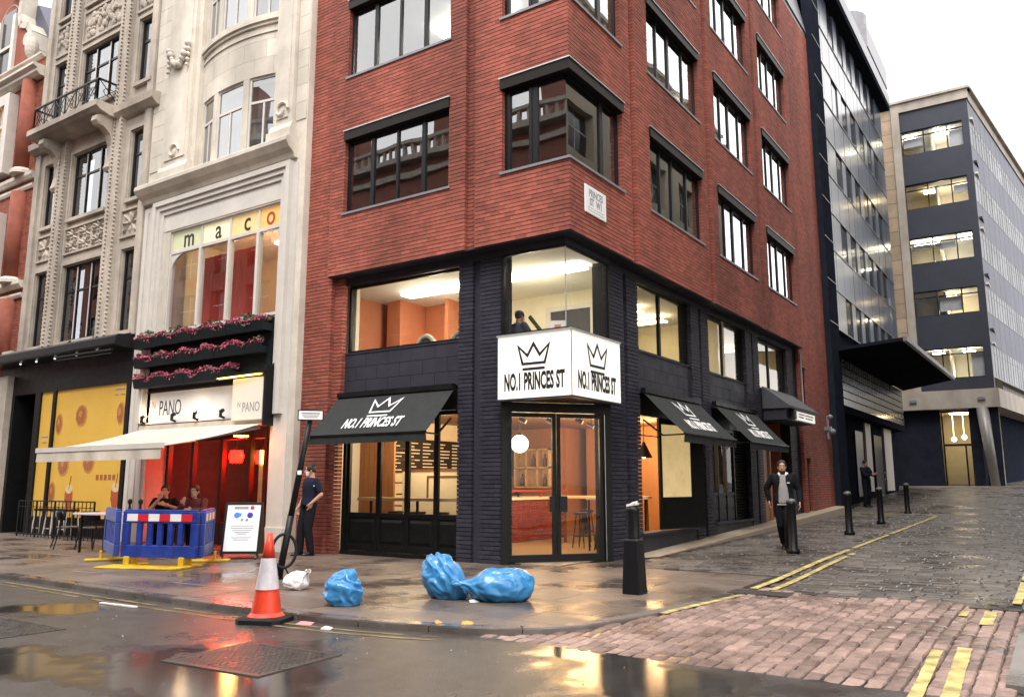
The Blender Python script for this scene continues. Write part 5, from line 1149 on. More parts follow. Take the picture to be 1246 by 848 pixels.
def awning(name, fr, u0, u1, zt, proj, zf, val, label, par_txt=True, group=None):
    A = thing(name, fr.P((u0+u1)/2, 0, zf), label, 'awning', group); dirn = fr.P(1, 0, 0)-fr.P(0, 0, 0)
    top = fr.P(0, .04, zt); 
    P = lambda u, d, z: fr.P(u, d, z)
    n = 14; c = MB()
    for i in range(n):
        a, b = u0+(u1-u0)*i/n, u0+(u1-u0)*(i+1)/n
        for j in range(6):
            p, q = j/6, (j+1)/6; sg = lambda t, u: -.018*math.sin(math.pi*t)-.004*math.sin((u-u0)*9)*math.sin(math.pi*t)
            f = lambda u, t: P(u, .05+(proj-.05)*t, zt+(zf-zt)*t+sg(t, u)); c.poly([f(a, p), f(b, p), f(b, q), f(a, q)])
    cv = ob('canopy', c, 'canvas_dark', A, True)
    v = MB()
    for i in range(n):
        a, b = u0+(u1-u0)*i/n, u0+(u1-u0)*(i+1)/n; w = lambda u: .008*math.sin(u*11)
        v.poly([P(a, proj, zf), P(b, proj, zf), P(b, proj+w(b)-.01, zf-val), P(a, proj+w(a)-.01, zf-val)])
    ob('valance', v, 'canvas_dark', A, True)
    s = MB(); s.bar(P(u0, .06, zt+.03), P(u1, .06, zt+.03), .11, .10); ob('roller_box', s, 'black_paint', A)
    s = MB(); s.bar(P(u0, proj, zf+.0), P(u1, proj, zf+.0), .035, .03); ob('front_bar', s, 'black_paint', A)
    for u in (u0+.12, u1-.12):
        s = MB(); m_ = P(u, proj*.45, zf-.02); s.bar(P(u, .0, zt-.55), m_, .03); s.bar(m_, P(u, proj-.02, zf-.01), .028); ob('folding_arm', s, 'iron', A)
    if par_txt:
        ydir = (P(0, .05, zt)-P(0, proj, zf)).normalized(); mid = P((u0+u1)/2, (.05+proj)/2, (zt+zf)/2); nn = dirn.cross(ydir)
        if nn.z < 0: nn = -nn
        L = (P(0, .05, zt)-P(0, proj, zf)).length; k = (u1-u0)/3.0
        cr = crown_mb(.72*k, .04); cr.xf(frame_mtx(mid+ydir*L*.17+nn*.004, dirn, ydir)); ob('crown_emblem', cr, 'letter_white', A)
        t = text_mb('NO.1 PRINCES ST', .36, .010, .52*k, .004, 1.02); t.xf(frame_mtx(mid-ydir*L*.24+nn*.006, dirn, ydir)); ob('lettering', t, 'letter_white', A)
    return A
awning('crown_awning', GL, -12.24, -9.24, 3.24, .85, 2.40, .16, 'black crown awning over the folding doors on the main street')
awning('crown_awning', GR, 14.78, 17.75, 3.30, .9, 2.45, .17, 'black crown awning over the open window beside the corner pier')
awning('crown_awning', GR, 18.75, 21.85, 3.36, .9, 2.46, .17, 'black crown awning over the louvred shutter')
# grey hood over the side door
GH = thing('door_hood', GR.P(24.3, 0, 3.4), 'plain grey fixed hood above the recessed side door', 'awning')
s = MB(); P = [GR.P(22.75, 0, 4.2), GR.P(22.75, .75, 3.62), GR.P(22.75, .75, 3.56), GR.P(22.75, 0, 3.56)]; s.prism(P, GR.P(25.9, 0, 0)-GR.P(22.75, 0, 0)); ob('hood', s, 'canvas_grey', GH)
s = MB(); GR.box(s, 22.8, 25.8, 0, .62, 3.25, 3.555); ob('fascia', s, 'dark_paint', GH)
SP = thing('side_door_sign', GR.P(24.6, .66, 3.3), 'small white lit plaque under the grey door hood', 'sign')
s = MB(); GR.box(s, 23.7, 25.7, .62, .68, 3.29, 3.53); ob('panel', s, 'sign_face', SP)
for k, (a, b, z) in enumerate(((23.9, 24.5, 3.44), (24.6, 25.5, 3.44), (23.9, 24.4, 3.36), (24.6, 25.4, 3.36))): s = MB(); GR.box(s, a, b, .68, .683, z, z+.035); ob('printed_line', s, 'print_grey', SP)
s = MB(); GR.box(s, 23.2, 23.45, .62, .74, 3.28, 3.54); tag(ob('alarm_box', s, 'dark_paint', bevel=.02), 'dark alarm box beside the side door plaque', 'alarm box')
# street nameplate on the oriel
NP = thing('street_nameplate', UR.P(12.42, 0, 6.45), 'white enamel street nameplate on the brick corner', 'sign')
s = MB(); UR.box(s, 12.02, 12.82, .006, .03, 6.2, 6.72); ob('plate', s, 'letter_white', NP, bevel=.012)
t = text_mb('PRINCES', .19, .004, .72, .003); t.xf(frame_mtx(UR.P(12.42, .031, 6.58), (0, 1, 0), (0, 0, 1))); ob('lettering', t, 'print_grey', NP)
t = text_mb('ST  W1', .19, .006, .78, .003); t.xf(frame_mtx(UR.P(12.42, .031, 6.42), (0, 1, 0), (0, 0, 1))); ob('lettering', t, 'print_grey', NP)
for z in (6.31, 6.26): s = MB(); UR.box(s, 12.12, 12.72, .03, .032, z, z+.008); ob('rule', s, 'print_grey', NP)
# restaurant sign, its lamps, the hanging box and the flower boxes
RS = thing('restaurant_sign', F.P(-16.7, 0, 2.9), 'long white restaurant fascia sign with tall thin letters', 'sign')
s = MB(); F.box(s, -18.56, -14.9, -.08, .06, 2.9, 3.66); ob('panel', s, 'letter_white', RS)
s = MB(); F.box(s, -18.62, -13.9, -.1, .16, 2.80, 2.9); F.box(s, -18.6, -14.9, -.08, .08, 3.66, 3.70); ob('trim', s, 'wood_dark', RS)
t = text_mb('PANO', .52, -.002, .62, .004, 1.0); t.xf(frame_mtx(F.P(-17.55, .062, 3.26), (1, 0, 0), (0, 0, 1))); ob('lettering', t, 'letter_black', RS)
t = text_mb('N', .26, .0, .8, .004); t.xf(frame_mtx(F.P(-18.22, .062, 3.36), (1, 0, 0), (0, 0, 1))); ob('lettering', t, 'print_orange', RS)
for i, u in enumerate((-18.42, -17.2, -16.35, -15.4)):
    s = MB(); s.bar(F.P(u+.12, .2, 2.92), F.P(u+.05, .26, 2.96), .05); s.tube([F.P(u+.05, .26, 2.94), F.P(u+.05, .26, 3.06)], .035, 8); s.tube([F.P(u+.05, .26, 3.06), F.P(u+.02, .18, 3.10)], .045, 8)
    L_ = tag(ob('uplighter', s, 'iron'), ('lit uplighter at the end of the restaurant sign by the fluted pier', 'unlit black uplighter below the tall sign letters', 'lit uplighter at the middle of the restaurant sign', 'unlit black uplighter next to the hanging box sign')[i], 'lamp', 'uplighters along the restaurant sign')
    if i in (0, 2):
        b = MB(); b.ball(F.P(u-.01, .14, 3.10), .04, 10, 8); ob('bulb', b, 'bulb', L_)
        ld_ = bpy.data.lights.new('uplight', 'POINT'); ld_.energy = 2.2; ld_.color = (1, .62, .35); ld_.shadow_soft_size = .04; lo_ = bpy.data.objects.new('uplight', ld_); COL.objects.link(lo_); lo_.location = F.P(u-.01, .2, 3.14); lo_.parent = L_
HB = thing('hanging_sign', F.P(-14.4, .3, 2.8), 'square white box sign under a yellow lamp strip beside the flower boxes', 'sign')
s = MB(); F.box(s, -14.92, -13.92, .12, .30, 2.84, 3.74); ob('box', s, 'sign_face_dim', HB)
s = MB(); F.box(s, -13.90, -13.84, 0, .3, 2.7, 3.98); ob('bracket', s, 'iron', HB)
t = text_mb('PANO', .3, 0, .7, .003); t.xf(frame_mtx(F.P(-14.28, .303, 3.1), (1, 0, 0), (0, 0, 1))); ob('lettering', t, 'print_grey', HB)
t = text_mb('N', .16, 0, .9, .003); t.xf(frame_mtx(F.P(-14.68, .303, 3.17), (1, 0, 0), (0, 0, 1))); ob('lettering', t, 'print_grey', HB)
LS = thing('lamp_strip', F.P(-14.5, .4, 3.8), 'yellow lamp strip on an iron arm above the hanging sign', 'lamp')
s = MB(); s.bar(F.P(-15.3, .42, 3.80), F.P(-13.84, .30, 3.84), .10, .05); s.bar(F.P(-13.84, .30, 3.84), F.P(-13.84, .0, 4.1), .04); ob('arm', s, 'iron', LS)
s = MB(); s.bar(F.P(-15.28, .42, 3.765), F.P(-14.0, .31, 3.80), .08, .02); ob('tube', s, 'lamp_yellow', LS)
PR = MB(); F.box(PR, -18.75, -14.0, .0, .06, 3.695, 5.08); tag(ob('planter_rack', PR, 'planter'), 'black backing rack that carries three tiers of flower boxes', 'rack')
def planter(u0, u1, z, tier, label, top_green):
    T_ = thing('flower_box', F.P((u0+u1)/2, .2, z), label, 'flower box', 'flower boxes above the restaurant sign')
    s = MB(); P = [F.P(u0, .065, z), F.P(u0, .30, z), F.P(u0, .36, z+.22), F.P(u0, .34, z+.22), F.P(u0, .29, z+.16), F.P(u0, .065, z+.16)]; s.prism(P, F.P(u1, 0, 0)-F.P(u0, 0, 0)); ob('box', s, 'planter', T_)
    rnd = random.Random(hash((round(u0*10), tier)) & 255); fl = MB(); lf = MB()
    for k in range(int((u1-u0)*420)):
        u = rnd.uniform(u0+.03, u1-.03); d = rnd.uniform(.12, .36); zz = z+.17+rnd.uniform(0, .13)+.05*math.sin(u*7); r = rnd.uniform(.022, .05)
        tgt = fl if rnd.random() < .82 else lf
        v = Vector((rnd.gauss(0, 1), rnd.gauss(0, 1), rnd.gauss(.4, 1))).normalized(); a = v.orthogonal().normalized()*r; b = v.cross(a); p = F.P(u, d, zz); tgt.add([p-a, p-b*.7, p+a, p+b*.7, p+v*r*.5], [(0, 1, 4), (1, 2, 4), (2, 3, 4), (3, 0, 4)])
    if top_green:
        for k in range(int((u1-u0)*220)):
            u = rnd.uniform(u0, u1); d = rnd.uniform(.06, .26); zz = z+.22+rnd.uniform(0, .20)*(.7+.5*math.sin(u*5)); r = rnd.uniform(.025, .055)
            v = Vector((rnd.gauss(0, 1), rnd.gauss(0, 1), rnd.gauss(.5, 1))).normalized(); a = v.orthogonal().normalized()*r; b = v.cross(a)*.5; p = F.P(u, d, zz); lf.add([p-a, p-b, p+a, p+b], [(0, 1, 2, 3)])
    ob('blossom', fl, 'flower', T_, kind='stuff'); ob('foliage', lf, 'leaf', T_, kind='stuff')
tiers = [(3.78, [-18.75, -16.7, -14.95], 'bottom tier'), (4.28, [-18.80, -17.05, -15.65, -14.1], 'middle tier'), (4.76, [-18.86, -17.65, -16.5, -15.25, -13.98], 'top tier')]
where = {'bottom tier': ['end of the bottom tier by the fluted pier', 'bottom tier beside the yellow lamp strip'], 'middle tier': ['end of the middle tier by the fluted pier', 'centre of the middle tier', 'middle tier above the yellow lamp strip'], 'top tier': ['end of the top tier by the fluted pier', 'top tier, second from the fluted pier', 'top tier, third from the fluted pier', 'end of the top tier by the brick building']}
for z, xs_, tn in tiers:
    for k, (a, b) in enumerate(zip(xs_[:-1], xs_[1:])): planter(a+.01, b-.01, z, tn, 'black flower box with pink blossom, '+where[tn][k], tn == 'top tier')
# cream retractable awning of the restaurant
RA = thing('restaurant_awning', F.P(-16.2, 0, 2.2), 'cream retractable awning stretched out over the restaurant tables', 'awning')
c = MB(); n = 20
for i in range(n):
    for j in range(8):
        a, b = i/n, (i+1)/n; p, q = j/8, (j+1)/8
        f_ = lambda a, t: Vector((-18.5+4.55*a+(.05*t), 11.42-2.45*t, 2.80-.60*t-.05*math.sin(math.pi*t)-.006*math.sin(a*40)*t)); c.poly([f_(a, p), f_(b, p), f_(b, q), f_(a, q)])
ob('canopy', c, 'canvas_cream', RA, True)
s = MB(); s.bar((-18.5, 8.95, 2.20), (-13.88, 8.95, 2.20), .07, .10); ob('front_bar', s, 'white_paint', RA)
v = MB(); n = 40
for i in range(n):
    a, b = -18.45+4.55*i/n, -18.45+4.55*(i+1)/n; w = lambda u: .015*math.sin(u*8); v.poly([(a, 8.93, 2.15), (b, 8.93, 2.15), (b, 8.92+w(b), 1.95), (a, 8.92+w(a), 1.95)])
ob('valance', v, 'canvas_cream', RA, True)
for u in (-18.2, -14.2): s = MB(); s.bar((u, 11.4, 2.68), (u+(.5 if u < -16 else -.5), 10.2, 2.38), .06); s.bar((u+(.5 if u < -16 else -.5), 10.2, 2.38), (u, 8.98, 2.19), .055); ob('folding_arm', s, 'lead_grey', RA)
s = MB(); s.bar((-18.55, 11.38, 2.80), (-13.9, 11.38, 2.80), .16, .14); ob('roller_box', s, 'canvas_cream', RA)
def heater(x, y, z, label):
    H = thing('heat_lamp', (x, y, z), label, 'lamp', None)
    s = MB(); s.lathe([(.17, .03), (.15, .06), (.05, .10), (.03, .14)], (x, y, z), 16); ob('reflector', s, 'iron', H)
    s = MB(); s.lathe([(.02, -.01), (.15, .0), (.15, .03)], (x, y, z), 16); ob('glow', s, 'lamp_orange', H)
    l = bpy.data.lights.new('heat_glow', 'POINT'); l.energy = 14; l.color = (1, .42, .12); l.shadow_soft_size = .12; o = bpy.data.objects.new('heat_glow', l); COL.objects.link(o); o.location = (0, 0, -.12); o.parent = H
heater(-14.55, 11.2, 2.48, 'glowing orange heat lamp under the cream awning')

# ------------------------------------------------------------------ lamps and added fill lights inside the rooms
def fill_light(par, loc, e, col, size=.1):  # added point light without a fixture, brightens the room
    l = bpy.data.lights.new('room_fill', 'POINT'); l.energy = e; l.color = col; l.shadow_soft_size = size; o = bpy.data.objects.new('room_fill', l); COL.objects.link(o); o.location = loc
    o.parent = par; o.matrix_parent_inverse = Matrix.Translation(-Vector(par.location)); return o
def globe(x, y, z, r, label, e=60):
    G = thing('globe_pendant', (x, y, z), label, 'lamp'); s = MB(); s.ball((x, y, z), r, 20, 14); ob('globe', s, 'globe', G, True); s = MB(); s.tube([(x, y, z+r), (x, y, 2.97)], .008, 6); s.lathe([(.05, r-.01), (.05, r+.04)], (x, y, z), 12); ob('cord', s, 'iron', G); return G
mat('globe', (1, .9, .7), .4, .02, emit=4.2, ecol=(1, .84, .55))
globe(-9.6, 14.5, 2.33, .19, 'round white globe pendant seen through the entrance doors')
globe(-9.62, 12.75, 2.30, .17, 'round white globe pendant behind the folding doors')
fill_light(BB, (-9.6, 14.5, 2.55), 120, (1, .66, .31), .9); fill_light(BB, (-11.2, 12.9, 2.55), 95, (1, .74, .44), .9); fill_light(BB, (-8.8, 16.0, 2.55), 125, (1, .60, .26), .9); fill_light(BB, (-8.8, 18.4, 2.55), 125, (1, .64, .30), .9)
fill_light(BB, (-8.6, 13.4, 4.9), 26, (1, .9, .62)); fill_light(BB, (-10.9, 13.2, 5.0), 20, (1, .85, .6)); fill_light(BB, (-8.6, 18.0, 4.9), 14, (1, .8, .5)); fill_light(BB, (-8.6, 23.0, 4.9), 14, (1, .8, .5))
fill_light(WB, (-16.0, 13.9, 2.4), 22, (1, .62, .3), .3); fill_light(WB, (-16.0, 12.7, 6.9), 24, (1, .6, .35)); fill_light(WB, (-14.6, 13.4, 6.9), 14, (1, .8, .55))
for i, (x, y, z) in enumerate(((-14.35, 12.8, 1.72), (-15.55, 12.6, 2.1), (-16.9, 12.9, 2.15))):  # the hanging ones are added to redden the wet road's reflections
    G = thing('red_lamp', (x, y, z), 'glowing red table lamp inside the restaurant by the white pier' if i == 0 else ('', 'added glowing red lamp hanging beside the lit menu sheet', 'added glowing red lamp hanging behind the two diners', 'added glowing red lamp hanging by the fluted pier')[i], 'lamp', 'red lamps in the restaurant'); s = MB(); q_ = 1.0 if i == 0 else 1.5; s.lathe([(.09*q_, -.1*q_), (.12*q_, 0), (.09*q_, .1*q_)], (x, y, z), 14); ob('lamp_shade', s, 'lamp_red', G, True); s = MB(); s.tube([(x, y, z+.1), (x, y, 2.85)] if i else [(x, y, z-.1), (x, y, 1.0)], .01, 6); ob('stem', s, 'iron', G)
for i, (a, b) in enumerate(bands): fill_light(FO, (-4.6, 52.2, a+.6), (26, 20, 16, 30, 12)[i], (1, .84, .55) if i % 2 else (1, .95, .8))
# conical black pendants at the side window
for x, y, wh in ((-7.9, 16.4, 'next to the corner pier'), (-8.0, 17.25, 'next to the folded leaf')):
    G = thing('cone_pendant', (x, y, 2.2), 'black cone pendant inside the side window, '+wh, 'lamp', 'black cone pendants inside the side window')
    s = MB(); s.lathe([(.19, 2.08), (.16, 2.16), (.06, 2.36), (.03, 2.44)], (x, y, 0), 16, False); s.tube([(x, y, 2.44), (x, y, 2.97)], .008, 6); ob('lamp_shade', s, 'iron', G); s = MB(); s.ball((x, y, 2.12), .05, 10, 8); ob('bulb', s, 'bulb', G)
# track spots on the cafe ceiling
for x, y, hot in ((-9.3, 14.2, 0), (-9.0, 14.8, 0), (-8.4, 15.0, 0), (-8.2, 15.9, 1), (-8.9, 16.4, 0)):
    G = thing('track_spot', (x, y, 2.8), 'small black spotlight on the cafe ceiling', 'lamp', 'black ceiling spotlights in the cafe'); s = MB(); s.tube([(x, y, 2.97), (x, y, 2.84)], .012, 6); s.tube([(x-.07, y-.05, 2.83), (x+.07, y-.02, 2.76)], .05, 10); ob('housing', s, 'iron', G)
    if hot: s = MB(); s.ball((x+.08, y-.03, 2.76), .045, 10, 8); ob('bulb', s, 'bulb', G)

# ------------------------------------------------------------------ cafe furniture
CT = thing('counter', (-11.25, 16, .14), 'cafe counter faced in small dark red tiles with a pale top', 'counter')
s = MB(); s.box(-11.8, -10.72, 13.9, 18.3, .14, 1.12); ob('body', s, 'grout', CT); s = MB(); s.box(-11.85, -10.66, 13.84, 18.36, 1.12, 1.18); ob('counter_top', s, 'white_wall', CT)
s = MB(); z = .16
while z < 1.1:
    y = 13.92
    while y < 18.2: s.box(-10.722, -10.708, y, y+.095, z, z+.095); y += .103
    x = -11.78
    while x < -10.8: s.box(x, x+.095, 13.886, 13.9, z, z+.095); x += .103
    z += .103
ob('tiles', s, 'tile_red', CT, kind='stuff')
s = MB(); s.bar((-10.64, 13.9, 1.33), (-10.64, 18.3, 1.33), .04); [s.bar((-10.64, y, 1.18), (-10.64, y, 1.33), .03) for y in (14, 15.5, 17, 18.25)]; tag(ob('counter_rail', s, 'red_paint'), 'red metal rail along the tiled counter', 'rail')
TS = thing('card_reader', (-10.9, 16.4, 1.18), 'black card till standing on the tiled counter', 'till'); s = MB(); s.obox((-10.9, 16.4, 1.27), Vector((.11, 0, .05)), Vector((0, .14, 0)), Vector((-.005, 0, .012))); s.bar((-10.9, 16.4, 1.18), (-10.9, 16.4, 1.27), .04); ob('screen', s, 'iron', TS)
SH = thing('wall_shelf', (-11.9, 18.8, 1.4), 'timber pigeonhole shelf holding bottles on the cafe wall', 'shelf')
s = MB(); xs_ = [-12.5, -12.14, -11.78, -11.42]
for x in xs_: s.box(x-.02, x+.02, 18.62, 18.9, 1.4, 2.42)
for z in (1.4, 1.92, 2.4): s.box(-12.52, -11.40, 18.62, 18.9, z-.02, z+.02)
s.box(-12.5, -11.42, 18.86, 18.9, 1.4, 2.42); ob('case', s, 'wood_pale', SH)
for i in range(3):
    for z in (1.42, 1.94):
        if (i+int(z*10)) % 4 == 3: continue
        b = MB(); x = xs_[i]+.18; b.lathe([(.06, 0), (.06, .2), (.02, .27), (.02, .34)], (x, 18.75, z), 12); tag(ob('bottle', b, 'wood_brown', None, True), 'brown bottle standing in the cafe pigeonhole shelf', 'bottle', 'bottles in the cafe shelf')
MB_ = thing('menu_board', (-11.3, 18.7, 2.0), 'black menu board with pale writing above the cafe counter', 'menu board')
s = MB(); s.box(-13.0, -12.62, 18.8, 18.86, 1.7, 2.6); s.box(-12.98, -12.95, 14.0, 17.6, 1.75, 2.55); ob('board', s, 'iron', MB_)
s = MB(); rnd = random.Random(5)
for k in range(9):
    for j in range(6):
        y = 14.15+j*.57; s.box(-12.95, -12.945, y, y+rnd.uniform(.2, .48), 1.8+k*.08, 1.825+k*.08)
ob('writing', s, 'letter_white', MB_)
def stool(loc, h, label, rz=0, group='dark cafe stools'):
    G = thing('stool', loc, label, 'stool', group, rz); s = MB(); s.lathe([(.15, h-.045), (.165, h-.02), (.165, h), (.13, h+.006)], (0, 0, 0), 18); ob('seat', s, 'wood_dark_stool', G, world=False)
    for a in range(4):
        c_, s_ = math.cos(a*math.pi/2+.78), math.sin(a*math.pi/2+.78); m_ = MB(); m_.tube([(c_*.2, s_*.2, 0), (c_*.11, s_*.11, h-.03)], [.013, .016], 8); ob('leg', m_, 'wood_dark_stool', G, world=False)
    m_ = MB(); R_ = .165; m_.tube([(R_*math.cos(t*math.pi/8), R_*math.sin(t*math.pi/8), h*.33) for t in range(17)], .009, 6, False); ob('foot_ring', m_, 'iron', G, world=False); return G
mat('wood_dark_stool', (.05, .028, .018), .5, .2, 8)
stool((-8.80, 15.7, .14), .74, 'dark bar stool inside the entrance, drawn out from the high table'); stool((-8.15, 15.4, .14), .74, 'dark bar stool inside the entrance, beside the door jamb', .4)
stool((-9.6, 17.4, .14), .74, 'dark bar stool tucked under the far side of the high table', .2); stool((-8.9, 17.7, .14), .74, 'dark bar stool under the partition end of the high table', .6)
for i, x in enumerate((-11.5, -10.9, -10.3, -9.6)): stool((x, 12.75, .14), .80, 'low dark stool at the window bar behind the folding doors', .3*i, 'stools at the cafe window bar')
HT = thing('high_table', (-8.9, 16.6, .14), 'tall timber-topped table inside the cafe entrance', 'table')
s = MB(); s.box(-10.0, -7.7, 16.3, 16.95, 1.16, 1.22); ob('table_top', s, 'wood_pale', HT, bevel=.01)
for x in (-9.9, -7.8):
    for y in (16.36, 16.89): m_ = MB(); m_.bar((x, y, .14), (x, y, 1.16), .05); ob('leg', m_, 'wood_brown', HT)
WBAR = thing('window_bar', (-10.7, 12.4, .14), 'narrow pale counter running behind the folding doors', 'counter'); s = MB(); s.box(-12.05, -9.25, 12.2, 12.55, 1.16, 1.22); ob('bar_top', s, 'wood_pale', WBAR)
for x in (-11.95, -10.7, -9.35): m_ = MB(); m_.bar((x, 12.5, .14), (x, 12.5, 1.16), .04); ob('leg', m_, 'iron', WBAR)
ST_ = thing('side_table', (-7.9, 15.5, .14), 'white-topped table standing inside the open side window', 'table'); s = MB(); s.box(-8.3, -7.4, 15.0, 16.1, 1.17, 1.21); ob('table_top', s, 'white_wall', ST_)
for x in (-8.25, -7.45):
    for y in (15.05, 16.05): m_ = MB(); m_.bar((x, y, .14), (x, y, 1.17), .03); ob('leg', m_, 'iron', ST_)
BC = thing('back_counter', (-10.4, 13.9, .14), 'white lit bar front with a dark outlined panel inside the cafe', 'counter')
s = MB(); s.box(-12.0, -9.9, 13.5, 13.8, .14, 1.75); ob('bar_front', s, 'cream_wall', BC); s = MB()
for a in ((-11.3, -9.95, 13.485, 13.5, 1.62, 1.66), (-11.3, -11.26, 13.485, 13.5, 1.2, 1.62), (-11.9, -9.9, 13.48, 13.52, 1.75, 1.80)): s.box(*a)
ob('outline', s, 'wood_brown', BC)
s = MB()
for k in range(9): s.box(-12.35-.06*(k % 3), -12.0, 13.7, 13.9, .5+.25*k, .53+.25*k)
tag(ob('plate_rack', s, 'wood_brown'), 'timber wall rack with short shelves behind the cafe bar', 'rack')
t = text_mb('HAPPY', .20, .006, 1, .004); 
s = MB()
for k, (a, b) in enumerate(((0, .55), (.2, .3), (-.05, .6))): s.box(-8.35+a, -8.35+b, 19.585, 19.598, 1.75-.17*k, 1.82-.17*k)
tag(ob('wall_lettering', s, 'red_paint'), 'small red lettering on the timber partition inside the cafe', 'lettering')
# mezzanine: office chairs, plant, picture frame
for x, y, m_, lab in ((-10.6, 12.55, 'canvas_grey', 'grey round-backed office chair at the mezzanine window'), (-9.75, 12.6, 'cream_wall', 'cream round-backed office chair at the mezzanine window')):
    G = thing('office_chair', (x, y, 3.45), lab, 'chair'); s = MB(); s.tube([(x-.26*math.cos(t), y, 4.12+.34*math.sin(t)) for t in [math.pi*i/12 for i in range(13)]], .05, 8); ob('back_rim', s, 'cream_wall', G, True); s = MB(); s.ball((x, y+.02, 4.15), (.24, .04, .28), 14, 10); ob('backrest', s, m_, G, True); s = MB(); s.ball((x, y+.25, 3.93), (.26, .26, .05), 14, 8); s.tube([(x, y+.25, 3.5), (x, y+.25, 3.93)], .03, 8); s.lathe([(.25, 3.45), (.06, 3.5)], (x, y+.25, 0), 12); ob('seat', s, m_, G, True)
G = thing('desk_object', (-7.65, 12.6, 4.14), 'small cream picture card standing on the corner window ledge', 'card'); s = MB(); s.obox((-7.35, 12.35, 4.27), Vector((.12, .06, 0)), Vector((-.01, .02, 0)), Vector((0, .02, .12))); ob('card', s, 'paper', G); s = MB(); s.obox((-7.345, 12.335, 4.27), Vector((.05, .025, 0)), Vector((-.01, .02, 0)), Vector((0, .01, .04))); ob('print', s, 'print_brown', G)
s = MB(); s.obox((-7.85, 12.4, 4.38), Vector((.14, 0, -.17)), Vector((0, .015, 0)), Vector((.03, 0, .025))); tag(ob('paddle', s, 'leaf', bevel=.01), 'dark green paddle-shaped blade leaning at the corner window', 'paddle')
s = MB(); s.box(-8.3, -7.0, 12.2, 12.9, 4.06, 4.10); s.box(-8.25, -8.2, 12.8, 12.85, 3.45, 4.06); s.box(-7.1, -7.05, 12.8, 12.85, 3.45, 4.06); tag(ob('window_desk', s, 'wood_brown'), 'brown desk set against the corner glass upstairs', 'desk')

# ------------------------------------------------------------------ street furniture
def place(mb, loc, rz=0): return mb.xf(Matrix.Translation(loc) @ Matrix.Rotation(rz, 4, 'Z'))
BN = thing('bollard', (-4.69, 9.73, .12), 'stout black bollard with a square foot at the kerb corner', 'bollard')
s = MB(); w0, w1 = .122, .098
s.loft([[(x*w0, y*w0, 0) for x, y in ((-1, -1), (1, -1), (1, 1), (-1, 1))], [(x*w1, y*w1, .66) for x, y in ((-1, -1), (1, -1), (1, 1), (-1, 1))], [(x*.085, y*.085, .685) for x, y in ((-1, -1), (1, -1), (1, 1), (-1, 1))]]); ob('foot', s, 'iron', BN, world=False, bevel=.012)
s = MB(); s.lathe([(.088, .67), (.087, .70), (.085, .74), (.080, 1.0), (.084, 1.01), (.09, 1.03), (.09, 1.055), (.078, 1.075), (.05, 1.095), (.0, 1.10)], (0, 0, 0), 16); ob('shaft', s, 'iron', BN, True, world=False)
s = MB(); s.obox((.0, .0, 1.112), Vector((.07, .02, .01)), Vector((-.01, .045, 0)), Vector((0, 0, .014))); s.obox((.01, 0, 1.13), Vector((.045, -.02, .01)), Vector((.01, .03, .01)), Vector((0, 0, .01)))
nap = ob('crumpled_napkin', MB().add(s.v, s.f), 'paper'); nap.location = (-4.69, 9.73, .12); tag(nap, 'crumpled white paper left on top of the stout kerb bollard', 'paper')
def bollard(x, y, label):
    B = thing('bollard', (x, y, zg(y)), label, 'bollard', 'slim bollards along the side street')
    s = MB(); s.lathe([(.125, 0), (.12, .06), (.085, .10), (.082, .9), (.092, .915), (.092, .945)], (0, 0, 0), 16); ob('shaft', s, 'iron', B, True, world=False)
    s = MB(); s.lathe([(.092, .945), (.085, .985), (.05, 1.01), (0, 1.018)], (0, 0, 0), 16); ob('cap', s, 'bollard_cap', B, True, world=False); return B
bollard(-4.42, 16.05, 'slim black bollard just in front of the walking man'); bollard(-4.43, 20.95, 'slim black bollard next after the walking man up the side street'); bollard(-4.45, 25.1, 'slim black bollard, the middle one of three beyond the walking man'); bollard(-4.54, 30.4, 'slim black bollard by the curled end of the yellow line')
# traffic cone
CN = thing('traffic_cone', (-7.22, 6.0, .05), 'tall red traffic cone with a white sleeve on a dark foot', 'traffic cone', rz=R(24))
s = MB(); s.loft([[(x*.25, y*.25, .0) for x, y in ((-1, -.75), (-.75, -1), (.75, -1), (1, -.75), (1, .75), (.75, 1), (-.75, 1), (-1, .75))], [(x*.25, y*.25, .045) for x, y in ((-1, -.75), (-.75, -1), (.75, -1), (1, -.75), (1, .75), (.75, 1), (-.75, 1), (-1, .75))], [(x*.22, y*.22, .065) for x, y in ((-1, -.75), (-.75, -1), (.75, -1), (1, -.75), (1, .75), (.75, 1), (-.75, 1), (-1, .75))]]); ob('foot', s, 'rubber', CN, world=False)
prof = lambda z: .165-.135*(z-.06)/.86
def band(z0, z1, m, name, e=0.): s = MB(); s.lathe([(prof(z0)+e, z0), (prof((z0+z1)/2)+e, (z0+z1)/2), (prof(z1)+e, z1)], (0, 0, 0), 28, caps=(z1 > .9)); ob(name, s, m, CN, True, world=False)
s = MB(); s.lathe([(.20, .06), (.175, .085), (prof(.1), .10)], (0, 0, 0), 28, False); ob('skirt', s, 'cone_red', CN, True, world=False)
band(.10, .34, 'cone_red', 'body'); band(.335, .66, 'cone_sleeve', 'reflective_sleeve', .004); band(.65, .92, 'cone_red', 'tip')
s = MB(); s.lathe([(prof(.335)+.006, .325), (prof(.335)+.006, .34)], (0, 0, 0), 28, False); ob('ring', s, 'cone_red', CN, True, world=False)
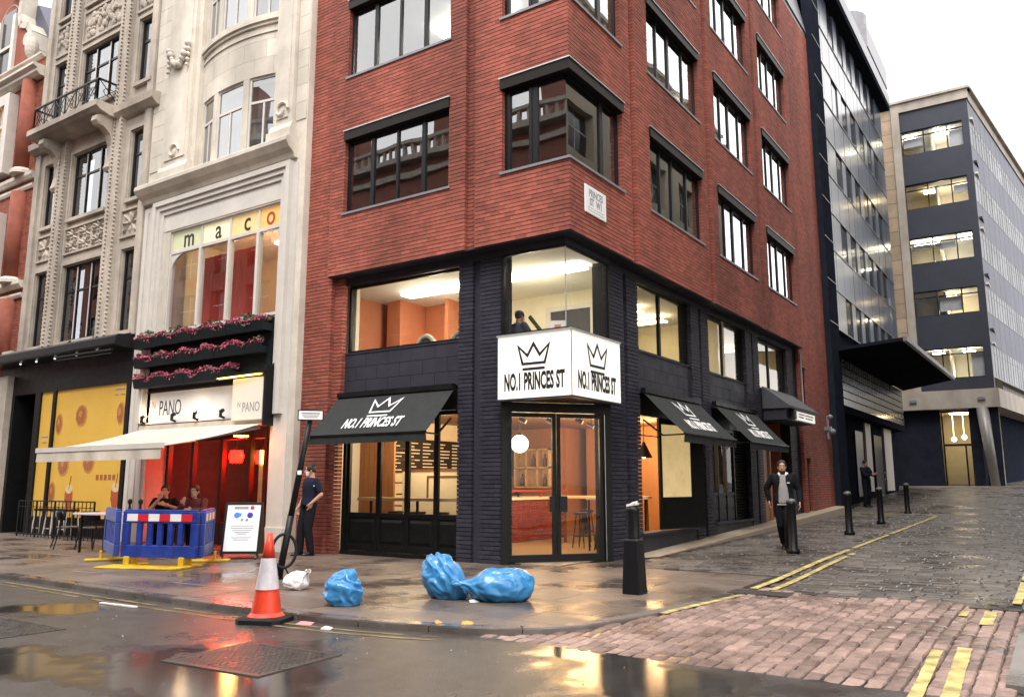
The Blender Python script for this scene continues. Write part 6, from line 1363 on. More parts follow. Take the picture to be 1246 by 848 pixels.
# rubbish bags
def bag(name, loc, rad, seed, label, m, rz=0, neck=None, flop=0., amp=.21):
    bm = bmesh.new(); bmesh.ops.create_icosphere(bm, subdivisions=5, radius=1); off_ = Vector((seed*3.1, seed*1.7, seed*.9))
    for v in bm.verts:
        p = v.co.copy(); n = p.normalized()
        nz_ = noise.fractal(p*.9+off_, .9, 2.0, 2)*.20
        q = Vector((p.x*1.5, p.y*1.5, p.z*.9))+off_+Vector((noise.noise(p*1.1+off_), noise.noise(p*1.1-off_), noise.noise(p*1.3)))*.8
        f1 = abs(noise.noise(q)); f2 = abs(noise.noise(q*2.4+Vector((5, 2, 7)))); f3 = abs(noise.noise(q*5.0))
        d = 1+nz_+amp*(max(0, 1-f1*2.6)**1.1)*.6-amp*.1*f1*4+amp*.20*max(0, 1-f2*3)**1.2+amp*.035*max(0, 1-f3*3)
        co = Vector((n.x*rad[0]*d, n.y*rad[1]*d, n.z*rad[2]*d))
        if neck:
            a = Vector(neck).normalized(); t = n.dot(a)
            if t > .72: k = (t-.72)/.28; co += a*k*k*rad[0]*.55; perp = co-a*co.dot(a); co -= perp*min(.8, k*1.1)*.75
            if t > .93: co += Vector((noise.noise(p*9+off_), noise.noise(p*9-off_), noise.noise(p*8)))*.05
        zmin = -rad[2]*.80
        if co.z < zmin: co.z = zmin+(co.z-zmin)*.06; co.x *= 1.04; co.y *= 1.04
        co.z -= zmin-.004; co.x += flop*co.z; v.co = co
    me = bpy.data.meshes.new(name); bm.to_mesh(me); bm.free(); lo = min(v.co.z for v in me.vertices)
    for v in me.vertices: v.co.z -= lo
    me.materials.append(M[m]); me.polygons.foreach_set('use_smooth', [True]*len(me.polygons))
    o = link(name, me); o.location = loc; o.rotation_euler = (0, 0, rz); return tag(o, label, 'rubbish bag', 'rubbish bags on the pavement')
bag('rubbish_bag', (-7.05, 6.98, .12), (.22, .20, .20), 1.3, 'small crumpled blue rubbish bag alone near the kerb', 'bag_blue', R(20), None)
bag('rubbish_bag', (-6.38, 8.10, .12), (.25, .22, .28), 2.2, 'tall slumped blue rubbish bag beside the lying one', 'bag_blue', R(34), None, -.35)
bag('rubbish_bag', (-5.74, 8.26, .12), (.36, .22, .20), 3.6, 'long blue rubbish bag lying with its knot against the tall bag', 'bag_blue', R(40), (-1, 0, .1))
bag('rubbish_bag', (-8.58, 7.60, .12), (.16, .13, .12), 4.4, 'small white carrier bag at the foot of the leaning post', 'bag_white', R(30), (1, -.2, .9))
# leaning sign post with its plate and a rubber hoop
LP = thing('leaning_post', (-9.70, 8.25, .12), 'thin dark post leaning over with a small plate on top', 'sign post')
pb_, pt_ = Vector((-9.70, 8.25, .08)), Vector((-9.21, 8.30, 2.47))
s = MB(); s.tube([pb_, pb_+(pt_-pb_)*.4], .052, 12); s.tube([pb_+(pt_-pb_)*.4, pt_], .046, 12); s.lathe([(.075, .0), (.06, .08)], (-9.70, 8.25, .115), 12); ob('post', s, 'post_black', LP, True)
vd = Vector((-9.2, 8.3, 0)).normalized(); rx = Vector((vd.y, -vd.x, 0)); pu = (pt_-pb_).normalized()
s = MB(); c_ = pt_+pu*.02-vd*.06; s.obox(c_, rx*.17, -vd*.012, Vector((0, 0, .062))); pl_ = ob('plate', s, 'letter_white', LP); s = MB(); s.obox(c_+vd*.014, rx*.185, vd*.008, Vector((0, 0, .078))); ob('plate_back', s, 'iron', LP)
for k, (zz, hw) in enumerate(((.028, .13), (-.005, .12), (-.03, .10))): s = MB(); s.obox(c_-vd*.0135+Vector((0, 0, zz)), rx*hw, vd*.0015, Vector((0, 0, .009 if k == 0 else .005))); ob('printed_line', s, 'print_grey', pl_)
s = MB(); s.obox(pb_+(pt_-pb_)*.66-vd*.05, rx*.03, vd*.008, Vector((0, 0, .03))); ob('sticker', s, 'letter_white', LP)
s = MB(); hc = pb_+(pt_-pb_)*.19-vd*.085; s.tube([hc+rx*.17*math.cos(t*math.pi/16)+Vector((0, 0, .235*math.sin(t*math.pi/16)))+vd*.03*math.sin(t*math.pi/16) for t in range(33)], .022, 8, False)
s.tube([hc+Vector((.02, 0, -.22)), hc+rx*.06+Vector((0, 0, -.30)), hc+rx*.08+Vector((0, 0, -.36))], .012, 6); tag(ob('rubber_hoop', s, 'rubber', None, True), 'black rubber hoop looped round the leaning post', 'hoop')
# plastic barrier panels on yellow feet
def barrier(p, q, label, feet=(.2, .8), strip=True):
    p = Vector((p[0], p[1], .12)); q = Vector((q[0], q[1], .12)); d = (q-p); L = d.length; d.normalize(); n = Vector((-d.y, d.x, 0))
    if n.dot(-p) < 0: n = -n
    B = thing('plastic_barrier', (p+q)/2, label, 'barrier', 'plastic barrier panels round the dig')
    def bx(mb, s0, s1, z0, z1, th=.09, o=0.): mb.obox(p+d*(s0+s1)/2+n*o+Vector((0, 0, (z0+z1)/2)), d*(s1-s0)/2, n*th/2, Vector((0, 0, (z1-z0)/2)))
    s = MB(); bx(s, 0, L, .16, .36); bx(s, 0, L, .72, .92); bx(s, 0, .12, .36, .72); bx(s, L-.12, L, .36, .72)
    nb = max(0, int((L-.3)/.2)); 
    for i in range(nb): c_ = .12+(L-.24)*(i+1)/(nb+1); bx(s, c_-.045, c_+.045, .36, .72, .07)
    bx(s, .02, L-.02, .92, .945, .07); ob('panel', s, 'plastic_blue', B, bevel=.018)
    if strip:
        m_ = max(1, int(round(L/.24))); a0 = .09; w = (L-.18)/m_
        for i in range(m_): r = MB(); bx(r, a0+w*i, a0+w*(i+1), .755, .875, .006, .049); ob('reflective_block', r, 'refl_white' if i % 2 == 0 else 'refl_red', B)
    for t in feet:
        f = MB(); c_ = p+d*L*t; f.obox(c_+Vector((0, 0, .02)), d*.10, n*.36, Vector((0, 0, .02))); f.obox(c_+n*.10+Vector((0, 0, .10)), d*.05, n*.02, Vector((0, 0, .08))); f.obox(c_-n*.10+Vector((0, 0, .10)), d*.05, n*.02, Vector((0, 0, .08))); ob('foot', f, 'plastic_yellow', B, bevel=.012)
    return B
barrier((-13.36, 8.00), (-12.02, 8.50), 'blue plastic barrier with a red and white reflective strip', (.12, .85))
barrier((-13.50, 7.98), (-14.95, 8.62), 'short blue barrier panel standing beside the chairs', (.8,), False)
barrier((-12.06, 8.60), (-13.05, 9.52), 'blue barrier panel with one white reflective block by the menu board', (.85,), True)
fp = MB(); fp.obox((-12.9, 8.05, .135), Vector((.62, .26, 0)), Vector((-.10, .24, 0)), Vector((0, 0, .012))); tag(ob('yellow_mat', fp, 'plastic_yellow', bevel=.01), 'yellow plastic trench board lying under the blue barrier', 'board')
# sandwich board
AB = thing('menu_sandwich_board', (-12.95, 10.15, .12), 'white sandwich board with blue pictures in a black frame', 'sandwich board', rz=R(38))
def tilted(y0, y1, front):
    m_ = MB(); W_, Hh = .33, 1.02; a = Vector((0, y0, .06)); b = Vector((0, y1, Hh)); u = (b-a).normalized(); nn = Vector((1, 0, 0)).cross(u)
    if nn.y > 0 and front: nn = -nn
    return a, b, u, nn
a, b, u, nn = tilted(-.27, -.03, True); Lb = (b-a).length
s = MB()
for sx in (-.325, .325): s.obox(a+u*Lb/2+Vector((sx, 0, 0)), Vector((.02, 0, 0)), u*Lb/2, nn*.015)
s.obox(a+u*.06, Vector((.31, 0, 0)), u*.02, nn*.015); s.obox(b-u*.02, Vector((.31, 0, 0)), u*.02, nn*.015); fr_ = ob('front_frame', s, 'iron', AB, world=False)
s = MB(); s.obox(a+u*(Lb/2+.03), Vector((.305, 0, 0)), u*(Lb/2-.06), nn*.006); po = ob('poster', s, 'poster_white', fr_, world=False)
def dec(x, t, w, h, m_): q = MB(); q.obox(a+u*Lb*t+Vector((x, 0, 0))+nn*.0075, Vector((w/2, 0, 0)), u*h/2, nn*.0015); ob('printed_mark', q, m_, po, world=False)
def disc(x, t, r, m_): q = MB(); c_ = a+u*Lb*t+Vector((x, 0, 0))+nn*.0065; q.prism([c_+Vector((r*math.cos(k*math.pi/8), 0, 0))+u*r*math.sin(k*math.pi/8) for k in range(16)], nn*.003); ob('printed_mark', q, m_, po, world=False)
dec(-.05, .90, .26, .05, 'print_grey'); disc(.15, .90, .038, 'refl_red'); disc(-.12, .76, .055, 'print_blue'); dec(-.10, .77, .12, .06, 'print_blue'); disc(.12, .76, .055, 'print_navy'); disc(-.02, .67, .026, 'print_grey'); disc(.07, .67, .028, 'print_grey')
for k, (w, t) in enumerate(((.42, .56), (.42, .515), (.36, .475), (.28, .44), (.18, .41), (.36, .34), (.28, .30))): dec(0, t, w, .014, 'print_grey')
a, b, u, nn = tilted(.30, .03, False); s = MB(); Lb = (b-a).length; s.obox(a+u*Lb/2, Vector((.335, 0, 0)), u*Lb/2, nn*.012); ob('rear_panel', s, 'wood_brown', AB, world=False)
for sx in (-.3, .3): s = MB(); s.bar((sx, -.30, 0), (sx, -.25, .08), .03); s.ball((sx, -.31, .015), .02, 8, 6); ob('foot', s, 'iron', AB, world=False)
# tables, chairs and the low railing outside the yellow shop window
def chair(loc, rz, label):
    C_ = thing('cafe_chair', loc, label, 'chair', 'dark cafe chairs on the pavement', rz)
    s = MB(); s.loft([[(x*k, y*k, z) for x, y in ((-.21, -.2), (0, -.22), (.21, -.2), (.22, 0), (.19, .2), (0, .21), (-.19, .2), (-.22, 0))] for k, z in ((.97, .435), (1, .45), (.97, .465))]); ob('seat', s, 'chair_pad', C_, world=False)
    s = MB(); s.loft([[(.23*math.sin(t), .04+.19*math.cos(t)*1.0+o, z) for t in [R(-75)+R(150)*i/10 for i in range(11)]]+[(.215*math.sin(t), .03+.175*math.cos(t)+o, z) for t in [R(75)-R(150)*i/10 for i in range(11)]] for z, o in ((.60, .0), (.70, .015), (.80, .03))]); ob('backrest', s, 'iron', C_, True, world=False)
    for sx in (-1, 1):
        m_ = MB(); m_.tube([(sx*.22, -.23, 0), (sx*.19, -.17, .44)], .013, 8); ob('leg', m_, 'iron', C_, world=False)
        m_ = MB(); m_.tube([(sx*.23, .27, 0), (sx*.19, .17, .44), (sx*.19, .19, .78)], .013, 8); ob('leg', m_, 'iron', C_, world=False)
chair((-18.1, 9.55, .12), R(160), 'dark metal chair with a grey-green seat, further from the barrier'); chair((-17.4, 9.75, .12), R(200), 'dark metal chair with a grey-green seat, next to the barrier')
chair((-15.75, 10.35, .12), R(10), 'dark chair under the person in black at the table'); chair((-14.85, 10.45, .12), R(-10), 'dark chair under the person in red at the table')
TB = thing('trestle_table', (-15.3, 9.6, .12), 'long pale table behind the blue barrier', 'table'); s = MB(); s.obox((-15.4, 9.55, .89), Vector((1.55, .22, 0)), Vector((-.05, .34, 0)), Vector((0, 0, .02))); ob('table_top', s, 'table_top', TB, bevel=.008)
for sx in (-1.35, 1.35):
    for sy in (-.25, .25): m_ = MB(); m_.bar((-15.4+sx, 9.55+.14*sx+sy, .12), (-15.4+sx, 9.55+.14*sx+sy, .87), .04); ob('leg', m_, 'iron', TB)
for x, y, lab in ((-15.55, 9.40, 'black peppermill with a round head on the pale table'), (-15.15, 9.38, 'second black peppermill, nearer the person in black')):
    s = MB(); s.lathe([(.05, 0), (.055, .04), (.03, .10), (.022, .16), (.03, .19), (.045, .22), (.04, .27), (0, .29)], (x, y, .91), 14); tag(ob('peppermill', s, 'iron', None, True), lab, 'peppermill')
RL = thing('shop_railing', (-21.4, 11.0, .12), 'low black metal railing outside the yellow shop window', 'railing')
s = MB(); s.bar((-23.4, 11.0, 1.05), (-19.7, 11.0, 1.05), .03); s.bar((-23.4, 11.0, .9), (-19.7, 11.0, .9), .02); s.bar((-23.4, 11.0, .2), (-19.7, 11.0, .2), .03); ob('rail', s, 'iron', RL)
x = -23.4; k = 0
while x < -19.68: s = MB(); s.bar((x, 11.0, .12), (x, 11.0, 1.05), .035 if k % 5 == 0 else .016); ob('baluster', s, 'iron', RL); x += .185; k += 1
def bar_stool(x, y, label):
    G = thing('bar_stool', (x, y, .12), label, 'stool', 'bar stools behind the shop railing'); s = MB(); s.obox((x, y, .82), Vector((.17, 0, 0)), Vector((0, .17, 0)), Vector((0, 0, .03))); ob('seat', s, 'wood_dark', G); 
    for sx in (-1, 1):
        for sy in (-1, 1): m_ = MB(); m_.bar((x+sx*.19, y+sy*.19, .12), (x+sx*.14, y+sy*.14, .8), .025); ob('leg', m_, 'white_paint', G)
    m_ = MB(); m_.bar((x-.17, y-.17, .35), (x+.17, y-.17, .35), .02); ob('foot_rail', m_, 'white_paint', G)
bar_stool(-22.6, 11.25, 'dark-seated bar stool by the black shop door'); bar_stool(-22.0, 11.25, 'dark-seated bar stool, middle of the row behind the railing'); bar_stool(-21.3, 11.25, 'dark-seated bar stool nearest the fluted pier')
# litter
rnd = random.Random(11)
def litter(x, y, z, sx, sy, m_, label, rz=0):
    s = MB(); s.add([(-sx, -sy, 0), (sx, -sy*.8, .0), (sx*.9, sy, .012), (-sx*.8, sy*.9, .02), (0, 0, .03)], [(0, 1, 4), (1, 2, 4), (2, 3, 4), (3, 0, 4), (0, 3, 2, 1)]); o = ob('litter', s, m_); o.location = (x, y, z+.001); o.rotation_euler = (0, 0, rz); tag(o, label, 'litter', 'litter')
litter(-6.75, 6.12, .05, .09, .06, 'paper_pink', 'scrap of pink paper in the gutter beside the cone', .4); litter(-6.35, 6.05, .05, .06, .03, 'paper', 'flattened white carton in the gutter past the cone', .2)
litter(-5.95, 8.0, .12, .06, .05, 'paper', 'crumpled white tissue between the two touching blue bags', .9); litter(-6.15, 8.55, .12, .09, .05, 'paper', 'cream paper scrap behind the blue bags', .3)
litter(-5.1, 6.75, .12, .06, .04, 'print_orange', 'yellow wrapper on the kerb below the blue bags', .6); litter(-5.35, 6.6, .125, .04, .03, 'print_orange', 'small yellow wrapper on a kerb stone', 1.2)
s = MB(); s.obox((-9.6, 5.75, .062), Vector((.35, .02, 0)), Vector((0, .02, 0)), Vector((0, 0, .008))); tag(ob('stick', s, 'paper'), 'thin pale stick lying in the gutter', 'stick')
sc = MB()
for k in range(45):
    x = rnd.uniform(-9.5, -.8); y = rnd.uniform(3.6, 6.3); r_ = rnd.uniform(.004, .012); a_ = rnd.uniform(0, 6); c_, s_ = math.cos(a_)*r_, math.sin(a_)*r_
    sc.add([(x-c_, y-s_, .053), (x+s_, y-c_, .054), (x+c_, y+s_, .056), (x-s_, y+c_, .053), (x, y, .062)], [(0, 1, 4), (1, 2, 4), (2, 3, 4), (3, 0, 4)])
tag(ob('paper_scraps', sc, 'scrap'), 'tiny pale scraps strewn over the wet road', 'litter', kind='stuff')

# ------------------------------------------------------------------ people
def remesh(name, mb, vox, m, parent, sm=3, smooth=True):
    o = link(name, mb.mesh(name, m), parent, world=False)
    r = o.modifiers.new('r', 'REMESH'); r.mode = 'VOXEL'; r.voxel_size = vox
    if sm: q = o.modifiers.new('s', 'SMOOTH'); q.iterations = sm; q.factor = .5
    dg = bpy.context.evaluated_depsgraph_get(); dg.update(); me = bpy.data.meshes.new_from_object(o.evaluated_get(dg)); o.modifiers.clear(); old = o.data; o.data = me; bpy.data.meshes.remove(old); me.name = name
    if not me.materials: me.materials.append(M[m])
    me.polygons.foreach_set('use_smooth', [smooth]*len(me.polygons)); return o
def V(*a): return Vector(a)
def limb(mb, pts, rr):
    pts = [Vector(p) for p in pts]
    for i, (p, r) in enumerate(zip(pts, rr)): mb.ball(p, r, 12, 8)
    for (p, a), (q, b) in zip(zip(pts[:-1], rr[:-1]), zip(pts[1:], rr[1:])): mb.tube([p, p*.5+q*.5, q], [a, (a+b)/2*1.04, b], 12)
def torso(mb, P, N, k=1., e=0., depth=1.0, hem=None):
    P = Vector(P); N = Vector(N); up = (N-P); L = up.length; up.normalize(); x = V(1, 0, 0); x = (x-up*x.dot(up)).normalized(); y = up.cross(x); rings = []
    for t, rx, ry in ((-.10, .135, .105), (0, .168, .118), (.14, .165, .115), (.30, .145, .105), (.5, .158, .115), (.70, .178, .122), (.84, .178, .108), (.93, .125, .085), (1.0, .065, .062)):
        if hem is not None and t < hem: continue
        c = P+up*L*t; rings.append([c+x*(rx*k+e)*math.cos(a)+y*(ry*k*depth+e)*math.sin(a) for a in [2*math.pi*i/20 for i in range(20)]])
    mb.loft(rings)
def hand(mb, w, d, side, nrm, curl=.5):
    """palm, four unequal curled fingers and a thumb off the side of the palm"""
    w = Vector(w); d = Vector(d).normalized(); n = Vector(nrm); n = (n-d*n.dot(d)).normalized(); s = d.cross(n)*side
    mb.obox(w+d*.045, s*.040, d*.050, n*.014); mb.ball(w, .027, 10, 8)
    for i, (o, l) in enumerate(((-.030, .078), (-.010, .088), (.010, .083), (.029, .065))):
        b = w+d*.088+s*o; c1 = b+(d*math.cos(curl*.6)+n*math.sin(curl*.6))*l*.5; c2 = c1+(d*math.cos(curl*1.6)+n*math.sin(curl*1.6))*l*.5; mb.tube([b-d*.015, b, c1, c2], [.0095, .0095, .0088, .0075], 8)
    b = w+d*.025-s*.036; c1 = b+(d*.75-s*.65+n*.2).normalized()*.038; c2 = c1+(d*.95-s*.2+n*.3).normalized()*.034; mb.tube([b+s*.01, b, c1, c2], [.013, .0125, .011, .009], 8)
def head_rings(c, up, fw, k=1.):
    rt = fw.cross(up); rings = []
    for z, rx, f, b in ((-.118, .025, .060, -.030), (-.108, .042, .082, .0), (-.085, .056, .090, .040), (-.055, .066, .092, .068), (-.02, .072, .093, .086), (.02, .076, .094, .096), (.055, .076, .090, .100), (.085, .068, .074, .090), (.108, .048, .045, .062), (.118, .018, .015, .022)):
        cy, ry = (f-b)/2, (f+b)/2; rings.append([c+up*z*k+rt*rx*k*math.cos(a)+fw*(cy+ry*math.sin(a))*k for a in [2*math.pi*i/20 for i in range(20)]])
    return rings
def person(label, loc, rz, J, top, top_m, legs_m, sleeves=1., hair_m='hair', extras=(), group=None, look=0., nod=0., long_hair=False):
    Pn = thing('person', loc, label, 'person', group, rz)
    d = dict(pel=V(0, 0, .95), neck=V(0, .01, 1.49), head=V(0, -.015, 1.625), hL=V(.09, 0, .92), hR=V(-.09, 0, .92), kL=V(.10, -.02, .50), kR=V(-.10, -.02, .50), aL=V(.10, .03, .09), aR=V(-.10, .03, .09), sL=V(.185, .01, 1.42), sR=V(-.185, .01, 1.42), eL=V(.25, .03, 1.14), eR=V(-.25, .03, 1.14), wL=V(.25, -.06, .90), wR=V(-.25, -.06, .90), hdL=V(0, -.1, -1), hdR=V(0, -.1, -1), nL=V(-1, 0, 0), nR=V(1, 0, 0), fL=V(0, -1, 0), fR=V(0, -1, 0), cL=.5, cR=.5)
    d.update(J); g_ = d.__getitem__
    up = (g_('head')-g_('neck')).normalized(); up = (up+V(0, 0, 2)).normalized(); fw = V(math.sin(look), -math.cos(look), -nod).normalized(); fw = (fw-up*fw.dot(up)).normalized(); rt = fw.cross(up); hc = g_('head')
    b = MB(); torso(b, g_('pel'), g_('neck'), .94)
    limb(b, [g_('sL'), g_('eL'), g_('wL')], [.052, .041, .028]); limb(b, [g_('sR'), g_('eR'), g_('wR')], [.052, .041, .028])
    limb(b, [g_('hL'), g_('kL'), g_('aL')], [.082, .056, .040]); limb(b, [g_('hR'), g_('kR'), g_('aR')], [.082, .056, .040])
    b.tube([g_('neck')-up*.05, g_('neck')+up*.05, hc-up*.04], [.062, .055, .055], 12)
    b.loft(head_rings(hc, up, fw)); b.tube([hc+fw*.088+up*.03, hc+fw*.100+up*.0, hc+fw*.112-up*.024, hc+fw*.09-up*.036], [.008, .012, .017, .013], 8); b.ball(hc+fw*.088-up*.068, (.024, .012, .010), 8, 6); b.tube([hc+fw*.084+up*.042-rt*.05, hc+fw*.096+up*.044, hc+fw*.084+up*.042+rt*.05], .010, 6)
    for sx in (-1, 1): b.ball(hc+rt*sx*.077-up*.005-fw*.008, (.012, .022, .032), 8, 6)
    hand(b, g_('wL'), g_('hdL'), 1, g_('nL'), g_('cL')); hand(b, g_('wR'), g_('hdR'), -1, g_('nR'), g_('cR'))
    body = remesh('body', b, .0085, 'skin', Pn, 2)
    e = MB()
    for sx in (-1, 1): e.ball(hc+rt*sx*.033+up*.012+fw*.084, .009, 10, 8)
    ob('eyes', e, 'eye_white', Pn, True, world=False); e = MB()
    for sx in (-1, 1): e.ball(hc+rt*sx*.033+up*.012+fw*.089, .0058, 8, 6); e.tube([hc+rt*sx*.05+up*.036+fw*.084, hc+rt*sx*.02+up*.040+fw*.096], .005, 6)
    ob('pupils', e, 'eye_dark', Pn, True, world=False)
    h = MB(); h.ball(hc+up*.036-fw*.014, (.090, .102, .101), 18, 12)
    if long_hair: h.ball(hc-fw*.05-up*.07, (.085, .075, .13), 12, 10)
    rnd_ = random.Random(len(label))
    for k in range(40): a = rnd_.uniform(0, 6.28); e_ = rnd_.uniform(.35, 1.5); p = hc+up*(.034+.088*math.sin(e_))-fw*.017+rt*.075*math.cos(a)*math.cos(e_)+fw*.088*math.sin(a)*math.cos(e_); h.ball(p, rnd_.uniform(.012, .02), 8, 6)
    remesh('hair', h, .009, hair_m, Pn, 1)
    c = MB(); torso(c, g_('pel'), g_('neck'), 1.03, .022, 1.08, hem=0. if top == 'tee' else -.11)
    for S_ in 'LR':
        sh, el, wr = g_('s'+S_), g_('e'+S_), g_('w'+S_)
        if sleeves >= 1: limb(c, [sh, el, el+(wr-el)*.97], [.076, .060, .046])
        else: limb(c, [sh, sh+(el-sh)*.72], [.072, .066])
    tp = remesh(top, c, .014, top_m, Pn, 2)
    t = MB(); pel = g_('pel'); torso(t, pel-V(0, 0, .02), pel+(g_('neck')-pel)*.62, .93, .012); t.v = t.v[:20*4]; t.f = []
    n_ = 20; t.f = [(i*n_+j, i*n_+(j+1) % n_, (i+1)*n_+(j+1) % n_, (i+1)*n_+j) for i in range(3) for j in range(n_)]+[tuple(range(n_))[::-1], tuple(3*n_+j for j in range(n_))]
    for S_ in 'LR': limb(t, [g_('h'+S_), g_('k'+S_), g_('a'+S_)], [.108, .082, .070])
    remesh('trousers', t, .014, legs_m, Pn, 2)
    for S_ in 'LR':
        f = g_('f'+S_).normalized(); a = g_('a'+S_); s_ = MB(); rr_ = V(-f.y, f.x, 0)
        s_.loft([[a+f*o+rr_*w*math.cos(x)+V(0, 0, -.088+hh/2+hh/2*math.sin(x)) for x in [2*math.pi*i/12 for i in range(12)]] for o, w, hh in ((-.075, .022, .06), (-.05, .038, .085), (.0, .041, .10), (.07, .043, .075), (.13, .046, .06), (.17, .036, .045), (.19, .012, .03))]); ob('shoe', s_, 'shoe', Pn, True, world=False)
    for nm, mbx, mm, vx in extras:
        if vx: remesh(nm, mbx(d, hc, up, fw, rt), vx, mm, Pn, 1)
        else: ob(nm, mbx(d, hc, up, fw, rt), mm, Pn, True, world=False)
    return Pn

# man walking down the side street: open black jacket over a grey hoodie
def hoodie(d, hc, up, fw, rt):
    m_ = MB(); c = V(0, -.085, 1.20); m_.loft([[V(.105*k*math.cos(a), -.092+o+.062*math.sin(a), z) for a in [2*math.pi*i/14 for i in range(14)]] for z, k, o in ((.90, 1.0, .0), (.93, 1.06, -.01), (1.0, 1.0, -.012), (1.2, .85, -.022), (1.36, .72, -.012), (1.46, .6, .01))]); return m_
def collar(d, hc, up, fw, rt):
    m_ = MB(); m_.tube([V(.085*math.sin(t), .012-.085*math.cos(t), 1.475+.03*math.cos(t)*-1) for t in [R(-150)+R(300)*i/14 for i in range(15)]], .022, 8); m_.tube([V(-.07, -.06, 1.50), V(-.055, -.115, 1.44)], .02, 8); m_.tube([V(.07, -.06, 1.50), V(.055, -.115, 1.44)], .02, 8); return m_
def hem(d, hc, up, fw, rt):
    m_ = MB(); m_.tube([V(.16*math.sin(t), .005-.135*math.cos(t), .885) for t in [R(-80)+R(160)*i/12 for i in range(13)]], .016, 8); return m_
def beard(d, hc, up, fw, rt):
    m_ = MB(); m_.loft([[p+fw*.004 for p in r] for r in head_rings(hc-up*.006, up, fw, 1.12)[:4]])
    m_.v = [tuple(Vector(p)-fw*min(0, (Vector(p)-hc).dot(fw)-.03)*.95) for p in m_.v]; return m_
def badge(d, hc, up, fw, rt): return MB().obox(V(.10, -.158, 1.30), V(.026, 0, 0), V(0, .004, 0), V(0, 0, .011))
person('bearded man in an open black jacket and grey hoodie walking down the side street', (-4.66, 16.45, zg(16.45)), R(13), dict(
    pel=V(0, 0, .94), hL=V(.085, 0, .91), hR=V(-.085, 0, .91), kR=V(-.085, .03, .49), aR=V(-.06, .26, .16), kL=V(.06, -.14, .50), aL=V(.045, -.12, .09), fR=V(0, -1, -.5),
    eL=V(.285, .05, 1.16), wL=V(.29, -.04, .93), hdL=V(.05, -.25, -1), eR=V(-.33, .10, 1.20), wR=V(-.29, .12, .96), hdR=V(.0, .1, -1), head=V(-.01, -.03, 1.615), neck=V(0, 0, 1.48)),
    'jacket', 'cloth_black', 'cloth_black', 1, extras=(('hoodie', hoodie, 'cloth_grey', .012), ('collar', collar, 'cloth_white', .009), ('shirt_hem', hem, 'cloth_white', .010), ('beard', beard, 'hair', .008), ('badge', badge, 'cloth_white', 0)), look=.1)
# man leaning on the brick wall, one hand in his pocket
def mask(d, hc, up, fw, rt):
    m_ = MB(); m_.loft([[p+fw*.006 for p in r] for r in head_rings(hc, up, fw, 1.04)[1:5]]); m_.v = [tuple(Vector(p)-fw*min(0, (Vector(p)-hc).dot(fw)-.045)*.98) for p in m_.v]; return m_
def tee_badge(d, hc, up, fw, rt): return MB().obox(V(.225, -.03, 1.33), V(.004, 0, 0), V(0, .014, 0), V(0, 0, .014))
person('man in a navy tee and dark trousers leaning on the brick wall, hand in pocket', (-12.40, 11.22, .12), R(-12), dict(
    kL=V(.10, -.05, .50), aL=V(.11, .02, .09), kR=V(-.10, -.09, .50), aR=V(-.10, -.10, .09), pel=V(0, .0, .95), neck=V(0, .05, 1.49), head=V(-.02, .03, 1.63), sL=V(.185, .05, 1.42), sR=V(-.185, .05, 1.42),
    eL=V(.30, .09, 1.16), wL=V(.20, -.06, 1.0), hdL=V(-.35, -.2, -1), nL=V(-1, 0, 0), cL=.3, eR=V(-.24, .04, 1.14), wR=V(-.24, -.08, .92), cR=.6),
    'tee', 'cloth_navy', 'cloth_black', .5, extras=(('face_mask', mask, 'cloth_white', .008), ('badge', tee_badge, 'cloth_white', 0)), look=-.5)
# dark-clad person at the tower doors
person('person in a dark coat standing at the doors of the dark tower', (-6.35, 33.4, zg(33.4)), R(62), dict(eL=V(.22, -.12, 1.18), wL=V(.12, -.34, 1.22), hdL=V(-.2, -1, .2), eR=V(-.22, -.12, 1.18), wR=V(-.10, -.34, 1.2), hdR=V(.2, -1, .2), kL=V(.10, -.03, .5), aL=V(.11, .06, .09)), 'coat', 'cloth_navy', 'cloth_black', 1, nod=.25)
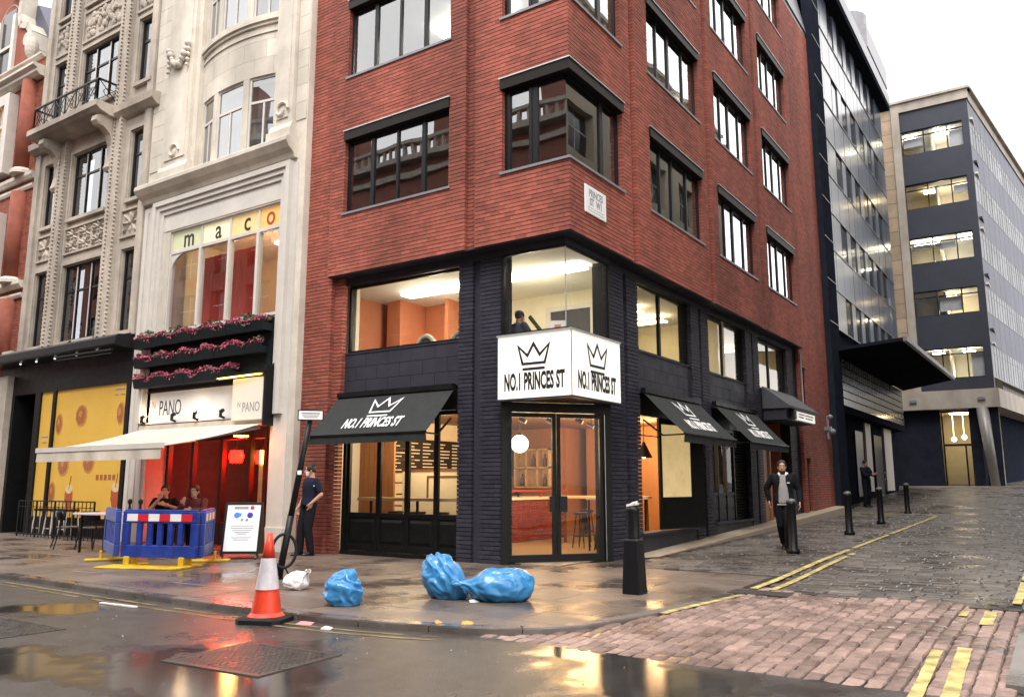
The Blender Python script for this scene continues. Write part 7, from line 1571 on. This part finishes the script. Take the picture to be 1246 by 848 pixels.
# diners behind the barrier
SIT = dict(pel=V(0, .05, .55), neck=V(0, -.02, 1.08), head=V(0, -.06, 1.22), hL=V(.09, .02, .53), hR=V(-.09, .02, .53), kL=V(.11, -.40, .53), kR=V(-.11, -.40, .53), aL=V(.11, -.38, .09), aR=V(-.11, -.38, .09), sL=V(.185, .0, 1.02), sR=V(-.185, .0, 1.02))
def emblem(d, hc, up, fw, rt): return MB().obox(V(.06, -.165, .93), V(.035, 0, 0), V(0, .004, .003), V(0, 0, .04))
person('diner in a black tee with a pale emblem, hand raised to the face', (-15.75, 10.30, .12), R(48), {**SIT, 'eL': V(.27, -.16, .86), 'wL': V(.06, -.34, .95), 'hdL': V(-.6, -.4, .2), 'eR': V(-.24, -.24, .86), 'wR': V(-.07, -.22, 1.08), 'hdR': V(.25, .3, 1), 'nR': V(0, 1, 0)}, 'tee', 'cloth_black', 'cloth_black', .5, extras=(('emblem', emblem, 'cloth_white', 0),), nod=.3)
person('diner in a dark red top sitting at the pale table', (-14.85, 10.40, .12), R(30), {**SIT, 'eL': V(.26, -.18, .84), 'wL': V(.12, -.40, .86), 'hdL': V(-.5, -.8, 0), 'eR': V(-.25, -.20, .84), 'wR': V(-.10, -.36, .96), 'hdR': V(.3, -.3, .8), 'nR': V(0, 1, 0)}, 'jumper', 'cloth_dark_red', 'cloth_black', 1, nod=.3, long_hair=True)
# someone at the mezzanine window, back to the glass
UPZ = 3.45
SIT2 = {k: (v+V(0, 0, -.04)) for k, v in SIT.items()}
person('person with short dark hair and a slate shirt sitting upstairs with back to the window', (-8.40, 12.62, UPZ), R(165), {**SIT2, 'eL': V(.26, -.10, .80), 'wL': V(.14, -.34, .72), 'hdL': V(-.3, -1, 0), 'eR': V(-.26, -.10, .80), 'wR': V(-.14, -.34, .72), 'hdR': V(.3, -1, 0)}, 'shirt', 'cloth_slate', 'cloth_black', 1)
SC = thing('slatted_chair', (-8.45, 12.5, UPZ), 'chair with dark curved slats behind the person upstairs', 'chair')
s = MB(); s.obox((-8.4, 12.62, UPZ+.42), Vector((.22, 0, 0)), Vector((0, .2, 0)), Vector((0, 0, .02))); ob('seat', s, 'wood_brown', SC)
for k in range(5): m_ = MB(); x = -8.60+.085*k; m_.tube([(x, 12.34, UPZ+.42), (x, 12.29, UPZ+.70), (x-.015, 12.30, UPZ+.95)], .012, 6); ob('slat', m_, 'iron', SC)
m_ = MB(); m_.bar((-8.64, 12.30, UPZ+.95), (-8.22, 12.30, UPZ+.95), .03); ob('top_rail', m_, 'iron', SC)
for x in (-8.6, -8.2):
    for y in (12.45, 12.8): m_ = MB(); m_.bar((x, y, UPZ), (x, y, UPZ+.42), .03); ob('leg', m_, 'iron', SC)
